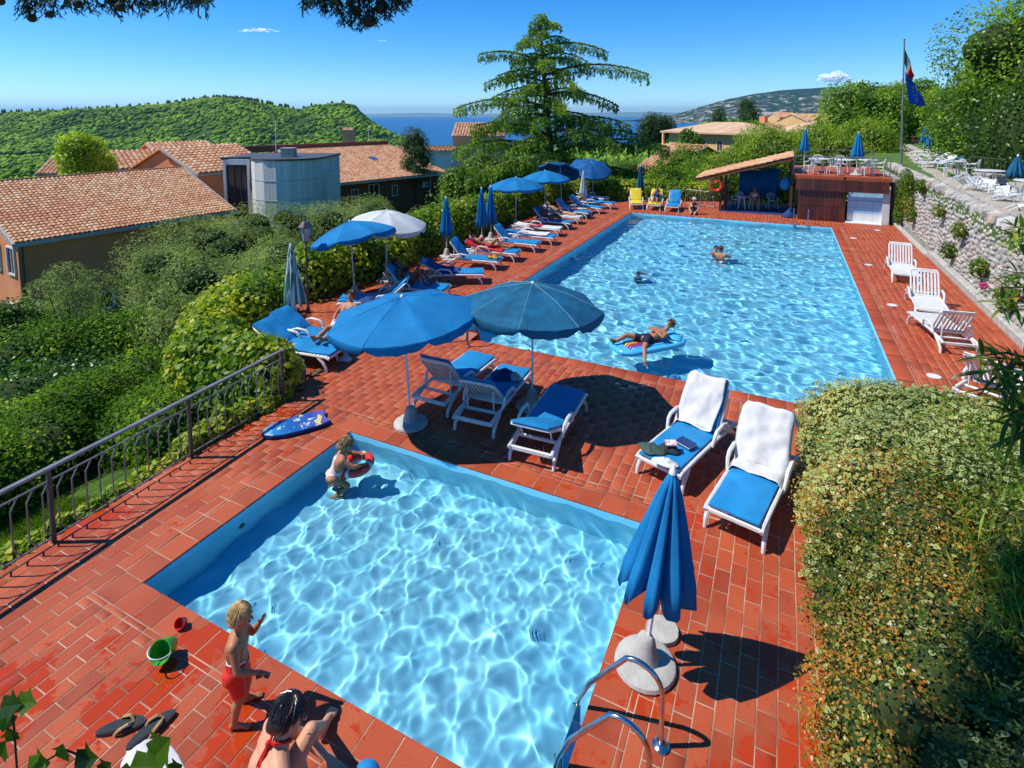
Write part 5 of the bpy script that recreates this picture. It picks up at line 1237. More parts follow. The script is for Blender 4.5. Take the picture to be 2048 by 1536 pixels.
# ------------------------------------------------------------------ white plastic chairs and tables
def chair_mesh():
    out = {}; q = MB(); q.box((0, 0, .43), (.44, .42, .025), bev=.01); out['seat'] = q.mesh('seat', MT['white_plastic'])
    q = MB(); n = 8
    q.tube([(-.26, .16, .62), (-.27, -.1, .63), (-.24, -.22, .70), (-.16, -.27, .82), (0, -.29, .86), (.16, -.27, .82), (.24, -.22, .70), (.27, -.1, .63), (.26, .16, .62)], .018, 6)
    for k in range(5): x = -.14 + .07 * k; q.tube([(x, -.20, .44), (x * 1.05, -.285 + abs(x) * .15, .84)], .014, 4)
    out['backrest'] = q.mesh('backrest', MT['white_plastic'], True)
    return out
CM = chair_mesh(); lg = MB().tube([(0, 0, .43), (0, 0, 0)], [.022, .016], 5).mesh('leg', MT['white_plastic'])
legs = [MB().tube([(sx * .22, sy * .18, .62 if sy > 0 else .44), (sx * .26, sy * .24, 0)], [.02, .016], 5).mesh('leg', MT['white_plastic']) for sx in (-1, 1) for sy in (-1, 1)]
def chair(x, y, z, rz, label, group, rot=None):
    e = empty('chair', (x, y, z), R(rz), label, 'chair', group)
    if rot: e.rotation_euler = rot
    for k, m in CM.items(): link(k, m, e)
    for m in legs: link('leg', m, e)
    return e
def table(x, y, z, r, label, group):
    e = empty('table', (x, y, z), 0, label, 'table', group); MB().lathe([(r, .70), (r + .01, .72), (r, .735)], 24).build('tabletop', MT['white_plastic'], e)
    for k in range(4): a = math.pi / 4 + k * math.pi / 2; MB().tube([(r * .4 * math.cos(a), r * .4 * math.sin(a), .70), (r * .75 * math.cos(a), r * .75 * math.sin(a), 0)], [.03, .02], 5).build('leg', MT['white_plastic'], e)
GCh = 'white plastic chairs on the roof terrace'
table(1.75, 33.1, TZ, .5, 'round white table at the left of the roof terrace', 'white tables'); table(2.9, 32.9, TZ, .5, 'round white table in the middle of the roof terrace', 'white tables'); table(3.9, 33.3, TZ, .45, 'round white table at the right of the roof terrace', 'white tables')
for x, y, a, lab in [(1.35, 32.2, 25, 'white plastic chair at the left front of the roof terrace'), (1.7, 34.0, 170, 'white plastic chair behind the left terrace table'), (2.35, 32.1, -20, 'white plastic chair in the middle front of the roof terrace'), (2.8, 33.9, 190, 'white plastic chair behind the middle terrace table'), (3.75, 32.3, 30, 'white plastic chair right of the terrace parasol base'), (4.3, 32.6, 80, 'white plastic chair at the right end of the roof terrace')]: chair(x, y, TZ, a, lab, GCh)
def up(px, py, d, f=0): p = at(px, py, d); return p.x, p.y
GU = 'white plastic chairs tipped against tables by the wall'
for k, (px, py, d, rot, lab) in enumerate([(1925, 378, 22, (1.0, 0, .6), 'white chair tipped forward, leftmost behind the wall coping'), (1975, 372, 21.5, (1.1, .1, -.4), 'white chair tipped forward beside the leftmost one'), (1965, 405, 19.5, (1.15, .2, .9), 'upturned white chair with its legs over the coping'), (2020, 398, 19, (1.0, -.2, -.8), 'white chair leaning in the middle of the tipped group'), (2040, 430, 17.5, (1.2, .1, .3), 'tipped white chair nearest the camera'), (1990, 440, 17.3, (1.1, -.1, 1.4), 'tipped white chair just above the stone wall'), (1905, 392, 22.0, (.9, .3, 1.9), 'tipped white chair lying over the coping at the left')]):
    p = at(px, py, d); chair(max(p.x, 5.75), p.y, LZ + .12, 0, lab, GU, rot)
x, y = up(1950, 380, 22.5); table(x + .4, y, LZ, .5, 'white table among the tipped chairs', 'white tables'); x, y = up(2025, 395, 19); table(x + .5, y, LZ, .5, 'white table nearest the camera among the tipped chairs', 'white tables')
x, y = up(1905, 325, 27); table(x, y, LZ, .5, 'white table on the paving at the end of the garden path', 'white tables')
for px, a, lab in [(1890, 30, 'white chair left of the path end table'), (1935, -70, 'white chair right of the path end table'), (1945, 60, 'white chair beside the dark fence post')]:
    x, y = up(px, 345, 26.5); chair(x, y, LZ, a, lab, 'white chairs at the path end')
for k, (px, py, d, lab) in enumerate([(1852, 300, 40, 'white lounger farthest up the lawn'), (1862, 308, 36.5, 'white lounger third up the lawn'), (1868, 314, 33.5, 'white lounger second up the lawn'), (1878, 322, 31, 'white lounger nearest on the lawn'), (1905, 318, 31.5, 'blue and white lounger right of the nearest lawn one'), (1880, 303, 38, 'white lounger under the lawn parasols')]):
    x, y = up(px, py, d); lounger(x, y, 100 + k * 4, 34, lab, 'blue_pad' if 'right of the nearest' in lab else 'white_towel', 'loungers on the upper lawn', z=LZ, s=.92)
# ------------------------------------------------------------------ people
def skinmat(name, c):
    m, t, b = newmat(name); v = coord(t); t.links.new(mixc(t, ramp(t, noise_n(t, v, 9, 3), [(.35, 0.), (.7, 1.)]), c, (c[0] * .86, c[1] * .76, c[2] * .7)), b.inputs['Base Color'])
    b.inputs['Roughness'].default_value = .58; b.inputs['Subsurface Weight'].default_value = .08; b.inputs['Subsurface Radius'].default_value = (.02, .008, .004); return m
MT['skin_fair'] = skinmat('skin_fair', (.62, .33, .20)); MT['skin_tan'] = skinmat('skin_tan', (.42, .185, .09)); MT['skin_dark'] = skinmat('skin_deep_tan', (.20, .075, .035))
MT['hair_black'] = surf('hair_black', (.012, .010, .010), (.025, .018, .015), .3, 40); MT['hair_blond'] = surf('hair_blond', (.62, .42, .18), (.42, .26, .09), .45, 30); MT['hair_brown'] = surf('hair_brown', (.07, .035, .018), (.12, .06, .03), .4, 30); MT['hair_sandy'] = surf('hair_sandy', (.34, .20, .09), (.22, .12, .05), .45, 30)
MT['eye'] = surf('eye', (.03, .02, .02), None, .2); MT['lips'] = surf('lips', (.42, .12, .09), None, .4)
def capsule(q, a, b, ra, rb, n=10):
    a, b = Vector(a), Vector(b); d = b - a
    q.sph(a, ra, n, 6); q.sph(b, rb, n, 6)
    if d.length > 1e-4: q.tube([a, b], [ra, rb], n)
def remesh(q, name, mat, vox, parent, it=4):
    me = q.mesh('tmp', mat); o = bpy.data.objects.new('tmp', me); COL.objects.link(o)
    r = o.modifiers.new('r', 'REMESH'); r.mode = 'VOXEL'; r.voxel_size = vox; r.use_smooth_shade = True
    s = o.modifiers.new('s', 'SMOOTH'); s.iterations = it; s.factor = .5
    dg = bpy.context.evaluated_depsgraph_get(); dg.update(); m2 = bpy.data.meshes.new_from_object(o.evaluated_get(dg)); bpy.data.objects.remove(o)
    m2.name = name
    if not len(m2.materials): m2.materials.append(mat)
    return link(name, m2, parent)
def cloth_from(body, caps, name, mat, parent, off=.006, cut=None):
    """garment: the skin faces close to the given segments, lifted off the body"""
    me = body.data; n = len(me.vertices); co = np.empty(n * 3, np.float32); me.vertices.foreach_get('co', co); co = co.reshape(-1, 3); no = np.empty(n * 3, np.float32); me.vertices.foreach_get('normal', no); no = no.reshape(-1, 3)
    inside = np.zeros(n, bool)
    for a, b, r in caps:
        a = np.array(a); b = np.array(b); d = b - a; L = (d * d).sum() + 1e-9; tt = np.clip(((co - a) @ d) / L, 0, 1); dist = np.linalg.norm(co - a - tt[:, None] * d, axis=1); inside |= dist < r
    if cut is not None: inside &= cut(co)
    F = [list(p.vertices) for p in me.polygons]; F = [f for f in F if all(inside[i] for i in f)]
    if not F: return None
    used = sorted({i for f in F for i in f}); mp = {i: k for k, i in enumerate(used)}
    mm_ = bpy.data.meshes.new(name); mm_.from_pydata([tuple(co[i] + no[i] * off) for i in used], [], [[mp[i] for i in f] for f in F]); mm_.materials.append(mat); mm_.polygons.foreach_set('use_smooth', [True] * len(F))
    o = link(name, mm_, parent); s = o.modifiers.new('t', 'SOLIDIFY'); s.thickness = off * .8; return o
def hand(q, w, d, side, s, curl=.5):
    w, d = Vector(w), Vector(d).normalized(); side = (Vector(side) - d * Vector(side).dot(d)).normalized(); nrm = d.cross(side)
    for k in range(4):
        base = w + d * .075 * s + side * (k - 1.5) * .019 * s; capsule(q, w + side * (k - 1.5) * .012 * s, base, .016 * s, .012 * s, 6)
        L = (.036, .042, .040, .032)[k] * s; d2 = (d + nrm * curl * .5).normalized(); d3 = (d + nrm * curl * 1.3).normalized(); m_ = base + d2 * L; capsule(q, base, m_, .0105 * s, .0095 * s, 6); capsule(q, m_, m_ + d3 * L * .9, .0095 * s, .008 * s, 6)
    t0 = w + d * .02 * s - side * .022 * s; t1 = t0 + (d * .6 - side * .8 + nrm * .3).normalized() * .04 * s; capsule(q, t0, t1, .014 * s, .011 * s, 6); capsule(q, t1, t1 + (d * .9 - side * .2 + nrm * .3).normalized() * .032 * s, .011 * s, .009 * s, 6)
def foot_(q, an, toe, s, toes=False):
    an, toe = Vector(an), Vector(toe); d = (toe - an); up = Vector((0, 0, 1)); heel = an - d.normalized() * .035 * s - (an - toe).project(up) * .8
    capsule(q, an, heel, .034 * s, .032 * s, 8); capsule(q, heel, toe, .032 * s, .026 * s, 8); capsule(q, an, toe, .032 * s, .024 * s, 8)
    sd = d.cross(up).normalized() if d.cross(up).length > 1e-3 else Vector((1, 0, 0)); dd = d.normalized()
    for k in range(5):
        b_ = toe + sd * (k - 2) * .016 * s; capsule(q, toe - dd * .03 * s + sd * (k - 2) * .014 * s, b_ + dd * (.045 - .004 * abs(k - 1)) * s, .016 * s, (.011, .009, .009, .0085, .008)[k] * s, 6)
def person(J, s, label, skin='skin_tan', vox=.011, hair='hair_brown', hairlen=0, base=None, group=None, child=False, female=False, suit=None, z0=0, strands=160):
    """J: joint places in metres. hips(2) knees(2) ankles(2) toes(2) shoulders(2) elbows(2) wrists(2) hands(dir,2) neck head face"""
    sc_b = 1.22 if child else 1.0
    V_ = {k: ([Vector(a) for a in v] if isinstance(v, (list, tuple)) and hasattr(v[0], '__len__') else Vector(v)) for k, v in J.items()}
    B = Vector(base) if base else (V_['hip'][0] + V_['hip'][1]) / 2
    B = Vector((B.x, B.y, z0)); e = empty('person', B, 0, label, 'person', group)
    for k, v in V_.items():
        if k in ('face', 'handdir'): continue
        V_[k] = [a - B for a in v] if isinstance(v, list) else v - B
    q = MB(); c = lambda a, b, ra, rb: capsule(q, a, b, ra * s * sc_b, rb * s * sc_b)
    hl, hr = V_['hip']; sl, sr = V_['sh']; pel = (hl + hr) / 2; ch = (sl + sr) / 2; nk = V_['neck']; hd = V_['head']; face = V_['face'].normalized()
    upb = (ch - pel).normalized(); lat = (sr - sl).normalized(); frt = lat.cross(upb).normalized()
    if frt.dot(face) < 0 and J.get('noflip') is None: frt = -frt
    wa = pel.lerp(ch, .42)
    c(hl + upb * .03 * s, hr + upb * .03 * s, .098, .098); c(hl - frt * .03 * s, hl + upb * .02 * s, .10, .09); c(hr - frt * .03 * s, hr + upb * .02 * s, .10, .09)
    c(pel, wa, .115, .098); wl = .045 * s
    c(wa - lat * wl, ch.lerp(pel, .22) - lat * wl * 1.4, .088, .105); c(wa + lat * wl, ch.lerp(pel, .22) + lat * wl * 1.4, .088, .105)
    c(sl.lerp(ch, .35) - upb * .04 * s, sr.lerp(ch, .35) - upb * .04 * s, .082, .082); c(sl, ch + upb * .02 * s, .058, .066); c(sr, ch + upb * .02 * s, .058, .066)
    if female:
        for s_ in (-1, 1): q.sph(ch.lerp(pel, .25) + lat * s_ * .075 * s + frt * .085 * s, .062 * s, 10, 6)
    if child: q.sph(wa + frt * .02 * s, .105 * s, 10, 7)
    c(ch, nk, .06, .052); c(nk, hd - upb * .02 * s, .052, .055)
    for i in (0, 1):
        hp, kn, an, to = V_['hip'][i], V_['knee'][i], V_['ankle'][i], V_['toe'][i]
        mid = hp.lerp(kn, .45); c(hp, mid, .088, .076); c(mid, kn, .076, .052); cf = kn.lerp(an, .3) - ((to - an).normalized() * .015 * s); c(kn, cf, .050, .052); c(cf, an, .052, .033); foot_(q, an, to, s)
        sh, el, wr = V_['sh'][i], V_['elbow'][i], V_['wrist'][i]; c(sh, sh.lerp(el, .4), .052, .045); c(sh.lerp(el, .4), el, .045, .036); fa = el.lerp(wr, .3); c(el, fa, .037, .038); c(fa, wr, .038, .024)
        dr = V_['handdir'][i] if 'handdir' in J else (wr - el); sd = dr.cross(Vector((0, 0, 1))); sd = sd if sd.length > .01 else Vector((1, 0, 0)); hand(q, wr, dr, sd * (1 if i else -1), s)
    # head with brow, nose, chin, ears
    hs = s * (1.36 if child else 1.0); fx = face; uph = (hd - nk); uph = (uph - fx * uph.dot(fx)).normalized(); sx = fx.cross(uph)
    Mh = Matrix((tuple(sx), tuple(fx), tuple(uph))).transposed().to_4x4(); Mh.translation = hd
    hq = MB(); hq.sph((0, -.008 * hs, .018 * hs), (.074 * hs, .092 * hs, .088 * hs), 14, 10); hq.sph((0, .022 * hs, -.05 * hs), (.052 * hs, .058 * hs, .055 * hs), 12, 8); hq.sph((0, .06 * hs, -.085 * hs), (.022 * hs, .02 * hs, .018 * hs), 8, 6)
    capsule(hq, (0, .084 * hs, .0), (0, .104 * hs, -.028 * hs), .009 * hs, .014 * hs, 8); capsule(hq, (-.03 * hs, .078 * hs, .022 * hs), (.03 * hs, .078 * hs, .022 * hs), .012 * hs, .012 * hs, 8)
    for s_ in (-1, 1): hq.sph((s_ * .078 * hs, -.005 * hs, -.01 * hs), (.012 * hs, .02 * hs, .03 * hs), 8, 6)
    q.add(hq.v, hq.f, Mh); b = remesh(q, 'body', MT[skin], vox, e)
    for s_ in (-1, 1): fq = MB(); fq.sph((s_ * .030 * hs, .083 * hs, .004 * hs), (.013 * hs, .008 * hs, .007 * hs), 8, 6); fe = MB(); fe.add(fq.v, fq.f, Mh); fe.build('eye', MT['eye'], e)
    fq = MB(); fq.sph((0, .083 * hs, -.055 * hs), (.022 * hs, .008 * hs, .006 * hs), 8, 6); fe = MB(); fe.add(fq.v, fq.f, Mh); fe.build('mouth', MT['lips'], e)
    if hair:
        hq = MB(); hq.sph((0, -.014 * hs, .028 * hs), (.084 * hs, .098 * hs, .092 * hs), 18, 12); vs = [v for v in hq.v]
        hq2 = MB(); capsule(hq2, (0, -.02 * hs, .02 * hs), (0, -.022 * hs, .03 * hs), .09 * hs, .092 * hs, 14); capsule(hq2, (-.03 * hs, -.045 * hs, -.02 * hs), (.03 * hs, -.045 * hs, -.02 * hs), .062 * hs, .062 * hs, 12)
        if hairlen: capsule(hq2, (0, -.07 * hs, -.04 * hs), (0, -.095 * hs, -.04 * hs - hairlen), .06 * hs, .035 * hs, 10)
        hm = MB(); hm.add(hq2.v, hq2.f, Mh); ho = remesh(hm, 'hair', MT[hair], vox, e, 3)
        # loose locks over the cap
        st = MB(); rg = random.Random(5)
        for k in range(strands):
            a = rg.uniform(0, 6.283); ph = rg.uniform(.05, 2.15); L = rg.uniform(.04, .085) * hs; r_ = .094 * hs
            if math.sin(a) > .2 and ph > 1.0: continue
            p = [Vector((r_ * math.sin(t_) * math.cos(a + w_), -.015 * hs + r_ * 1.06 * math.sin(t_) * math.sin(a + w_), .025 * hs + r_ * math.cos(t_))) * 1.0 for t_, w_ in ((ph, 0), (ph + L / r_ * .5, rg.uniform(-.1, .1)), (ph + L / r_, rg.uniform(-.2, .2)))]
            p[1] *= 1.03; p[2] = p[2] * rg.uniform(1.0, 1.16) + Vector((rg.uniform(-.01, .01), 0, -.012 * hs)); st.tube(p, [.0055 * hs, .0045 * hs, .001 * hs], 4)
        sm_ = MB(); sm_.add(st.v, st.f, Mh); sm_.build('hair_locks', MT[hair], e)
    if suit:
        for nm, mt_, caps, cut in suit(V_, s, pel, ch, frt, lat, upb): cloth_from(b, caps, nm, MT[mt_], e, cut=cut)
    b.cycles.is_caustics_receiver = True
    return e
def trunks(mat):
    return lambda V, s, pel, ch, frt, lat, up: [('swim_trunks', mat, [(V['hip'][0] + up * .05 * s, V['hip'][1] + up * .05 * s, .135 * s), (V['hip'][0], V['hip'][0].lerp(V['knee'][0], .30), .12 * s), (V['hip'][1], V['hip'][1].lerp(V['knee'][1], .30), .12 * s)], None)]
def briefs_top(mat):
    return lambda V, s, pel, ch, frt, lat, up: [('bikini_bottom', mat, [(V['hip'][0] + up * .02 * s, V['hip'][1] + up * .02 * s, .118 * s)], None), ('bikini_top', mat, [(ch.lerp(pel, .26) - lat * .09 * s + frt * .1 * s, ch.lerp(pel, .26) + lat * .09 * s + frt * .1 * s, .075 * s)], None)]
def onepiece(mat):
    return lambda V, s, pel, ch, frt, lat, up: [('swimsuit', mat, [(pel - lat * .04 * s, pel + lat * .04 * s, .16 * s), (pel, ch.lerp(pel, .3), .155 * s), (ch.lerp(pel, .3) + frt * .03 * s, ch + frt * .04 * s, .12 * s)], None)]
MT['trunks_red'] = fabric('red_white_trunks', (.75, .035, .02), .5); MT['navy_trunks'] = fabric('navy_trunks', (.02, .02, .05)); MT['white_suit'] = fabric('white_suit', (.75, .72, .70)); MT['pink_suit'] = fabric('pale_pink_suit', (.75, .55, .52)); MT['black_suit'] = fabric('black_suit', (.02, .02, .022)); MT['red_halter'] = fabric('red_halter', (.60, .01, .01), .45)

# toddler standing at the paddling pool, seen from behind
X = lambda px, py, z: gnd(px, py, z)
fd = Vector((.80, .60, 0)).normalized(); ld = Vector((-fd.y, fd.x, 0)); o_ = gnd(487, 1432, 0); o_ = Vector((o_.x, o_.y, 0))
P3 = lambda f, l, z: o_ + fd * f + ld * l + Vector((0, 0, z))
s_ = .68
tod = person(dict(hip=[P3(-.03, .062, .46), P3(-.03, -.062, .46)], knee=[P3(.02, .085, .25), P3(.0, -.08, .25)], ankle=[P3(-.01, .12, .05), P3(-.05, -.10, .05)], toe=[P3(.10, .15, .02), P3(.06, -.11, .02)],
    sh=[P3(-.02, .115, .77), P3(-.02, -.115, .77)], elbow=[P3(.06, .17, .62), P3(.02, -.18, .60)], wrist=[P3(.16, .08, .80), P3(.16, -.15, .54)], neck=P3(-.0, 0, .81), head=P3(.02, 0, .945), face=fd + Vector((0, 0, -.12))), s_,
    'blond toddler in red and white swim trunks standing at the corner of the paddling pool', 'skin_tan', .0075, 'hair_blond', child=True, strands=420,
    suit=lambda V, s, pel, ch, frt, lat, up: [('swim_trunks', 'trunks_red', [(V['hip'][0] + up * .02, V['hip'][1] + up * .02, .15 * s), (V['hip'][0], V['hip'][0].lerp(V['knee'][0], .45), .13 * s), (V['hip'][1], V['hip'][1].lerp(V['knee'][1], .45), .13 * s)], None), ('waistband', 'white_suit', [(pel + up * .085 - lat * .05, pel + up * .085 + lat * .05, .112 * s)], lambda co: co[:, 2] > .525)])
g_ = MB(); g_.tube([(-.05, 0, 0), (-.01, .01, 0)], .022, 10).tube([(.015, .01, 0), (.055, 0, 0)], .022, 10).tube([(-.05, -.01, .01), (0, .0, .015), (.05, -.01, .01)], .006, 6)
g = tag(g_.build('sunglasses', MT['black']), 'dark child sunglasses held in the hand of the blond toddler', 'sunglasses'); g.location = P3(.21, -.15, .50); g.rotation_euler = (.5, .4, .9)

# woman squatting with her back to the camera at the bottom edge
hd = X(563, 1440, .88); nk = X(566, 1478, .76)
fd2 = Vector((.55, .84, 0)).normalized(); ld2 = Vector((-fd2.y, fd2.x, 0)); ow = Vector((nk.x, nk.y, 0)) - fd2 * .02
Q3 = lambda f, l, z: ow + fd2 * f + ld2 * l + Vector((0, 0, z))
per_ = person(dict(hip=[Q3(-.30, .10, .14), Q3(-.30, -.10, .14)], knee=[Q3(.12, .06, .50), X(622, 1462, .60)], ankle=[Q3(.20, .05, .08), X(646, 1452, .09)], toe=[Q3(.36, .06, .03), X(664, 1424, .035)],
    sh=[Q3(-.03, .20, .68), Q3(-.03, -.20, .68)], elbow=[Q3(.18, .27, .42), Q3(.13, -.34, .46)], wrist=[Q3(.34, .08, .30), Q3(.34, -.14, .30)], neck=Q3(.02, 0, .76), head=Q3(.075, .02, .90), face=fd2 + Vector((.1, -.1, -.35))), 1.16,
    'dark haired woman in a red halter swimsuit sitting hunched beside the toddler', 'skin_fair', .0105, 'hair_black', .02, female=False, strands=420,
    suit=lambda V, s, pel, ch, frt, lat, up: [('swimsuit', 'red_halter', [(pel - lat * .08, pel + lat * .08, .17)], None)])
q = MB(); a = nk + Vector((0, 0, 0)); W3 = lambda f, l, z: Q3(f, l, z) - Vector(per_.location)
q.tube([W3(.07, .065, .79), W3(-.04, .045, .80), W3(-.065, 0, .79), W3(-.04, -.045, .80), W3(.07, -.065, .79)], .012, 6); q.sph(W3(-.075, 0, .785), .022, 8, 6)
for l in (-.02, .015): q.tube([W3(-.075, l * .3, .78), W3(-.14, l, .66), W3(-.19, l * 2.2, .52)], [.010, .012, .014], 6)
q.build('halter_strap', MT['red_halter'], per_)


# girl in the paddling pool with a red ring
og = gnd(680, 948, -.10); fd3 = Vector((.72, .69, 0)); ld3 = Vector((-fd3.y, fd3.x, 0)); G3 = lambda f, l, z: Vector((og.x, og.y, 0)) + fd3 * f + ld3 * l + Vector((0, 0, z))
person(dict(hip=[G3(-.10, .07, -.14), G3(-.10, -.07, -.14)], knee=[G3(.10, .10, -.34), G3(.10, -.10, -.34)], ankle=[G3(-.10, .10, -.54), G3(-.10, -.10, -.54)], toe=[G3(.0, .10, -.57), G3(.0, -.10, -.57)],
    sh=[G3(.04, .125, .17), G3(.04, -.125, .17)], elbow=[G3(.17, .20, .08), G3(.19, -.18, .08)], wrist=[G3(.30, .17, .06), G3(.32, -.13, .06)], neck=G3(.06, 0, .22), head=G3(.10, .0, .345), face=fd3 + Vector((0, 0, -.45))), .76,
    'fair haired girl in a pale swimsuit with a red ring in the paddling pool', 'skin_tan', .008, 'hair_sandy', .03, child=True, z0=-.58, suit=onepiece('pink_suit'), strands=260)
rr = MB(); R0, r0 = .20, .065; n = 28
rr.v = []; 
for k in range(n):
    for j in range(12): a = 2 * math.pi * k / n; b_ = 2 * math.pi * j / 12; rr.v.append(((R0 + r0 * math.cos(b_)) * math.cos(a), (R0 + r0 * math.cos(b_)) * math.sin(a), r0 * math.sin(b_)))
rr.f = [(k * 12 + j, ((k + 1) % n) * 12 + j, ((k + 1) % n) * 12 + (j + 1) % 12, k * 12 + (j + 1) % 12) for k in range(n) for j in range(12)]; rr.mi = [1 if (i // 12) % 7 == 0 else 0 for i in range(len(rr.f))]
MT['red_vinyl'] = surf('red_vinyl', (.75, .05, .03), (.65, .03, .02), .15, spec=.6)
o = tag(rr.build('swim_ring', [MT['red_vinyl'], MT['white_plastic']], smooth='full'), 'red and white inflatable swim ring floating under the girl\'s arms', 'swim ring'); p = gnd(716, 917, .03); o.location = (p.x + .02, p.y - .05, -.03); o.rotation_euler = (.12, -.1, 0)

# boy on the inflatable mat
mc = Vector((-2.62, 12.55, -.03)); ma = math.atan2(1.05, .95)
fm = Vector((math.cos(ma), math.sin(ma), 0)); lm = Vector((-fm.y, fm.x, 0)); M3 = lambda f, l, z: mc + fm * f + lm * l + Vector((0, 0, z))
MT['vinyl_blue'] = surf('blue_vinyl', (.06, .42, .72), (.10, .50, .78), .12, spec=.6)
mv, t, b = newmat('rainbow_vinyl'); tc = N(t, 'ShaderNodeTexCoord').outputs['Object']; sx = N(t, 'ShaderNodeSeparateXYZ'); t.links.new(tc, sx.inputs[0])
rp = ramp(t, math_n(t, 'ADD', math_n(t, 'MULTIPLY', sx.outputs[1], 1.5), .5), [(0, (.05, .40, .70)), (.2, (.22, .06, .32)), (.38, (.5, .04, .05)), (.55, (.55, .38, .05)), (.68, (.08, .32, .08)), (.84, (.05, .40, .70))]); t.nodes[-1].color_ramp.interpolation = 'CONSTANT' if hasattr(t.nodes[-1], 'color_ramp') else None
t.links.new(rp, b.inputs['Base Color']); b.inputs['Roughness'].default_value = .15
e = empty('pool_mat', mc, ma, 'pale blue inflatable lounger mat with rainbow stripes floating in the big pool', 'air mat', None, .86)
for k in range(7): y = (k - 3) * .105; MB().tube([(-.62, y, .02), (-.57, y, .04), (.40, y, .04), (.45, y, .02)], [.02, .055, .055, .02], 10).build('air_chamber', mv, e, True)
rim = [(-.95, -.1), (-.93, -.3), (-.75, -.42), (0, -.43), (.6, -.43), (.85, -.40), (1.02, -.25), (1.05, 0), (1.02, .25), (.85, .40), (.6, .43), (0, .43), (-.75, .42), (-.93, .3), (-.95, .1), (-.95, -.1)]
MB().box((-.78, 0, .03), (.3, .7, .07), bev=.03).box((.55, 0, .03), (.25, .75, .07), bev=.03).build('sheet', MT['vinyl_blue'], e, True)
MB().tube([(x, y, .04) for x, y in rim], .075, 10).build('rim', MT['vinyl_blue'], e, True)
q = MB(); q.sph((.82, 0, .12), (.22, .34, .09), 16, 8); q.build('pillow', MT['vinyl_blue'], e, True)
person(dict(hip=[M3(-.05, .08, .14), M3(-.05, -.08, .14)], knee=[M3(-.42, .20, .22), M3(-.30, -.34, .10)], ankle=[M3(-.78, .16, .12), M3(-.48, -.62, -.08)], toe=[M3(-.88, .15, .20), M3(-.55, -.74, -.10)],
    sh=[M3(.42, .16, .24), M3(.42, -.16, .24)], elbow=[M3(.28, .30, .26), M3(.25, -.27, .24)], wrist=[M3(.22, .08, .30), M3(.18, -.06, .32)], neck=M3(.52, 0, .27), head=M3(.66, 0, .40), face=Vector((-.55, -.75, .25))), .95,
    'brown haired boy in dark trunks lying back on the blue air mat', 'skin_tan', .010, 'hair_brown', z0=-.1, suit=trunks('navy_trunks'))

def standing_in(px, py, fdir, s, label, hair, z=-1.0, skin='skin_tan', arms=0.3, zw=-.1, sub=.0):
    p = gnd(px, py, zw); f = Vector((fdir[0], fdir[1], 0)).normalized(); l = Vector((-f.y, f.x, 0)); O = Vector((p.x, p.y, -.38 - sub)); K = lambda a, b, c: O + f * a * s + l * b * s + Vector((0, 0, c * s))
    return person(dict(hip=[K(0, .09, -.15), K(0, -.09, -.15)], knee=[K(.1, .1, -.5), K(.1, -.1, -.5)], ankle=[K(.05, .1, -.82), K(.05, -.1, -.82)], toe=[K(.2, .1, -.85), K(.2, -.1, -.85)],
        sh=[K(0, .18, .34), K(0, -.18, .34)], elbow=[K(.22, .30, .22), K(.22, -.30, .22)], wrist=[K(.42, .15, .22), K(.42, -.15, .22)], neck=K(.01, 0, .43), head=K(.03, 0, .57), face=f), s, label, skin, .015, hair, z0=-1.25, suit=trunks('navy_trunks'))
standing_in(1441, 513, (.3, .95), 1.02, 'man standing chest deep in the far part of the pool, back to camera', 'hair_brown')
standing_in(1432, 506, (.2, -1), .86, 'dark haired companion facing the man in the far part of the pool', 'hair_black', sub=.02)
standing_in(1277, 545, (.9, .4), .95, 'swimmer with only a dark wet head above the water left of the middle', 'hair_black', sub=.34, skin='skin_dark')

def sitting(px, py, z, fdir, s, label, hair, skin, suit, legdown=.42, female=True, lean=.0, hairlen=.0, knee=.42):
    p = gnd(px, py, z); f = Vector((fdir[0], fdir[1], 0)).normalized(); l = Vector((-f.y, f.x, 0)); K = lambda a, b, c: Vector((p.x, p.y, z)) + f * a * s + l * b * s + Vector((0, 0, c * s))
    return person(dict(hip=[K(0, .09, .08), K(0, -.09, .08)], knee=[K(knee, .11, .10), K(knee, -.12, .09)], ankle=[K(knee + .06, .12, -legdown), K(knee + .02, -.14, -legdown)], toe=[K(knee + .2, .13, -legdown - .04), K(knee + .16, -.15, -legdown - .04)],
        sh=[K(-.02 + lean, .17, .52), K(-.02 + lean, -.17, .52)], elbow=[K(.05, .24, .28), K(.08, -.24, .28)], wrist=[K(.22, .12, .16), K(.24, -.12, .16)], neck=K(lean, 0, .60), head=K(.03 + lean, 0, .74), face=f + Vector((0, 0, -.15))), s, label, skin, .015, hair, hairlen, z0=min(0, z), suit=suit, female=female)
w1 = sitting(1388, 428, .0, (-.05, -1), 1.0, 'woman in a black swimsuit and sun hat sitting on the far pool edge', 'hair_brown', 'skin_fair', onepiece('black_suit'), .42)
q = MB(); lo = Vector(w1.location); q.lathe([(.13, 0), (.14, .012), (.10, .03), (.095, .09), (.05, .11)], 14, tuple(Vector((0, -.03, .80)))); q.build('sun_hat', MT['white_canvas'], w1)
chair(-1.3, 33.6, .03, 190, 'blue shaded chair with the bikini woman inside the lean-to', 'chairs under the lean-to'); chair(-2.2, 33.9, .03, 150, 'chair at the left inside the lean-to', 'chairs under the lean-to'); chair(-.4, 34.2, .03, 200, 'chair at the right against the blue curtain', 'chairs under the lean-to')
o_w = sitting(1505, 396, .42, (.15, -1), 1.0, 'tanned woman in a pale bikini sitting in the shade of the lean-to', 'hair_brown', 'skin_tan', briefs_top('white_suit'), .40, True, .03, .12)
o_w.location = (-1.28, 33.5, 0)
table(-1.9, 33.3, .03, .35, 'small table beside the bikini woman in the lean-to', 'white tables')

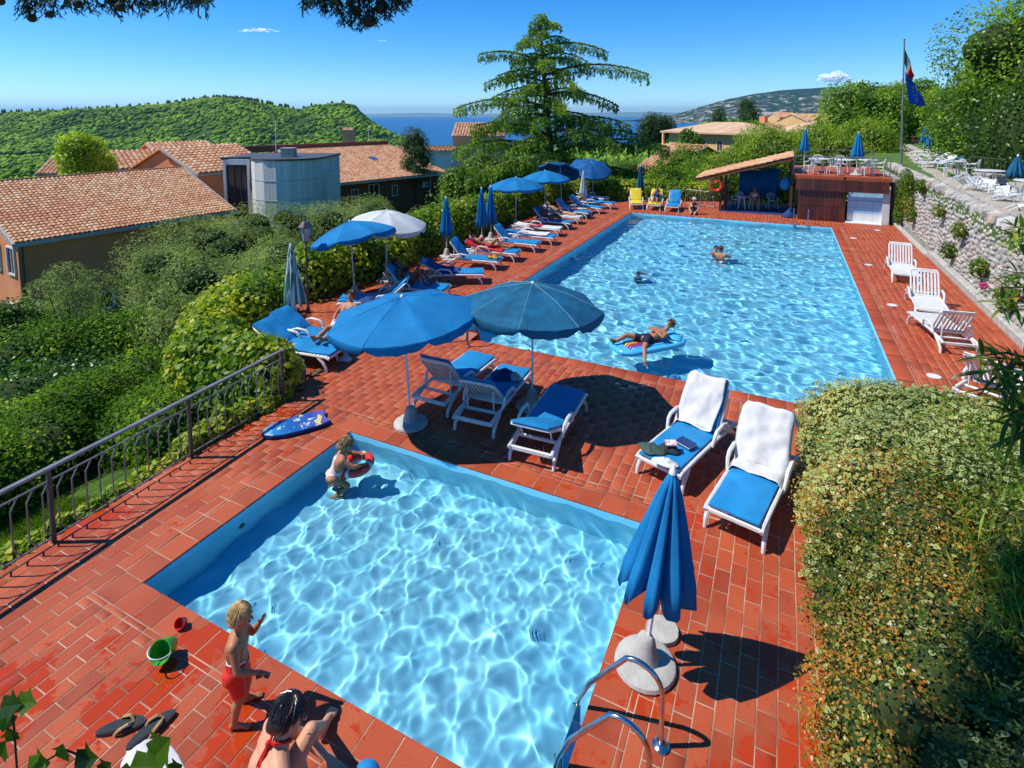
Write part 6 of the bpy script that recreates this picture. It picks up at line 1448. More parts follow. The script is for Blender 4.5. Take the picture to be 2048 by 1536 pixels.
def on_lounger(L, deg, s, label, skin, hair, suit, kneeb=(.0, .0), female=False, hairlen=0, arms='side', z_=.40):
    """a figure lying on a lounger, in the lounger's own frame"""
    M = Matrix.Translation(L.location) @ Matrix.Rotation(L.rotation_euler.z, 4, 'Z'); th = R(deg); h = (-.28, .325 + .085)
    def K(y, x, z): return M @ Vector((x, y, z))
    def Bk(u, x, w): return M @ Vector((x, h[0] - u * math.cos(th) + w * math.sin(th), h[1] + .03 + u * math.sin(th) + w * math.cos(th)))
    kb = kneeb; J = dict(hip=[K(-.13, .09, .46), K(-.13, -.09, .46)], knee=[K(.30 - kb[0] * .12, .10, .45 + kb[0] * .30), K(.30 - kb[1] * .12, -.10, .45 + kb[1] * .30)], ankle=[K(.72 - kb[0] * .28, .11, .42), K(.72 - kb[1] * .28, -.11, .42)], toe=[K(.78 - kb[0] * .18, .13, .53 - kb[0] * .1), K(.78 - kb[1] * .18, -.13, .53 - kb[1] * .1)],
        sh=[Bk(.37, .17, .07), Bk(.37, -.17, .07)], elbow=[Bk(.16, .29, .05), Bk(.16, -.29, .05)], wrist=[K(-.05, .24, .45), K(-.05, -.24, .45)], neck=Bk(.46, 0, .08), head=Bk(.60, 0, .11), face=M.to_3x3() @ Vector((0, .25 + math.sin(th), .9)))
    if arms == 'read': J['elbow'] = [Bk(.15, .25, .15), Bk(.15, -.25, .15)]; J['wrist'] = [Bk(.30, .08, .34), Bk(.30, -.08, .34)]
    if arms == 'up': J['elbow'] = [Bk(.55, .28, .12), Bk(.16, -.29, .05)]; J['wrist'] = [Bk(.68, .12, .14), K(-.05, -.24, .45)]
    return person(J, s, label, skin, .015, hair, hairlen, suit=suit, female=female, z0=0)
LL = [o for o in bpy.data.objects if o.name.startswith('sun_lounger')]
def LN(txt): return next(o for o in LL if txt in o['label'])
on_lounger(LN('dark haired sunbather with bent'), 50, 1.04, 'deeply tanned dark haired sunbather in a black bikini with knees bent', 'skin_dark', 'hair_black', briefs_top('black_suit'), (1.3, 1.0), True)
on_lounger(LN('woman on the red towel'), 22, 1.04, 'tanned woman lying with one knee up on a bright red towel', 'skin_tan', 'hair_brown', briefs_top('red_cloth'), (1.0, .2), True, .05, 'up')
on_lounger(LN('pale sunbather lying'), 34, 1.04, 'pale bare chested sunbather lying back on a white covered lounger', 'skin_fair', 'hair_brown', trunks('black_suit'), (.1, .1))
on_lounger(LN('person reading under'), 50, 1.0, 'person in the shade of the open parasol beside a blue hat and red bag', 'skin_dark', 'hair_brown', onepiece('red_cloth'), (.3, .5), True, 0, 'read')
on_lounger(LN('reader in blue'), 56, 1.0, 'reader in a blue top on the yellow lounger at the far end', 'skin_tan', 'hair_brown', onepiece('navy_cloth'), (.5, .5), True, 0, 'read')
# person on the second lounger with legs stretched across to the nearest one
p0 = Vector((-8.78, 9.42, 0)); ff = Vector((.16, -1, 0)).normalized(); l0 = Vector((-ff.y, ff.x, 0)); K = lambda a, b, c: p0 + ff * a + l0 * b + Vector((0, 0, c))
sb_ = person(dict(hip=[K(0, .09, .47), K(0, -.09, .47)], knee=[K(.43, .08, .55), K(.43, -.12, .55)], ankle=[K(.86, .05, .46), K(.86, -.12, .46)], toe=[K(.93, .06, .57), K(.93, -.13, .57)], sh=[K(-.30, .17, .85), K(-.30, -.17, .85)], elbow=[K(-.15, .28, .65), K(-.15, -.28, .65)], wrist=[K(.05, .2, .56), K(.05, -.2, .56)], neck=K(-.35, 0, .92), head=K(-.38, 0, 1.06), face=ff), 1.05,
    'sunbather half hidden by the bright blue parasol, legs across the nearest lounger', 'skin_tan', .012, 'hair_brown', suit=lambda V, s, pel, ch, frt, lat, up: [('wrap_skirt', 'white_suit', [(pel - lat * .08, pel + lat * .08, .19), (V['hip'][0], V['hip'][0].lerp(V['knee'][0], .5), .13), (V['hip'][1], V['hip'][1].lerp(V['knee'][1], .5), .13)], None)])
# ------------------------------------------------------------------ railing, ladders, lamps, flags
ra = empty('railing', (0, 0, 0), 0, 'dark iron railing with kinked balusters along the left edge of the deck', 'railing')
rx = lambda y: -7.83 - .055 * (y - 3.3)
for y in (1.5, 3.35, 5.2, 7.05): MB().box((rx(y), y, .46), (.045, .045, .96)).build('post', MT['dark_iron'], ra)
def rbar(z, w, h, m='grey_metal'):
    y0, y1 = .3, 7.12; q = MB(); L = math.hypot(y1 - y0, rx(y1) - rx(y0)); q.box(((rx(y0) + rx(y1)) / 2, (y0 + y1) / 2, z), (w, L, h), (0, 0, -math.atan2(rx(y1) - rx(y0), y1 - y0) * 1.0), bev=.006); q.build('rail', MT[m], ra)
rbar(.955, .07, .035); rbar(.80, .022, .022); rbar(.07, .022, .022)
y = .55
while y < 7.0:
    if min(abs(y - p) for p in (1.5, 3.35, 5.2, 7.05)) > .07:
        MB().tube([(rx(y), y + .075, .075), (rx(y), y, .19), (rx(y), y, .67), (rx(y), y + .075, .80)], .0095, 6).build('baluster', MT['grey_metal'], ra)
    y += .16
def ladder(x, y, dx, dy, label, h=.78, reach=.62, w=.5, steps=True, depth=.5, m='metal', r=.021):
    """two bent handrails; (x,y) first deck fixing, (dx,dy) direction to the water"""
    e = empty('pool_ladder', (x, y, 0), math.atan2(dy, dx), label, 'ladder')
    for k in (0, 1):
        o = -w * k; q = MB(); P = [(0, o, 0), (0, o, h * .55)]
        for i in range(9): a = math.pi * (1 - i / 8 * .62); P.append((.22 + .22 * math.cos(a), o, h * .62 + .22 * math.sin(a) * 1.0))
        P += [(reach, o, h * .38), (reach + .10, o, h * .10), (reach + .12, o, -.02), (reach + .12, o, -depth)]
        q.tube(P, r, 12); q.build('handrail', MT[m], e, True)
        MB().lathe([(.07, 0), (.072, .012), (.05, .02), (.03, .045)], 20, (0, o, 0)).build('flange', MT[m], e, True)
    if steps:
        for k in range(2): MB().box((reach + .10, -w / 2, -.16 - .24 * k), (.10, w - .04, .03), bev=.006).build('step', MT[m], e)
        for k in (0, 1): MB().box((reach + .105, -w * k + (.03 if k else -.03), -.2), (.07, .012, .5)).build('side_plate', MT[m], e)
    return e
ladder(-.70, 3.80, -1, 0, 'stainless steel handrails of the paddling pool ladder at the bottom edge', .74)
bpy.data.objects[-1 if False else 'pool_ladder'].scale = (1, 1, 1)
l2 = ladder(1.25, 30.35, 0, -1, 'stainless steel ladder at the far right corner of the big pool', .85, .42, .62)
l3 = ladder(-6.86, 10.62, 0, 1, 'dark handrails at the near left corner of the big pool', .62, .42, -.62 * -1, m='brown_wood') if False else ladder(-6.22, 10.62, 0, 1, 'dark brown handrails at the near left corner of the big pool', .72, .40, -.62, True, .5, 'shutter')
for k, (x, y) in enumerate([(2.88, 27.5), (2.88, 22.75), (2.9, 18.1), (2.92, 13.4), (4.05, 29.9)]):
    o = MB().lathe([(.125, 0), (.125, .012), (.03, .016), (.028, .011)], 24, (0, 0, 0)).build('drain_cover', MT['white_plastic']); o.location = (x, y, .002)
    tag(o, ['round white drain cover farthest of the four beside the big pool', 'round white drain cover beside the bare lounger farthest along the wall', 'round white drain cover beside the second bare lounger', 'round white drain cover nearest the camera beside the big pool', 'round white drain cover close to the foot of the shower screen'][k], 'drain cover', 'drain covers on the right walkway')
def street_lamp(x, y, zt, zb, label):
    e = empty('street_lamp', (x, y, zb), 0, label, 'lamp'); H = zt - zb
    MB().lathe([(.06, 0), (.05, .4), (.032, .5), (.028, H - .75), (.05, H - .72), (.02, H - .68), (.02, H - .60), (.09, H - .56)], 10).build('post', MT['dark_iron'], e)
    MB().lathe([(.095, H - .55), (.15, H - .20)], 6).build('lantern_glass', MT['lamp_glass'], e)
    q = MB().lathe([(.19, H - .20), (.185, H - .17), (.09, H - .05), (.03, H - .02), (.035, H + .02), (.005, H + .08)], 6)
    for k in range(6): a = math.pi * 2 * k / 6; q.tube([(.097 * math.cos(a), .097 * math.sin(a), H - .56), (.155 * math.cos(a), .155 * math.sin(a), H - .19)], .008, 4)
    q.build('lantern_frame', MT['dark_iron'], e)
MT['lamp_glass'] = surf('lamp_glass', (.35, .42, .40), (.28, .35, .34), .15, 3, spec=.7)
T = at(610, 440, 14.5); street_lamp(T.x, T.y, T.z, -.3, 'old fashioned iron lantern post behind the hedge near the first open parasols')
T = at(1113, 322, 34.5); street_lamp(T.x, T.y, T.z, -.3, 'old fashioned lantern post in front of the cedar trunk')

# flagpole with two flags
F0 = Vector((6.43, 40.3, LZ)); H = 7.3
fp = empty('flagpole', F0, 0, 'tall grey flagpole at the head of the garden path', 'flagpole')
MB().tube([(0, 0, 0), (-.04, -.02, 1.2), (-.26, -.12, H)], [.07, .06, .04], 10).build('pole', MT['grey_metal'], fp); MB().sph((-.26, -.12, H + .02), .05).build('finial', MT['dark_iron'], fp)
def flagmat(name, fn):
    m, t, b = newmat(name); u = N(t, 'ShaderNodeAttribute', attribute_name='u').outputs['Fac']; w = N(t, 'ShaderNodeAttribute', attribute_name='w').outputs['Fac']
    t.links.new(fn(t, u, w), b.inputs['Base Color']); b.inputs['Roughness'].default_value = .8
    tr = N(t, 'ShaderNodeBsdfTranslucent'); t.links.new(b.inputs['Base Color'].links[0].from_socket, tr.inputs[0]); mx = N(t, 'ShaderNodeMixShader'); mx.inputs[0].default_value = .55
    t.links.new(b.outputs[0], mx.inputs[1]); t.links.new(tr.outputs[0], mx.inputs[2]); t.links.new(mx.outputs[0], t.nodes['Material Output'].inputs[0]); return m
def tri(t, u, w):
    c = ramp(t, u, [(0, (.02, .32, .16)), (.30, (.85, .85, .85)), (.62, (.80, .03, .03))]); t.nodes[-1].color_ramp.interpolation = 'CONSTANT' if t.nodes[-1].bl_idname == 'ShaderNodeValToRGB' else None; return c
fi = flagmat('tricolour_flag', tri); fe_ = flagmat('blue_flag', lambda t, u, w: mixc(t, 0.0, (.03, .24, .80), (.03, .24, .80)))
def flag(name, px0, py0, px1, py1, px2, py2, px3, py3, mat, label, d=33.5, stars=False, fold=.10):
    nu, nw = 26, 14; c = [at(px0, py0, d), at(px1, py1, d), at(px2, py2, d), at(px3, py3, d)]; V = []; U = []; Wt = []
    for j in range(nw + 1):
        for i in range(nu + 1):
            u, w = i / nu, j / nw; p = c[0] * (1 - u) * (1 - w) + c[1] * u * (1 - w) + c[2] * u * w + c[3] * (1 - u) * w
            p += FWD * (.9 * u * (1 if stars else .4) + fold * math.sin(u * 9 + w * 2.5) * min(1, u * 2 + .2)) + Vector((0, 0, .04 * math.sin(u * 7))); V.append(tuple(p - c[0])); U.append(u); Wt.append(w)
    F = [(j * (nu + 1) + i, j * (nu + 1) + i + 1, (j + 1) * (nu + 1) + i + 1, (j + 1) * (nu + 1) + i) for j in range(nw) for i in range(nu)]
    o = npmesh(name, V, F, mat, {'u': U, 'w': Wt}, smooth=True); o.location = c[0]; tag(o, label, 'flag', 'flags on the pole'); o.modifiers.new('t', 'SOLIDIFY').thickness = .008
    if stars:
        for k in range(12):
            a = 2 * math.pi * k / 12; u, w = .5 + .20 * math.cos(a), .5 + .30 * math.sin(a)
            p = c[0] * (1 - u) * (1 - w) + c[1] * u * (1 - w) + c[2] * u * w + c[3] * (1 - u) * w; p += FWD * (.9 * u + fold * math.sin(u * 9 + w * 2.5) * min(1, u * 2 + .2)) + Vector((0, 0, .04 * math.sin(u * 7))) - FWD * .03 - c[0]
            vs = []; 
            for q_ in range(10): b_ = math.pi / 2 + math.pi * q_ / 5; r_ = .065 if q_ % 2 == 0 else .028; vs.append(p + RGT * r_ * math.cos(b_) + Vector((0, 0, r_ * math.sin(b_))))
            MB().add(vs + [v - FWD * .006 for v in vs], [tuple(range(10)), tuple(range(19, 9, -1))] + [(i, i + 10, (i + 1) % 10 + 10, (i + 1) % 10) for i in range(10)]).build('star', MT['star'], o)
MT['star'] = surf('star_yellow', (.75, .55, .03))
flag('flag', 1808, 94, 1824, 163, 1812, 150, 1808, 128, fi, 'green white and red flag hanging limp at the top of the pole', fold=.05) if False else None
# hanging tricolour: the fly droops, so u runs down the cloth
flag('flag', 1808, 92, 1838, 150, 1822, 178, 1809, 124, fi, 'green white and red flag drooping beside the top of the pole', fold=.07)
flag('flag', 1810, 143, 1866, 190, 1870, 212, 1818, 208, fe_, 'blue flag with a ring of gold stars below the tricolour', fold=.10, stars=True)

# ------------------------------------------------------------------ towels, clothes and small things on the deck
def cloth_grid(nu, nw, fn, name, mat, parent=None, th=.008):
    V = [tuple(fn(i / nu, j / nw)) for j in range(nw + 1) for i in range(nu + 1)]
    F = [(j * (nu + 1) + i, j * (nu + 1) + i + 1, (j + 1) * (nu + 1) + i + 1, (j + 1) * (nu + 1) + i) for j in range(nw) for i in range(nu)]
    o = npmesh(name, V, F, MT[mat], parent=parent, smooth=True); m = o.modifiers.new('t', 'SOLIDIFY'); m.thickness = th; m.offset = 1; return o
def towel(L, deg, x0, x1, s0, s1, mat, label, seed=1.0, rumple=.02, cat='towel', name='towel', over=.25):
    """cloth laid on a lounger: s runs from the seat (negative = towards the foot) up the back, then over its top"""
    th = R(deg); h = Vector((0, -.28, .325)); C_ = math.cos(th); S__ = math.sin(th); top = .80
    def fn(u, w):
        x = x0 + (x1 - x0) * u + .025 * math.sin(w * 6 + seed); s = s0 + (s1 - s0) * w; lift = .105
        if s < 0: p = Vector((x, -.28 - s, .36 + .055)); nn = Vector((0, 0, 1))
        elif s < top: p = h + Vector((x, -s * C_, s * S__)) + Vector((0, S__, C_)) * lift; nn = Vector((0, S__, C_))
        else: a = s - top; p = h + Vector((x, -top * C_ - min(a, .09), top * S__ - max(0, a - .05))) + Vector((0, S__, C_)) * (lift if a < .05 else .03); nn = Vector((0, 0, 1))
        ed = max(0, abs(x) - .30); p.z -= ed * 1.6; 
        k = noise.noise(Vector((x * 4 + seed, s * 3.2, seed))) + .6 * noise.noise(Vector((x * 11, s * 7 + seed, 2))) + .5 * math.sin(x * 16 + s * 7 + 3 * noise.noise(Vector((s * 3, x, seed))))
        return p + nn * rumple * 1.5 * max(k, -.7)
    o = cloth_grid(26, 40, fn, name, mat); o.location = L.location; o.rotation_euler = L.rotation_euler; tag(o, label, cat); return o
LL = [o for o in bpy.data.objects if o.name.startswith('sun_lounger')]
def LN(txt): return next(o for o in LL if txt in o['label'])
T1 = LN('clothes and a book'); T2 = LN('against the variegated bush')
towel(T1, 60, -.27, .37, -.12, 1.05, 'white_towel', 'white towel over the raised back of the left draped lounger', 1.0, .018)
towel(T2, 60, -.36, .36, -.36, 1.0, 'white_towel', 'wide white towel spread over back and seat of the lounger by the bush', 4.0, .016)
towel(LN('woman on the red towel'), 22, -.34, .34, -.75, .75, 'red_cloth', 'bright red towel under the tanned sunbather', 2.0, .012)
towel(LN('folded red towel'), 6, -.15, .30, -.4, .15, 'red_cloth', 'folded red towel on the flat white lounger', 3.0, .015)
towel(LN('dark blue towel'), 28, -.33, .33, -.5, .6, 'navy_cloth', 'dark blue towel crumpled over the askew lounger', 5.0, .03)
towel(LN('pale patterned'), 8, -.3, .3, -1.0, .2, 'white_towel', 'pale patterned towel on the flat blue lounger', 6.0, .01)
def heap(x, y, z, rx_, ry_, h, mat, label, seed, cat='clothes', name='clothes'):
    def fn(u, w):
        a, r_ = u * 2 * math.pi, w; rr = 1 + .35 * noise.noise(Vector((math.cos(a) * 1.3, math.sin(a) * 1.3, seed))); X_, Y_ = rr * r_ * math.cos(a), rr * r_ * math.sin(a)
        k = noise.noise(Vector((X_ * 2.2 + seed, Y_ * 2.2, 1))) + .5 * noise.noise(Vector((X_ * 6, Y_ * 6, seed))) ; return Vector((rx_ * X_, ry_ * Y_, h * max(0, (1 - r_ ** 1.5)) * (.7 + .9 * abs(k)) + .004))
    o = cloth_grid(36, 12, fn, name, mat); o.location = (x, y, z); tag(o, label, cat); return o
p = gnd(1008, 748, .43); heap(p.x, p.y, .395, .26, .24, .12, 'navy_cloth', 'heap of dark blue clothes on the middle lounger between the pools', 2.0)
p = gnd(1030, 752, .43); heap(p.x, p.y, .40, .14, .12, .10, 'white_canvas', 'pale patterned garment on top of the dark blue clothes', 5.0)
p = gnd(1305, 893, .43); heap(p.x, p.y, .39, .20, .15, .08, 'green_cloth', 'grey green garment on the foot of the left draped lounger', 7.0)
p = gnd(1335, 895, .43); heap(p.x, p.y, .395, .16, .12, .12, 'dark_cloth', 'black garment crumpled beside the book', 9.0)
p = gnd(1330, 920, .43); heap(p.x, p.y, .39, .20, .09, .07, 'white_towel', 'small white cloth at the very foot of the left draped lounger', 3.0)
p = gnd(1372, 885, .43); b_ = empty('book', (p.x, p.y, .40), -.5, 'dark blue book lying beside the white towel', 'book')
MB().box((0, 0, .022), (.24, .17, .026), bev=.003).build('pages', MT['white_plastic'], b_); MB().box((0, 0, .039), (.25, .18, .007)).box((0, 0, .006), (.25, .18, .007)).build('cover', MT['navy_cloth'], b_)
p = gnd(1345, 888, .5); o = MB().box((0, 0, .012), (.15, .11, .022), bev=.003).build('magazine', MT['mag']) if 'mag' in MT else None
MT['mag'] = surf('magazine_cover', (.60, .08, .07), (.75, .75, .75), .3, 14)
o = MB().box((0, 0, .012), (.16, .12, .02), bev=.003).build('magazine', MT['mag']); o.location = (p.x - .02, p.y, .50); o.rotation_euler = (.1, -.1, .3); tag(o, 'red and white magazine on top of the black garment', 'magazine')
p = gnd(985, 512, .45); heap(p.x, p.y, .40, .22, .17, .14, 'bag_cloth', 'yellow and black striped bag on the foot of a blue lounger', 4.0, 'bag', 'bag') if 'bag_cloth' in MT else None
MT['bag_cloth'] = surf('bag_cloth', (.55, .38, .04), (.02, .02, .02), .7, 9)
heap(p.x, p.y, .40, .22, .17, .14, 'bag_cloth', 'yellow and black bag on the foot of a blue lounger', 4.0, 'bag', 'bag')
p = gnd(1080, 432, .5); heap(p.x, p.y, .42, .2, .2, .22, 'red_cloth', 'red bag beside the person reading under the parasol', 6.0, 'bag', 'bag')
p = gnd(1076, 416, .9); o = MB().lathe([(.24, 0), (.25, .01), (.13, .03), (.12, .10), (.05, .13)], 18).build('hat', MT['blue_canvas'], smooth=True); o.location = (p.x, p.y, .78); o.rotation_euler = (.5, .3, 0); tag(o, 'bright blue sun hat on the lounger beside the reader', 'hat')
p = gnd(690, 718, .0); heap(p.x, p.y, .0, .18, .14, .09, 'white_canvas', 'pale crumpled cloth on the tiles under the nearest hedge lounger', 8.0)
p = gnd(740, 598, .45); heap(p.x, p.y, .40, .35, .2, .12, 'navy_cloth', 'blue and white clothes on the lounger turned towards the pool', 3.3)
for px, lab in ((955, 'blue bag'),): pass
# bag hanging in the lean-to and bundle on the floor
p = at(1570, 368, 29.3); o = MB().sph((0, 0, 0), (.26, .18, .34), 14, 9).tube([(0, 0, .3), (.05, 0, .55)], .012, 5).build('bag', MT['blue_pad'], smooth=True); o.location = p; tag(o, 'light blue bag hanging at the left end of the dark plank wall', 'bag')
p = gnd(1588, 428, .2); heap(.45, 31.9, .03, .30, .28, .45, 'navy_cloth', 'dark blue bundle on the floor at the end post of the lean-to', 2.4, 'bundle', 'bundle')

# body board
bo = empty('bodyboard', (-7.12, 6.52, .02), math.atan2(1.0, .62), 'blue patterned bodyboard lying on the tiles by the railing', 'bodyboard')
MT['board_print'] = None
m, t, b = newmat('board_print'); tc = N(t, 'ShaderNodeTexCoord').outputs['Object']; sx = N(t, 'ShaderNodeSeparateXYZ'); t.links.new(tc, sx.inputs[0])
base = ramp(t, math_n(t, 'ADD', sx.outputs[0], .55), [(0, (.35, .62, .60)), (.16, (.02, .22, .50)), (.4, (.012, .11, .36)), (.8, (.03, .08, .33)), (1, (.14, .09, .36))])
vv = N(t, 'ShaderNodeMapping'); t.links.new(tc, vv.inputs[0]); nz = noise_n(t, vv.outputs[0], 9, 5, .7); nz2 = noise_n(t, vv.outputs[0], 4.5, 2)
c = mixc(t, ramp(t, nz, [(.585, 0.), (.60, .9)]), base, (.62, .72, .75)); c = mixc(t, ramp(t, nz2, [(.66, 0.), (.67, 1.)]), c, (.60, .55, .20)); t.links.new(c, b.inputs['Base Color']); b.inputs['Roughness'].default_value = .35
ol = [(-.56, 0), (-.53, -.09), (-.44, -.17), (-.25, -.24), (.05, -.265), (.35, -.25), (.50, -.20), (.47, -.10), (.45, 0), (.47, .10), (.50, .20), (.35, .25), (.05, .265), (-.25, .24), (-.44, .17), (-.53, .09)]
MB().prism([(x * .97, y_ * .96) for x, y_ in ol], .048, .056).build('deck_print', m, bo); MB().prism(ol, .0, .0475).build('foam_core', MT['navy_cloth'], bo)

# bucket, cup, flip-flops, bottle, ball
MT['green_plastic'] = surf('green_plastic', (.06, .42, .04), (.04, .35, .03), .3); MT['red_plastic'] = surf('red_plastic', (.55, .02, .01), (.45, .015, .01), .3)
p = gnd(342, 1305, 0); bk = empty('bucket', (p.x, p.y, .095), 0, 'bright green toy bucket tipped on its side with a white handle', 'bucket')
q = MB(); n = 24; pr = [(.0, 0), (.070, 0), (.072, .005), (.098, .17), (.104, .172), (.104, .180), (.094, .178), (.068, .012), (.0, .010)]
q.lathe([(max(r_, .001), z) for r_, z in pr], n); q.build('pail', MT['green_plastic'], bk, True)
MB().tube([(.104 * math.cos(a), .02 - .13 * math.sin(a) * .3, .175 + .11 * math.sin(a)) for a in np.linspace(0, math.pi, 12)], .006, 6).build('handle', MT['white_plastic'], bk)
bk.rotation_euler = (R(62), R(10), R(20)); bk.location.z = .085
p = gnd(367, 1250, 0); o = MB().lathe([(.001, 0), (.045, 0), (.055, .07), (.05, .07), (.041, .008), (.001, .008)], 18).build('cup', MT['red_plastic'], smooth=True); o.location = (p.x, p.y, .03); o.rotation_euler = (.9, .4, 0); tag(o, 'small red toy cup lying behind the green bucket', 'cup')
MT['tan_strap'] = surf('tan_strap', (.42, .24, .08), (.3, .16, .05), .6, 20)
def flipflop(x, y, rz, label, s=1.0):
    e = empty('flip_flop', (x, y, 0), rz, label, 'flip-flop', 'black flip-flops by the paddling pool', s); ol = []
    for k in range(28): a = 2 * math.pi * k / 28; ol.append((.145 * math.cos(a), (.052 if math.cos(a) > 0 else .040) * math.sin(a) - .006 * math.cos(2 * a)))
    MB().prism(ol, .002, .026).build('sole', MT['black'], e); MB().prism([(x_ * .9, y_ * .86) for x_, y_ in ol], .0262, .029).build('footbed', MT['dark_cloth'], e)
    for s_ in (-1, 1): MB().tube([(.075, 0, .03), (.05, s_ * .03, .052), (.0, s_ * .046, .04), (-.03, s_ * .045, .012)], [.007, .011, .013, .008], 6, flat=.5).build('strap', MT['tan_strap'], e)
p = gnd(243, 1457, 0); flipflop(p.x, p.y, math.atan2(.5, 1.0) + .25, 'black flip-flop with tan strap lying flat on the wet tiles', 1.3)
p = gnd(303, 1462, 0); flipflop(p.x, p.y, 1.35, 'black flip-flop with tan strap beside the white cloth', 1.3)
p = gnd(300, 1515, 0); heap(p.x + .05, p.y - .02, 0, .30, .17, .035, 'white_towel', 'folded grey white towel under the leaves at the bottom left', 11.0, 'towel', 'towel')
MT['bottle_green'] = surf('bottle_green', (.25, .60, .15), (.18, .5, .12), .15, spec=.6)
p = gnd(608, 752, 0); bt = empty('bottle', (p.x, p.y, 0), 0, 'green drink bottle with blue label beside the nearest hedge lounger', 'bottle')
MB().lathe([(.001, 0), (.045, .005), (.047, .20), (.03, .25), (.016, .28), (.015, .31)], 16).build('body', MT['bottle_green'], bt, True); MB().lathe([(.048, .05), (.048, .13)], 16).build('label', MT['blue_pad'], bt, True); MB().lathe([(.018, .305), (.018, .33)], 12).build('cap', MT['bottle_green'], bt, True)
p = gnd(625, 752, 0); flipflop(p.x, p.y, .6, 'pale sandal on the tiles beside the green bottle', 1.0); p = gnd(635, 745, 0); flipflop(p.x, p.y, 1.0, 'second pale sandal beyond the green bottle', 1.0)
for e in [o for o in bpy.data.objects if o.name.startswith('flip_flop') and 'sandal' in o['label']]:
    e['group'] = 'sandals by the bottle'; e.name = 'sandal'
p = gnd(592, 735, 0); heap(p.x, p.y, 0, .09, .08, .14, 'white_towel', 'small white bag standing beside the green bottle', 6.6, 'bag', 'bag')
p = gnd(733, 1562, .1); o = MB().sph((0, 0, 0), .11, 24, 14).build('ball', MT['ball'] if 'ball' in MT else MT['blue_pad'], smooth='full'); o.location = (p.x, p.y, .12); tag(o, 'blue and white beach ball just inside the bottom edge', 'ball')
# life ring
lr = empty('life_ring', (-3.18, 32.16, 1.42), 0, 'orange red life ring hanging at the left post of the lean-to', 'life ring'); n = 28
q = MB(); q.v = [((.29 + .075 * math.cos(b_)) * math.cos(a), .065 * math.sin(b_), (.29 + .075 * math.cos(b_)) * math.sin(a)) for a in [2 * math.pi * k / n for k in range(n)] for b_ in [2 * math.pi * j / 10 for j in range(10)]]
q.f = [(k * 10 + j, ((k + 1) % n) * 10 + j, ((k + 1) % n) * 10 + (j + 1) % 10, k * 10 + (j + 1) % 10) for k in range(n) for j in range(10)]; q.mi = [0] * len(q.f); q.build('ring', MT['red_vinyl'], lr, smooth='full')
for k in range(4):
    a = math.pi / 4 + k * math.pi / 2; q = MB(); q.tube([(.29 * math.cos(a - .08), 0, .29 * math.sin(a - .08)), (.29 * math.cos(a + .08), 0, .29 * math.sin(a + .08))], .078, 10, cap=False); q.build('band', MT['red_cloth'], lr)
# low railing at the far end
r2 = empty('railing', (0, 0, 0), 0, 'low grey metal railing between the blue far lounger and the lean-to', 'railing')
rail_line(r2, [(-5.0, 33.9, 0), (-4.1, 33.5, 0), (-3.3, 33.1, 0)], .9, (.1,))
for k in range(16): f = k / 15; MB().tube([(-5.0 + 1.7 * f, 33.9 - .8 * f, .09), (-5.0 + 1.7 * f, 33.9 - .8 * f, .9)], .010, 4).build('baluster', MT['grey_metal'], r2)
# iron fence, dry stone seat and timber rail up on the lawn
fe2 = empty('fence', (0, 0, 0), 0, 'dark iron fence with looped bars beside the tall hedge on the upper level', 'fence')
A = at(1940, 330, 26.5); B = at(2010, 332, 24.5)
for k in range(10): f = k / 9; p = A.lerp(B, f); MB().tube([(p.x, p.y, LZ + .1), (p.x, p.y, LZ + .95)], .012 if k else .04, 5).build('bar', MT['dark_iron'], fe2)
for z in (.12, .98): MB().tube([(A.x, A.y, LZ + z), (B.x, B.y, LZ + z)], .02, 6).build('rail', MT['dark_iron'], fe2)
ss = empty('stone_bench', (0, 0, 0), 0, 'low bench of stacked stone slabs under the iron fence', 'bench'); A = at(1955, 345, 23.5); B = at(2008, 347, 22.5); c_ = (A + B) / 2
for k in range(4): MB().box((c_.x, c_.y, LZ + .08 + k * .13), ((B - A).length * (1 + .06 * (k % 2)), .5, .115), (0, 0, math.atan2((B - A).y, (B - A).x)), bev=.03).build('slab', MT['stone'], ss)
tr_ = empty('timber_fence', (0, 0, 0), 0, 'low timber rail fence at the far end of the lawn', 'fence'); A = at(1812, 273, 58); B = at(1842, 271, 56)
for z in (.35, .75): MB().tube([(A.x, A.y, LZ + z), (B.x, B.y, LZ + z)], .07, 6).build('rail', MT['brown_wood'], tr_)
for f in (0, .5, 1): p = A.lerp(B, f); MB().tube([(p.x, p.y, LZ), (p.x, p.y, LZ + .9)], .08, 6).build('post', MT['brown_wood'], tr_)

# plants rooted in the stone wall
bl = []
for (y, z, r_) in [(31.8, 1.6, .4), (31.2, .6, .3), (30.8, 2.3, .35), (30.5, 1.9, .35), (29.6, 1.4, .33), (28.8, 1.0, .25), (30.0, 2.2, .3), (27.8, 2.3, .22), (24.5, 1.8, .18), (21.8, 1.6, .2), (19.4, 1.0, .2), (17.2, .8, .2), (31.5, 1.1, .3), (22.5, .8, .2)]: bl.append((5.12 + .09 * z - .15, y, z, .16, r_, r_))
e = empty('wall_plants', (0, 0, 0), 0, 'tufts of ivy and weeds rooted in the stone wall', 'plants'); foliage('leaves', bl, 4500, .07, G['berry'], e, 'diamond', core=False, lo=.1, hi=1.7); foliage('green_leaves', bl, 3000, .08, G['privet'], e, 'ivy', core=False, lo=.1, hi=1.5)

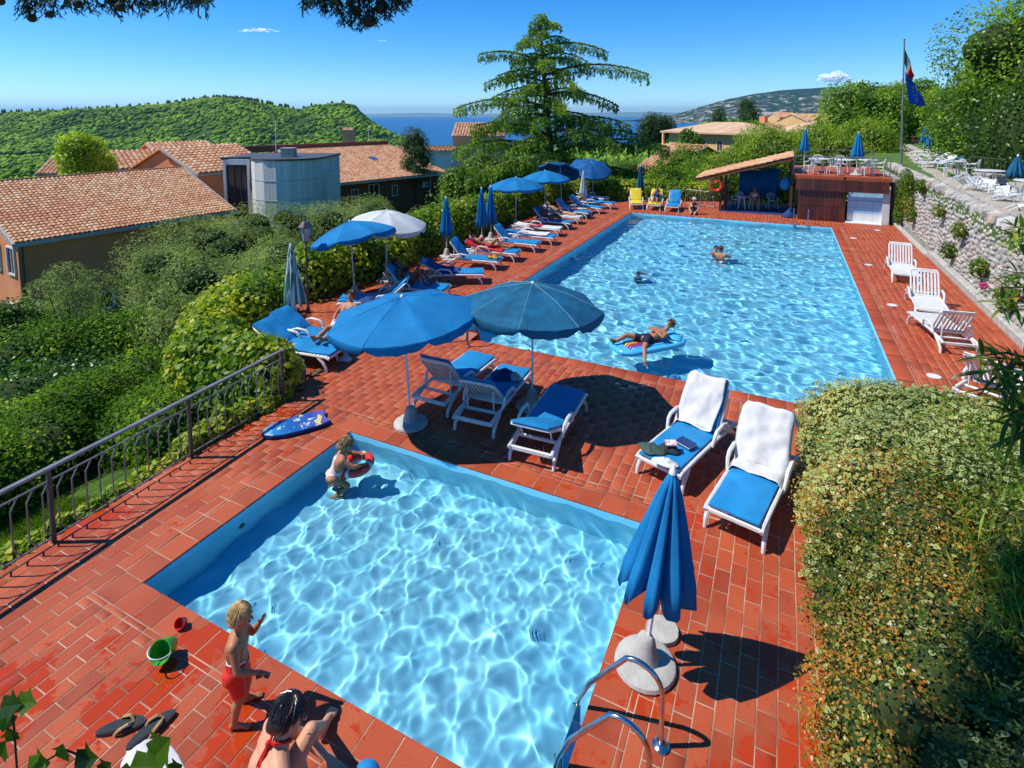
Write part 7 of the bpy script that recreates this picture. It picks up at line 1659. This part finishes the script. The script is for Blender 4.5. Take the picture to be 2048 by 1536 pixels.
# ------------------------------------------------------------------ plants close to the viewpoint
def oleander(name, spots, label, seed):
    rg = random.Random(seed); e = empty(name, (0, 0, 0), 0, label, 'plant'); Vv = []; stems = MB()
    P = []; D = []; Sz = []
    for (px, py, d, tx, ty, L) in spots:
        b_ = at(px, py, d); tip = at(tx, ty, d - .1); stems.tube([b_, b_.lerp(tip, .5) + Vector((0, 0, .03)), tip], [.009, .007, .003], 5); ax = (tip - b_).normalized()
        for k in range(22):
            f = (k // 3) / 7; p = b_.lerp(tip, .15 + .85 * f); a = (k % 3) * 2.1 + (k // 3) * 1.05; side = ax.orthogonal().normalized(); side.rotate(Matrix.Rotation(a, 3, ax)); dr = (ax * rg.uniform(.15, .9) + side * rg.uniform(.5, 1.0) + Vector((0, 0, rg.uniform(-.25, .05)))).normalized(); P.append(p); D.append(dr); Sz.append(L * rg.uniform(.7, 1.15))
    V = []; F = []; A = []
    for p, dr, s_ in zip(P, D, Sz):
        w = dr.cross(Vector((rg.uniform(-.4, .4), rg.uniform(-.4, .4), 1))).normalized() * s_ * .085; up = w.cross(dr).normalized(); b_ = len(V)
        for (a, c, z) in ((0, 0, 0), (.25, .8, 0), (.6, .85, -.02), (1, 0, -.12), (.6, -.85, -.02), (.25, -.8, 0), (.25, 0, -.02), (.6, 0, -.045)): V.append(tuple(p + dr * s_ * a + w * c + Vector((0, 0, z * s_)) + up * (.012 * s_ if c else -.012 * s_)))
        F += [(b_, b_ + 1, b_ + 6, b_), (b_, b_ + 6, b_ + 5, b_), (b_ + 1, b_ + 2, b_ + 7, b_ + 6), (b_ + 6, b_ + 7, b_ + 4, b_ + 5), (b_ + 2, b_ + 3, b_ + 7, b_ + 2), (b_ + 7, b_ + 3, b_ + 4, b_ + 7)]; A += [rg.random()] * 8
    me = bpy.data.meshes.new('leaves'); me.from_pydata(V, [], [tuple(dict.fromkeys(f)) for f in F]); me.materials.append(G['oleander']); at__ = me.attributes.new('v', 'FLOAT', 'POINT'); at__.data.foreach_set('value', A); link('leaves', me, e); stems.build('stems', MT['bark'], e)
    return e
oleander('oleander', [(2075, 735, 2.9, 1985, 742, .20), (2075, 770, 2.9, 2000, 778, .19), (2070, 720, 3.0, 1950, 712, .17), (2080, 815, 2.8, 2020, 830, .19), (2085, 850, 2.8, 2035, 870, .2)], 'oleander twigs with long narrow leaves reaching in over the last bare lounger', 3)
o2 = oleander('oleander', [(2090, 590, 3.9, 2000, 575, .16), (2090, 620, 3.9, 1990, 600, .16), (2080, 565, 4.0, 2030, 545, .15)], 'oleander twigs with pink flowers in front of the lower stone wall', 5)
oleander('oleander', [(2090, 470, 4.2, 2020, 455, .18), (2085, 490, 4.2, 2030, 480, .17)], 'oleander twigs in front of the wall coping at the right edge', 8)
rg = random.Random(2)
for (px, py) in ((1968, 572), (2003, 620), (2035, 595)):
    p = at(px, py, 3.9); q = MB()
    for k in range(5): a = k * 1.257; q.sph(p + Vector((.016 * math.cos(a), .004, .016 * math.sin(a))), (.013, .006, .013), 7, 5)
    q.build('flower', G['pink'], o2)
def cypress(px0, px1, label, seed, spots, d=3.2):
    rg = random.Random(seed); e = empty('cypress_branch', (0, 0, 0), 0, label, 'branch'); q = MB(); c_ = 0
    A = at(px0, -60, d); B = at(px1, -60, d); MB().tube([A + Vector((0, 0, .1)), A.lerp(B, .5), B], [.02, .014, .008], 6).build('twig', MT['bark'], e)
    for (px, py) in spots:
        tip = at(px, py, d + rg.uniform(-.15, .15)); root = at(px + rg.uniform(-25, 25), -55, d); ax = (tip - root)
        q.tube([root, root.lerp(tip, .5) + Vector((rg.uniform(-.01, .01), 0, 0)), tip], [.004, .003, .0015], 4)
        for k in range(26):
            f = rg.uniform(.15, 1); p = root.lerp(tip, f); dr = (ax.normalized() + RGT * rg.uniform(-1.1, 1.1) + FWD * rg.uniform(-.6, .6)).normalized(); L = rg.uniform(.02, .055); q.tube([p, p + dr * L], [.0028, .0012], 4)
            for m_ in range(3): p2 = p + dr * L * rg.uniform(.3, .9); q.tube([p2, p2 + (dr + RGT * rg.uniform(-1, 1)).normalized() * L * .5], [.0024, .001], 3)
    q.build('sprays', G['cypress'], e); return e
c1 = cypress(-60, 470, 'dark cypress branch with round cones hanging in at the top left', 1, [(x, random.uniform(4, 30)) for x in range(35, 430, 9)] + [(60, 18), (235, 34), (245, 36), (300, 14)])
for (px, py, r_) in ((64, 36, .030), (100, 28, .026), (155, 8, .03), (240, 14, .032), (310, 6, .027), (392, 0, .026), (218, 0, .03), (0, 2, .03)): MB().sph(at(px, py, 3.15), r_ * .8, 10, 7).build('cone', G['cone'], c1)
c2 = cypress(600, 840, 'dark cypress branch with cones hanging in at the top centre', 2, [(x, 8 + 46 * math.exp(-((x - 725) / 55) ** 2) + random.uniform(-6, 8)) for x in range(605, 820, 5)])
for (px, py, r_) in ((738, 42, .045), (712, 22, .038), (760, 18, .036), (700, 5, .03), (795, 4, .03)): MB().sph(at(px, py, 3.15), r_ * .8, 10, 7).build('cone', G['cone'], c2)
cb = [(-2.75 + .95 * a_ + .33 * b_ + random.uniform(-.1, .1), 2.15 + 1.7 * a_ - .38 * b_ + random.uniform(-.1, .1), 7.0 + random.uniform(-.15, .3), .33, .33, .26) for a_ in (0, .25, .5, .75, 1) for b_ in (0, 1, 2, 3)]  # cypress foliage out of view overhead, added to shade the right-hand bush
foliage('shade_bough', cb, 11000, .09, G['cypress'], c2, 'needle', core_f=.6)
MB().tube([(0.6, -.6, 6.6), (-.6, 1.2, 7.0), (-1.8, 3.2, 7.1)], [.06, .05, .02], 7).build('limb', MT['bark'], c2)  # unseen limb added to carry that foliage
def bigleaves(label, lst, d, seed):
    rg = random.Random(seed); e = empty('vine', (0, 0, 0), 0, label, 'plant'); q = MB(); pts = []
    for (px, py, sz, ang) in lst:
        p = at(px, py, d); r_ = sz * d / FPX; u = RGT * math.cos(ang) + Vector((0, 0, math.sin(ang))) * .9 - FWD * .2; w = (u.cross(FWD + Vector((0, 0, -.7)))).normalized(); nn = u.cross(w).normalized()
        ol = [(-.5, 0, 0), (-.35, .35, .05), (-.05, .30, .0), (.05, .5, .06), (.25, .22, .0), (.55, .0, -.05), (.25, -.22, .0), (.05, -.5, .06), (-.05, -.30, 0), (-.35, -.35, .05), (0, 0, -.04)]
        m_ = MB(); m_.add([p + u * a * r_ + w * b_ * r_ + nn * c * r_ for a, b_, c in ol], [(i, (i + 1) % 10, 10) for i in range(10)]); me = m_.mesh('leaf', G['dark_leaf']); a_ = me.attributes.new('v', 'FLOAT', 'POINT'); v_ = rg.random(); a_.data.foreach_set('value', [v_] * 11); link('leaf', me, e); pts.append(p)
    MB().tube([pts[0] + Vector((0, 0, -.5))] + [x + FWD * .01 for x in pts[:3]], .004, 5).build('stem', MT['bark'], e); return e
bigleaves('dark lobed leaves on a thin stem at the bottom left edge', [(20, 1412, 62, .4), (50, 1405, 55, .1), (8, 1440, 50, 2.2), (22, 1470, 45, 1.7), (5, 1500, 60, 1.2)], 2.0, 1)
bigleaves('dark lobed leaves poking up along the bottom left edge', [(75, 1535, 75, .6), (125, 1505, 55, 1.4), (170, 1522, 70, .5), (210, 1540, 60, 1.0), (320, 1500, 95, 1.0), (290, 1535, 80, .2), (255, 1545, 60, 1.5), (350, 1540, 50, .8)], 2.0, 2)

print('leaves', LEAFN[0])
# ------------------------------------------------------------------ clouds, far outside the haze
def cloud(px, py, d, w, h, n, label, seed, dens=.9):
    c = at(px, py, d); rg = np.random.default_rng(seed); V = []; F = []; nb = 0
    for k in range(n):
        f = rg.uniform(-1, 1); x = f * w * .5 * d / FPX; hh = h * d / FPX * (1 - f * f) ** .5; r_ = h * d / FPX * rg.uniform(.18, .42) * (1 - .5 * abs(f))
        p = np.array(c + RGT * x + FWD * float(rg.uniform(-1, 1)) * r_) + np.array([0, 0, float(rg.uniform(-.1, .7)) * hh * .8]); J = 1 + rg.uniform(-.1, .1, (len(IV2), 1)); V.append(IV2 * J * r_ * np.array([1.5, 1.5, .8]) + p); F.append(IF2 + nb); nb += len(IV2)
    o = npmesh('cloud', np.concatenate(V), np.concatenate(F), MT['cloud'], smooth=True); tag(o, label, 'cloud', kind='stuff')
m, t, b = newmat('cloud_vapour'); b.inputs['Base Color'].default_value = (.85, .85, .85, 1); b.inputs['Roughness'].default_value = 1; b.inputs['Specular IOR Level'].default_value = 0
lw = N(t, 'ShaderNodeLayerWeight'); lw.inputs[0].default_value = .35; tp = N(t, 'ShaderNodeBsdfTransparent'); mx = N(t, 'ShaderNodeMixShader'); nz = noise_n(t, coord(t, (.002, .002, .004)), 1.5, 6, .6)
t.links.new(math_n(t, 'MAXIMUM', ramp(t, lw.outputs['Facing'], [(.05, .1), (.6, 1.)]), ramp(t, nz, [(.38, .2), (.62, 1.)])), mx.inputs[0]); tl = N(t, 'ShaderNodeBsdfTranslucent'); tl.inputs[0].default_value = (.5, .5, .5, 1); ad = N(t, 'ShaderNodeAddShader'); t.links.new(b.outputs[0], ad.inputs[0]); t.links.new(tl.outputs[0], ad.inputs[1]); t.links.new(ad.outputs[0], mx.inputs[1]); t.links.new(tp.outputs[0], mx.inputs[2]); t.links.new(mx.outputs[0], t.nodes['Material Output'].inputs[0]); MT['cloud'] = m
cloud(1670, 160, 52000, 62, 22, 34, 'white cumulus cloud standing behind the mountain', 1); cloud(1722, 165, 52000, 26, 14, 12, 'smaller white cloud right of the cumulus', 2)
cloud(517, 63, 52000, 80, 9, 40, 'thin white wisp of cloud at the upper left', 3); cloud(1640, 166, 52000, 22, 6, 8, 'faint cloud shred left of the cumulus', 4)
cloud(762, 82, 52000, 28, 4, 10, 'tiny wisp of cloud left of the cedar', 5); cloud(400, 183, 52000, 34, 3, 10, 'faint wisp just above the ridge', 6)
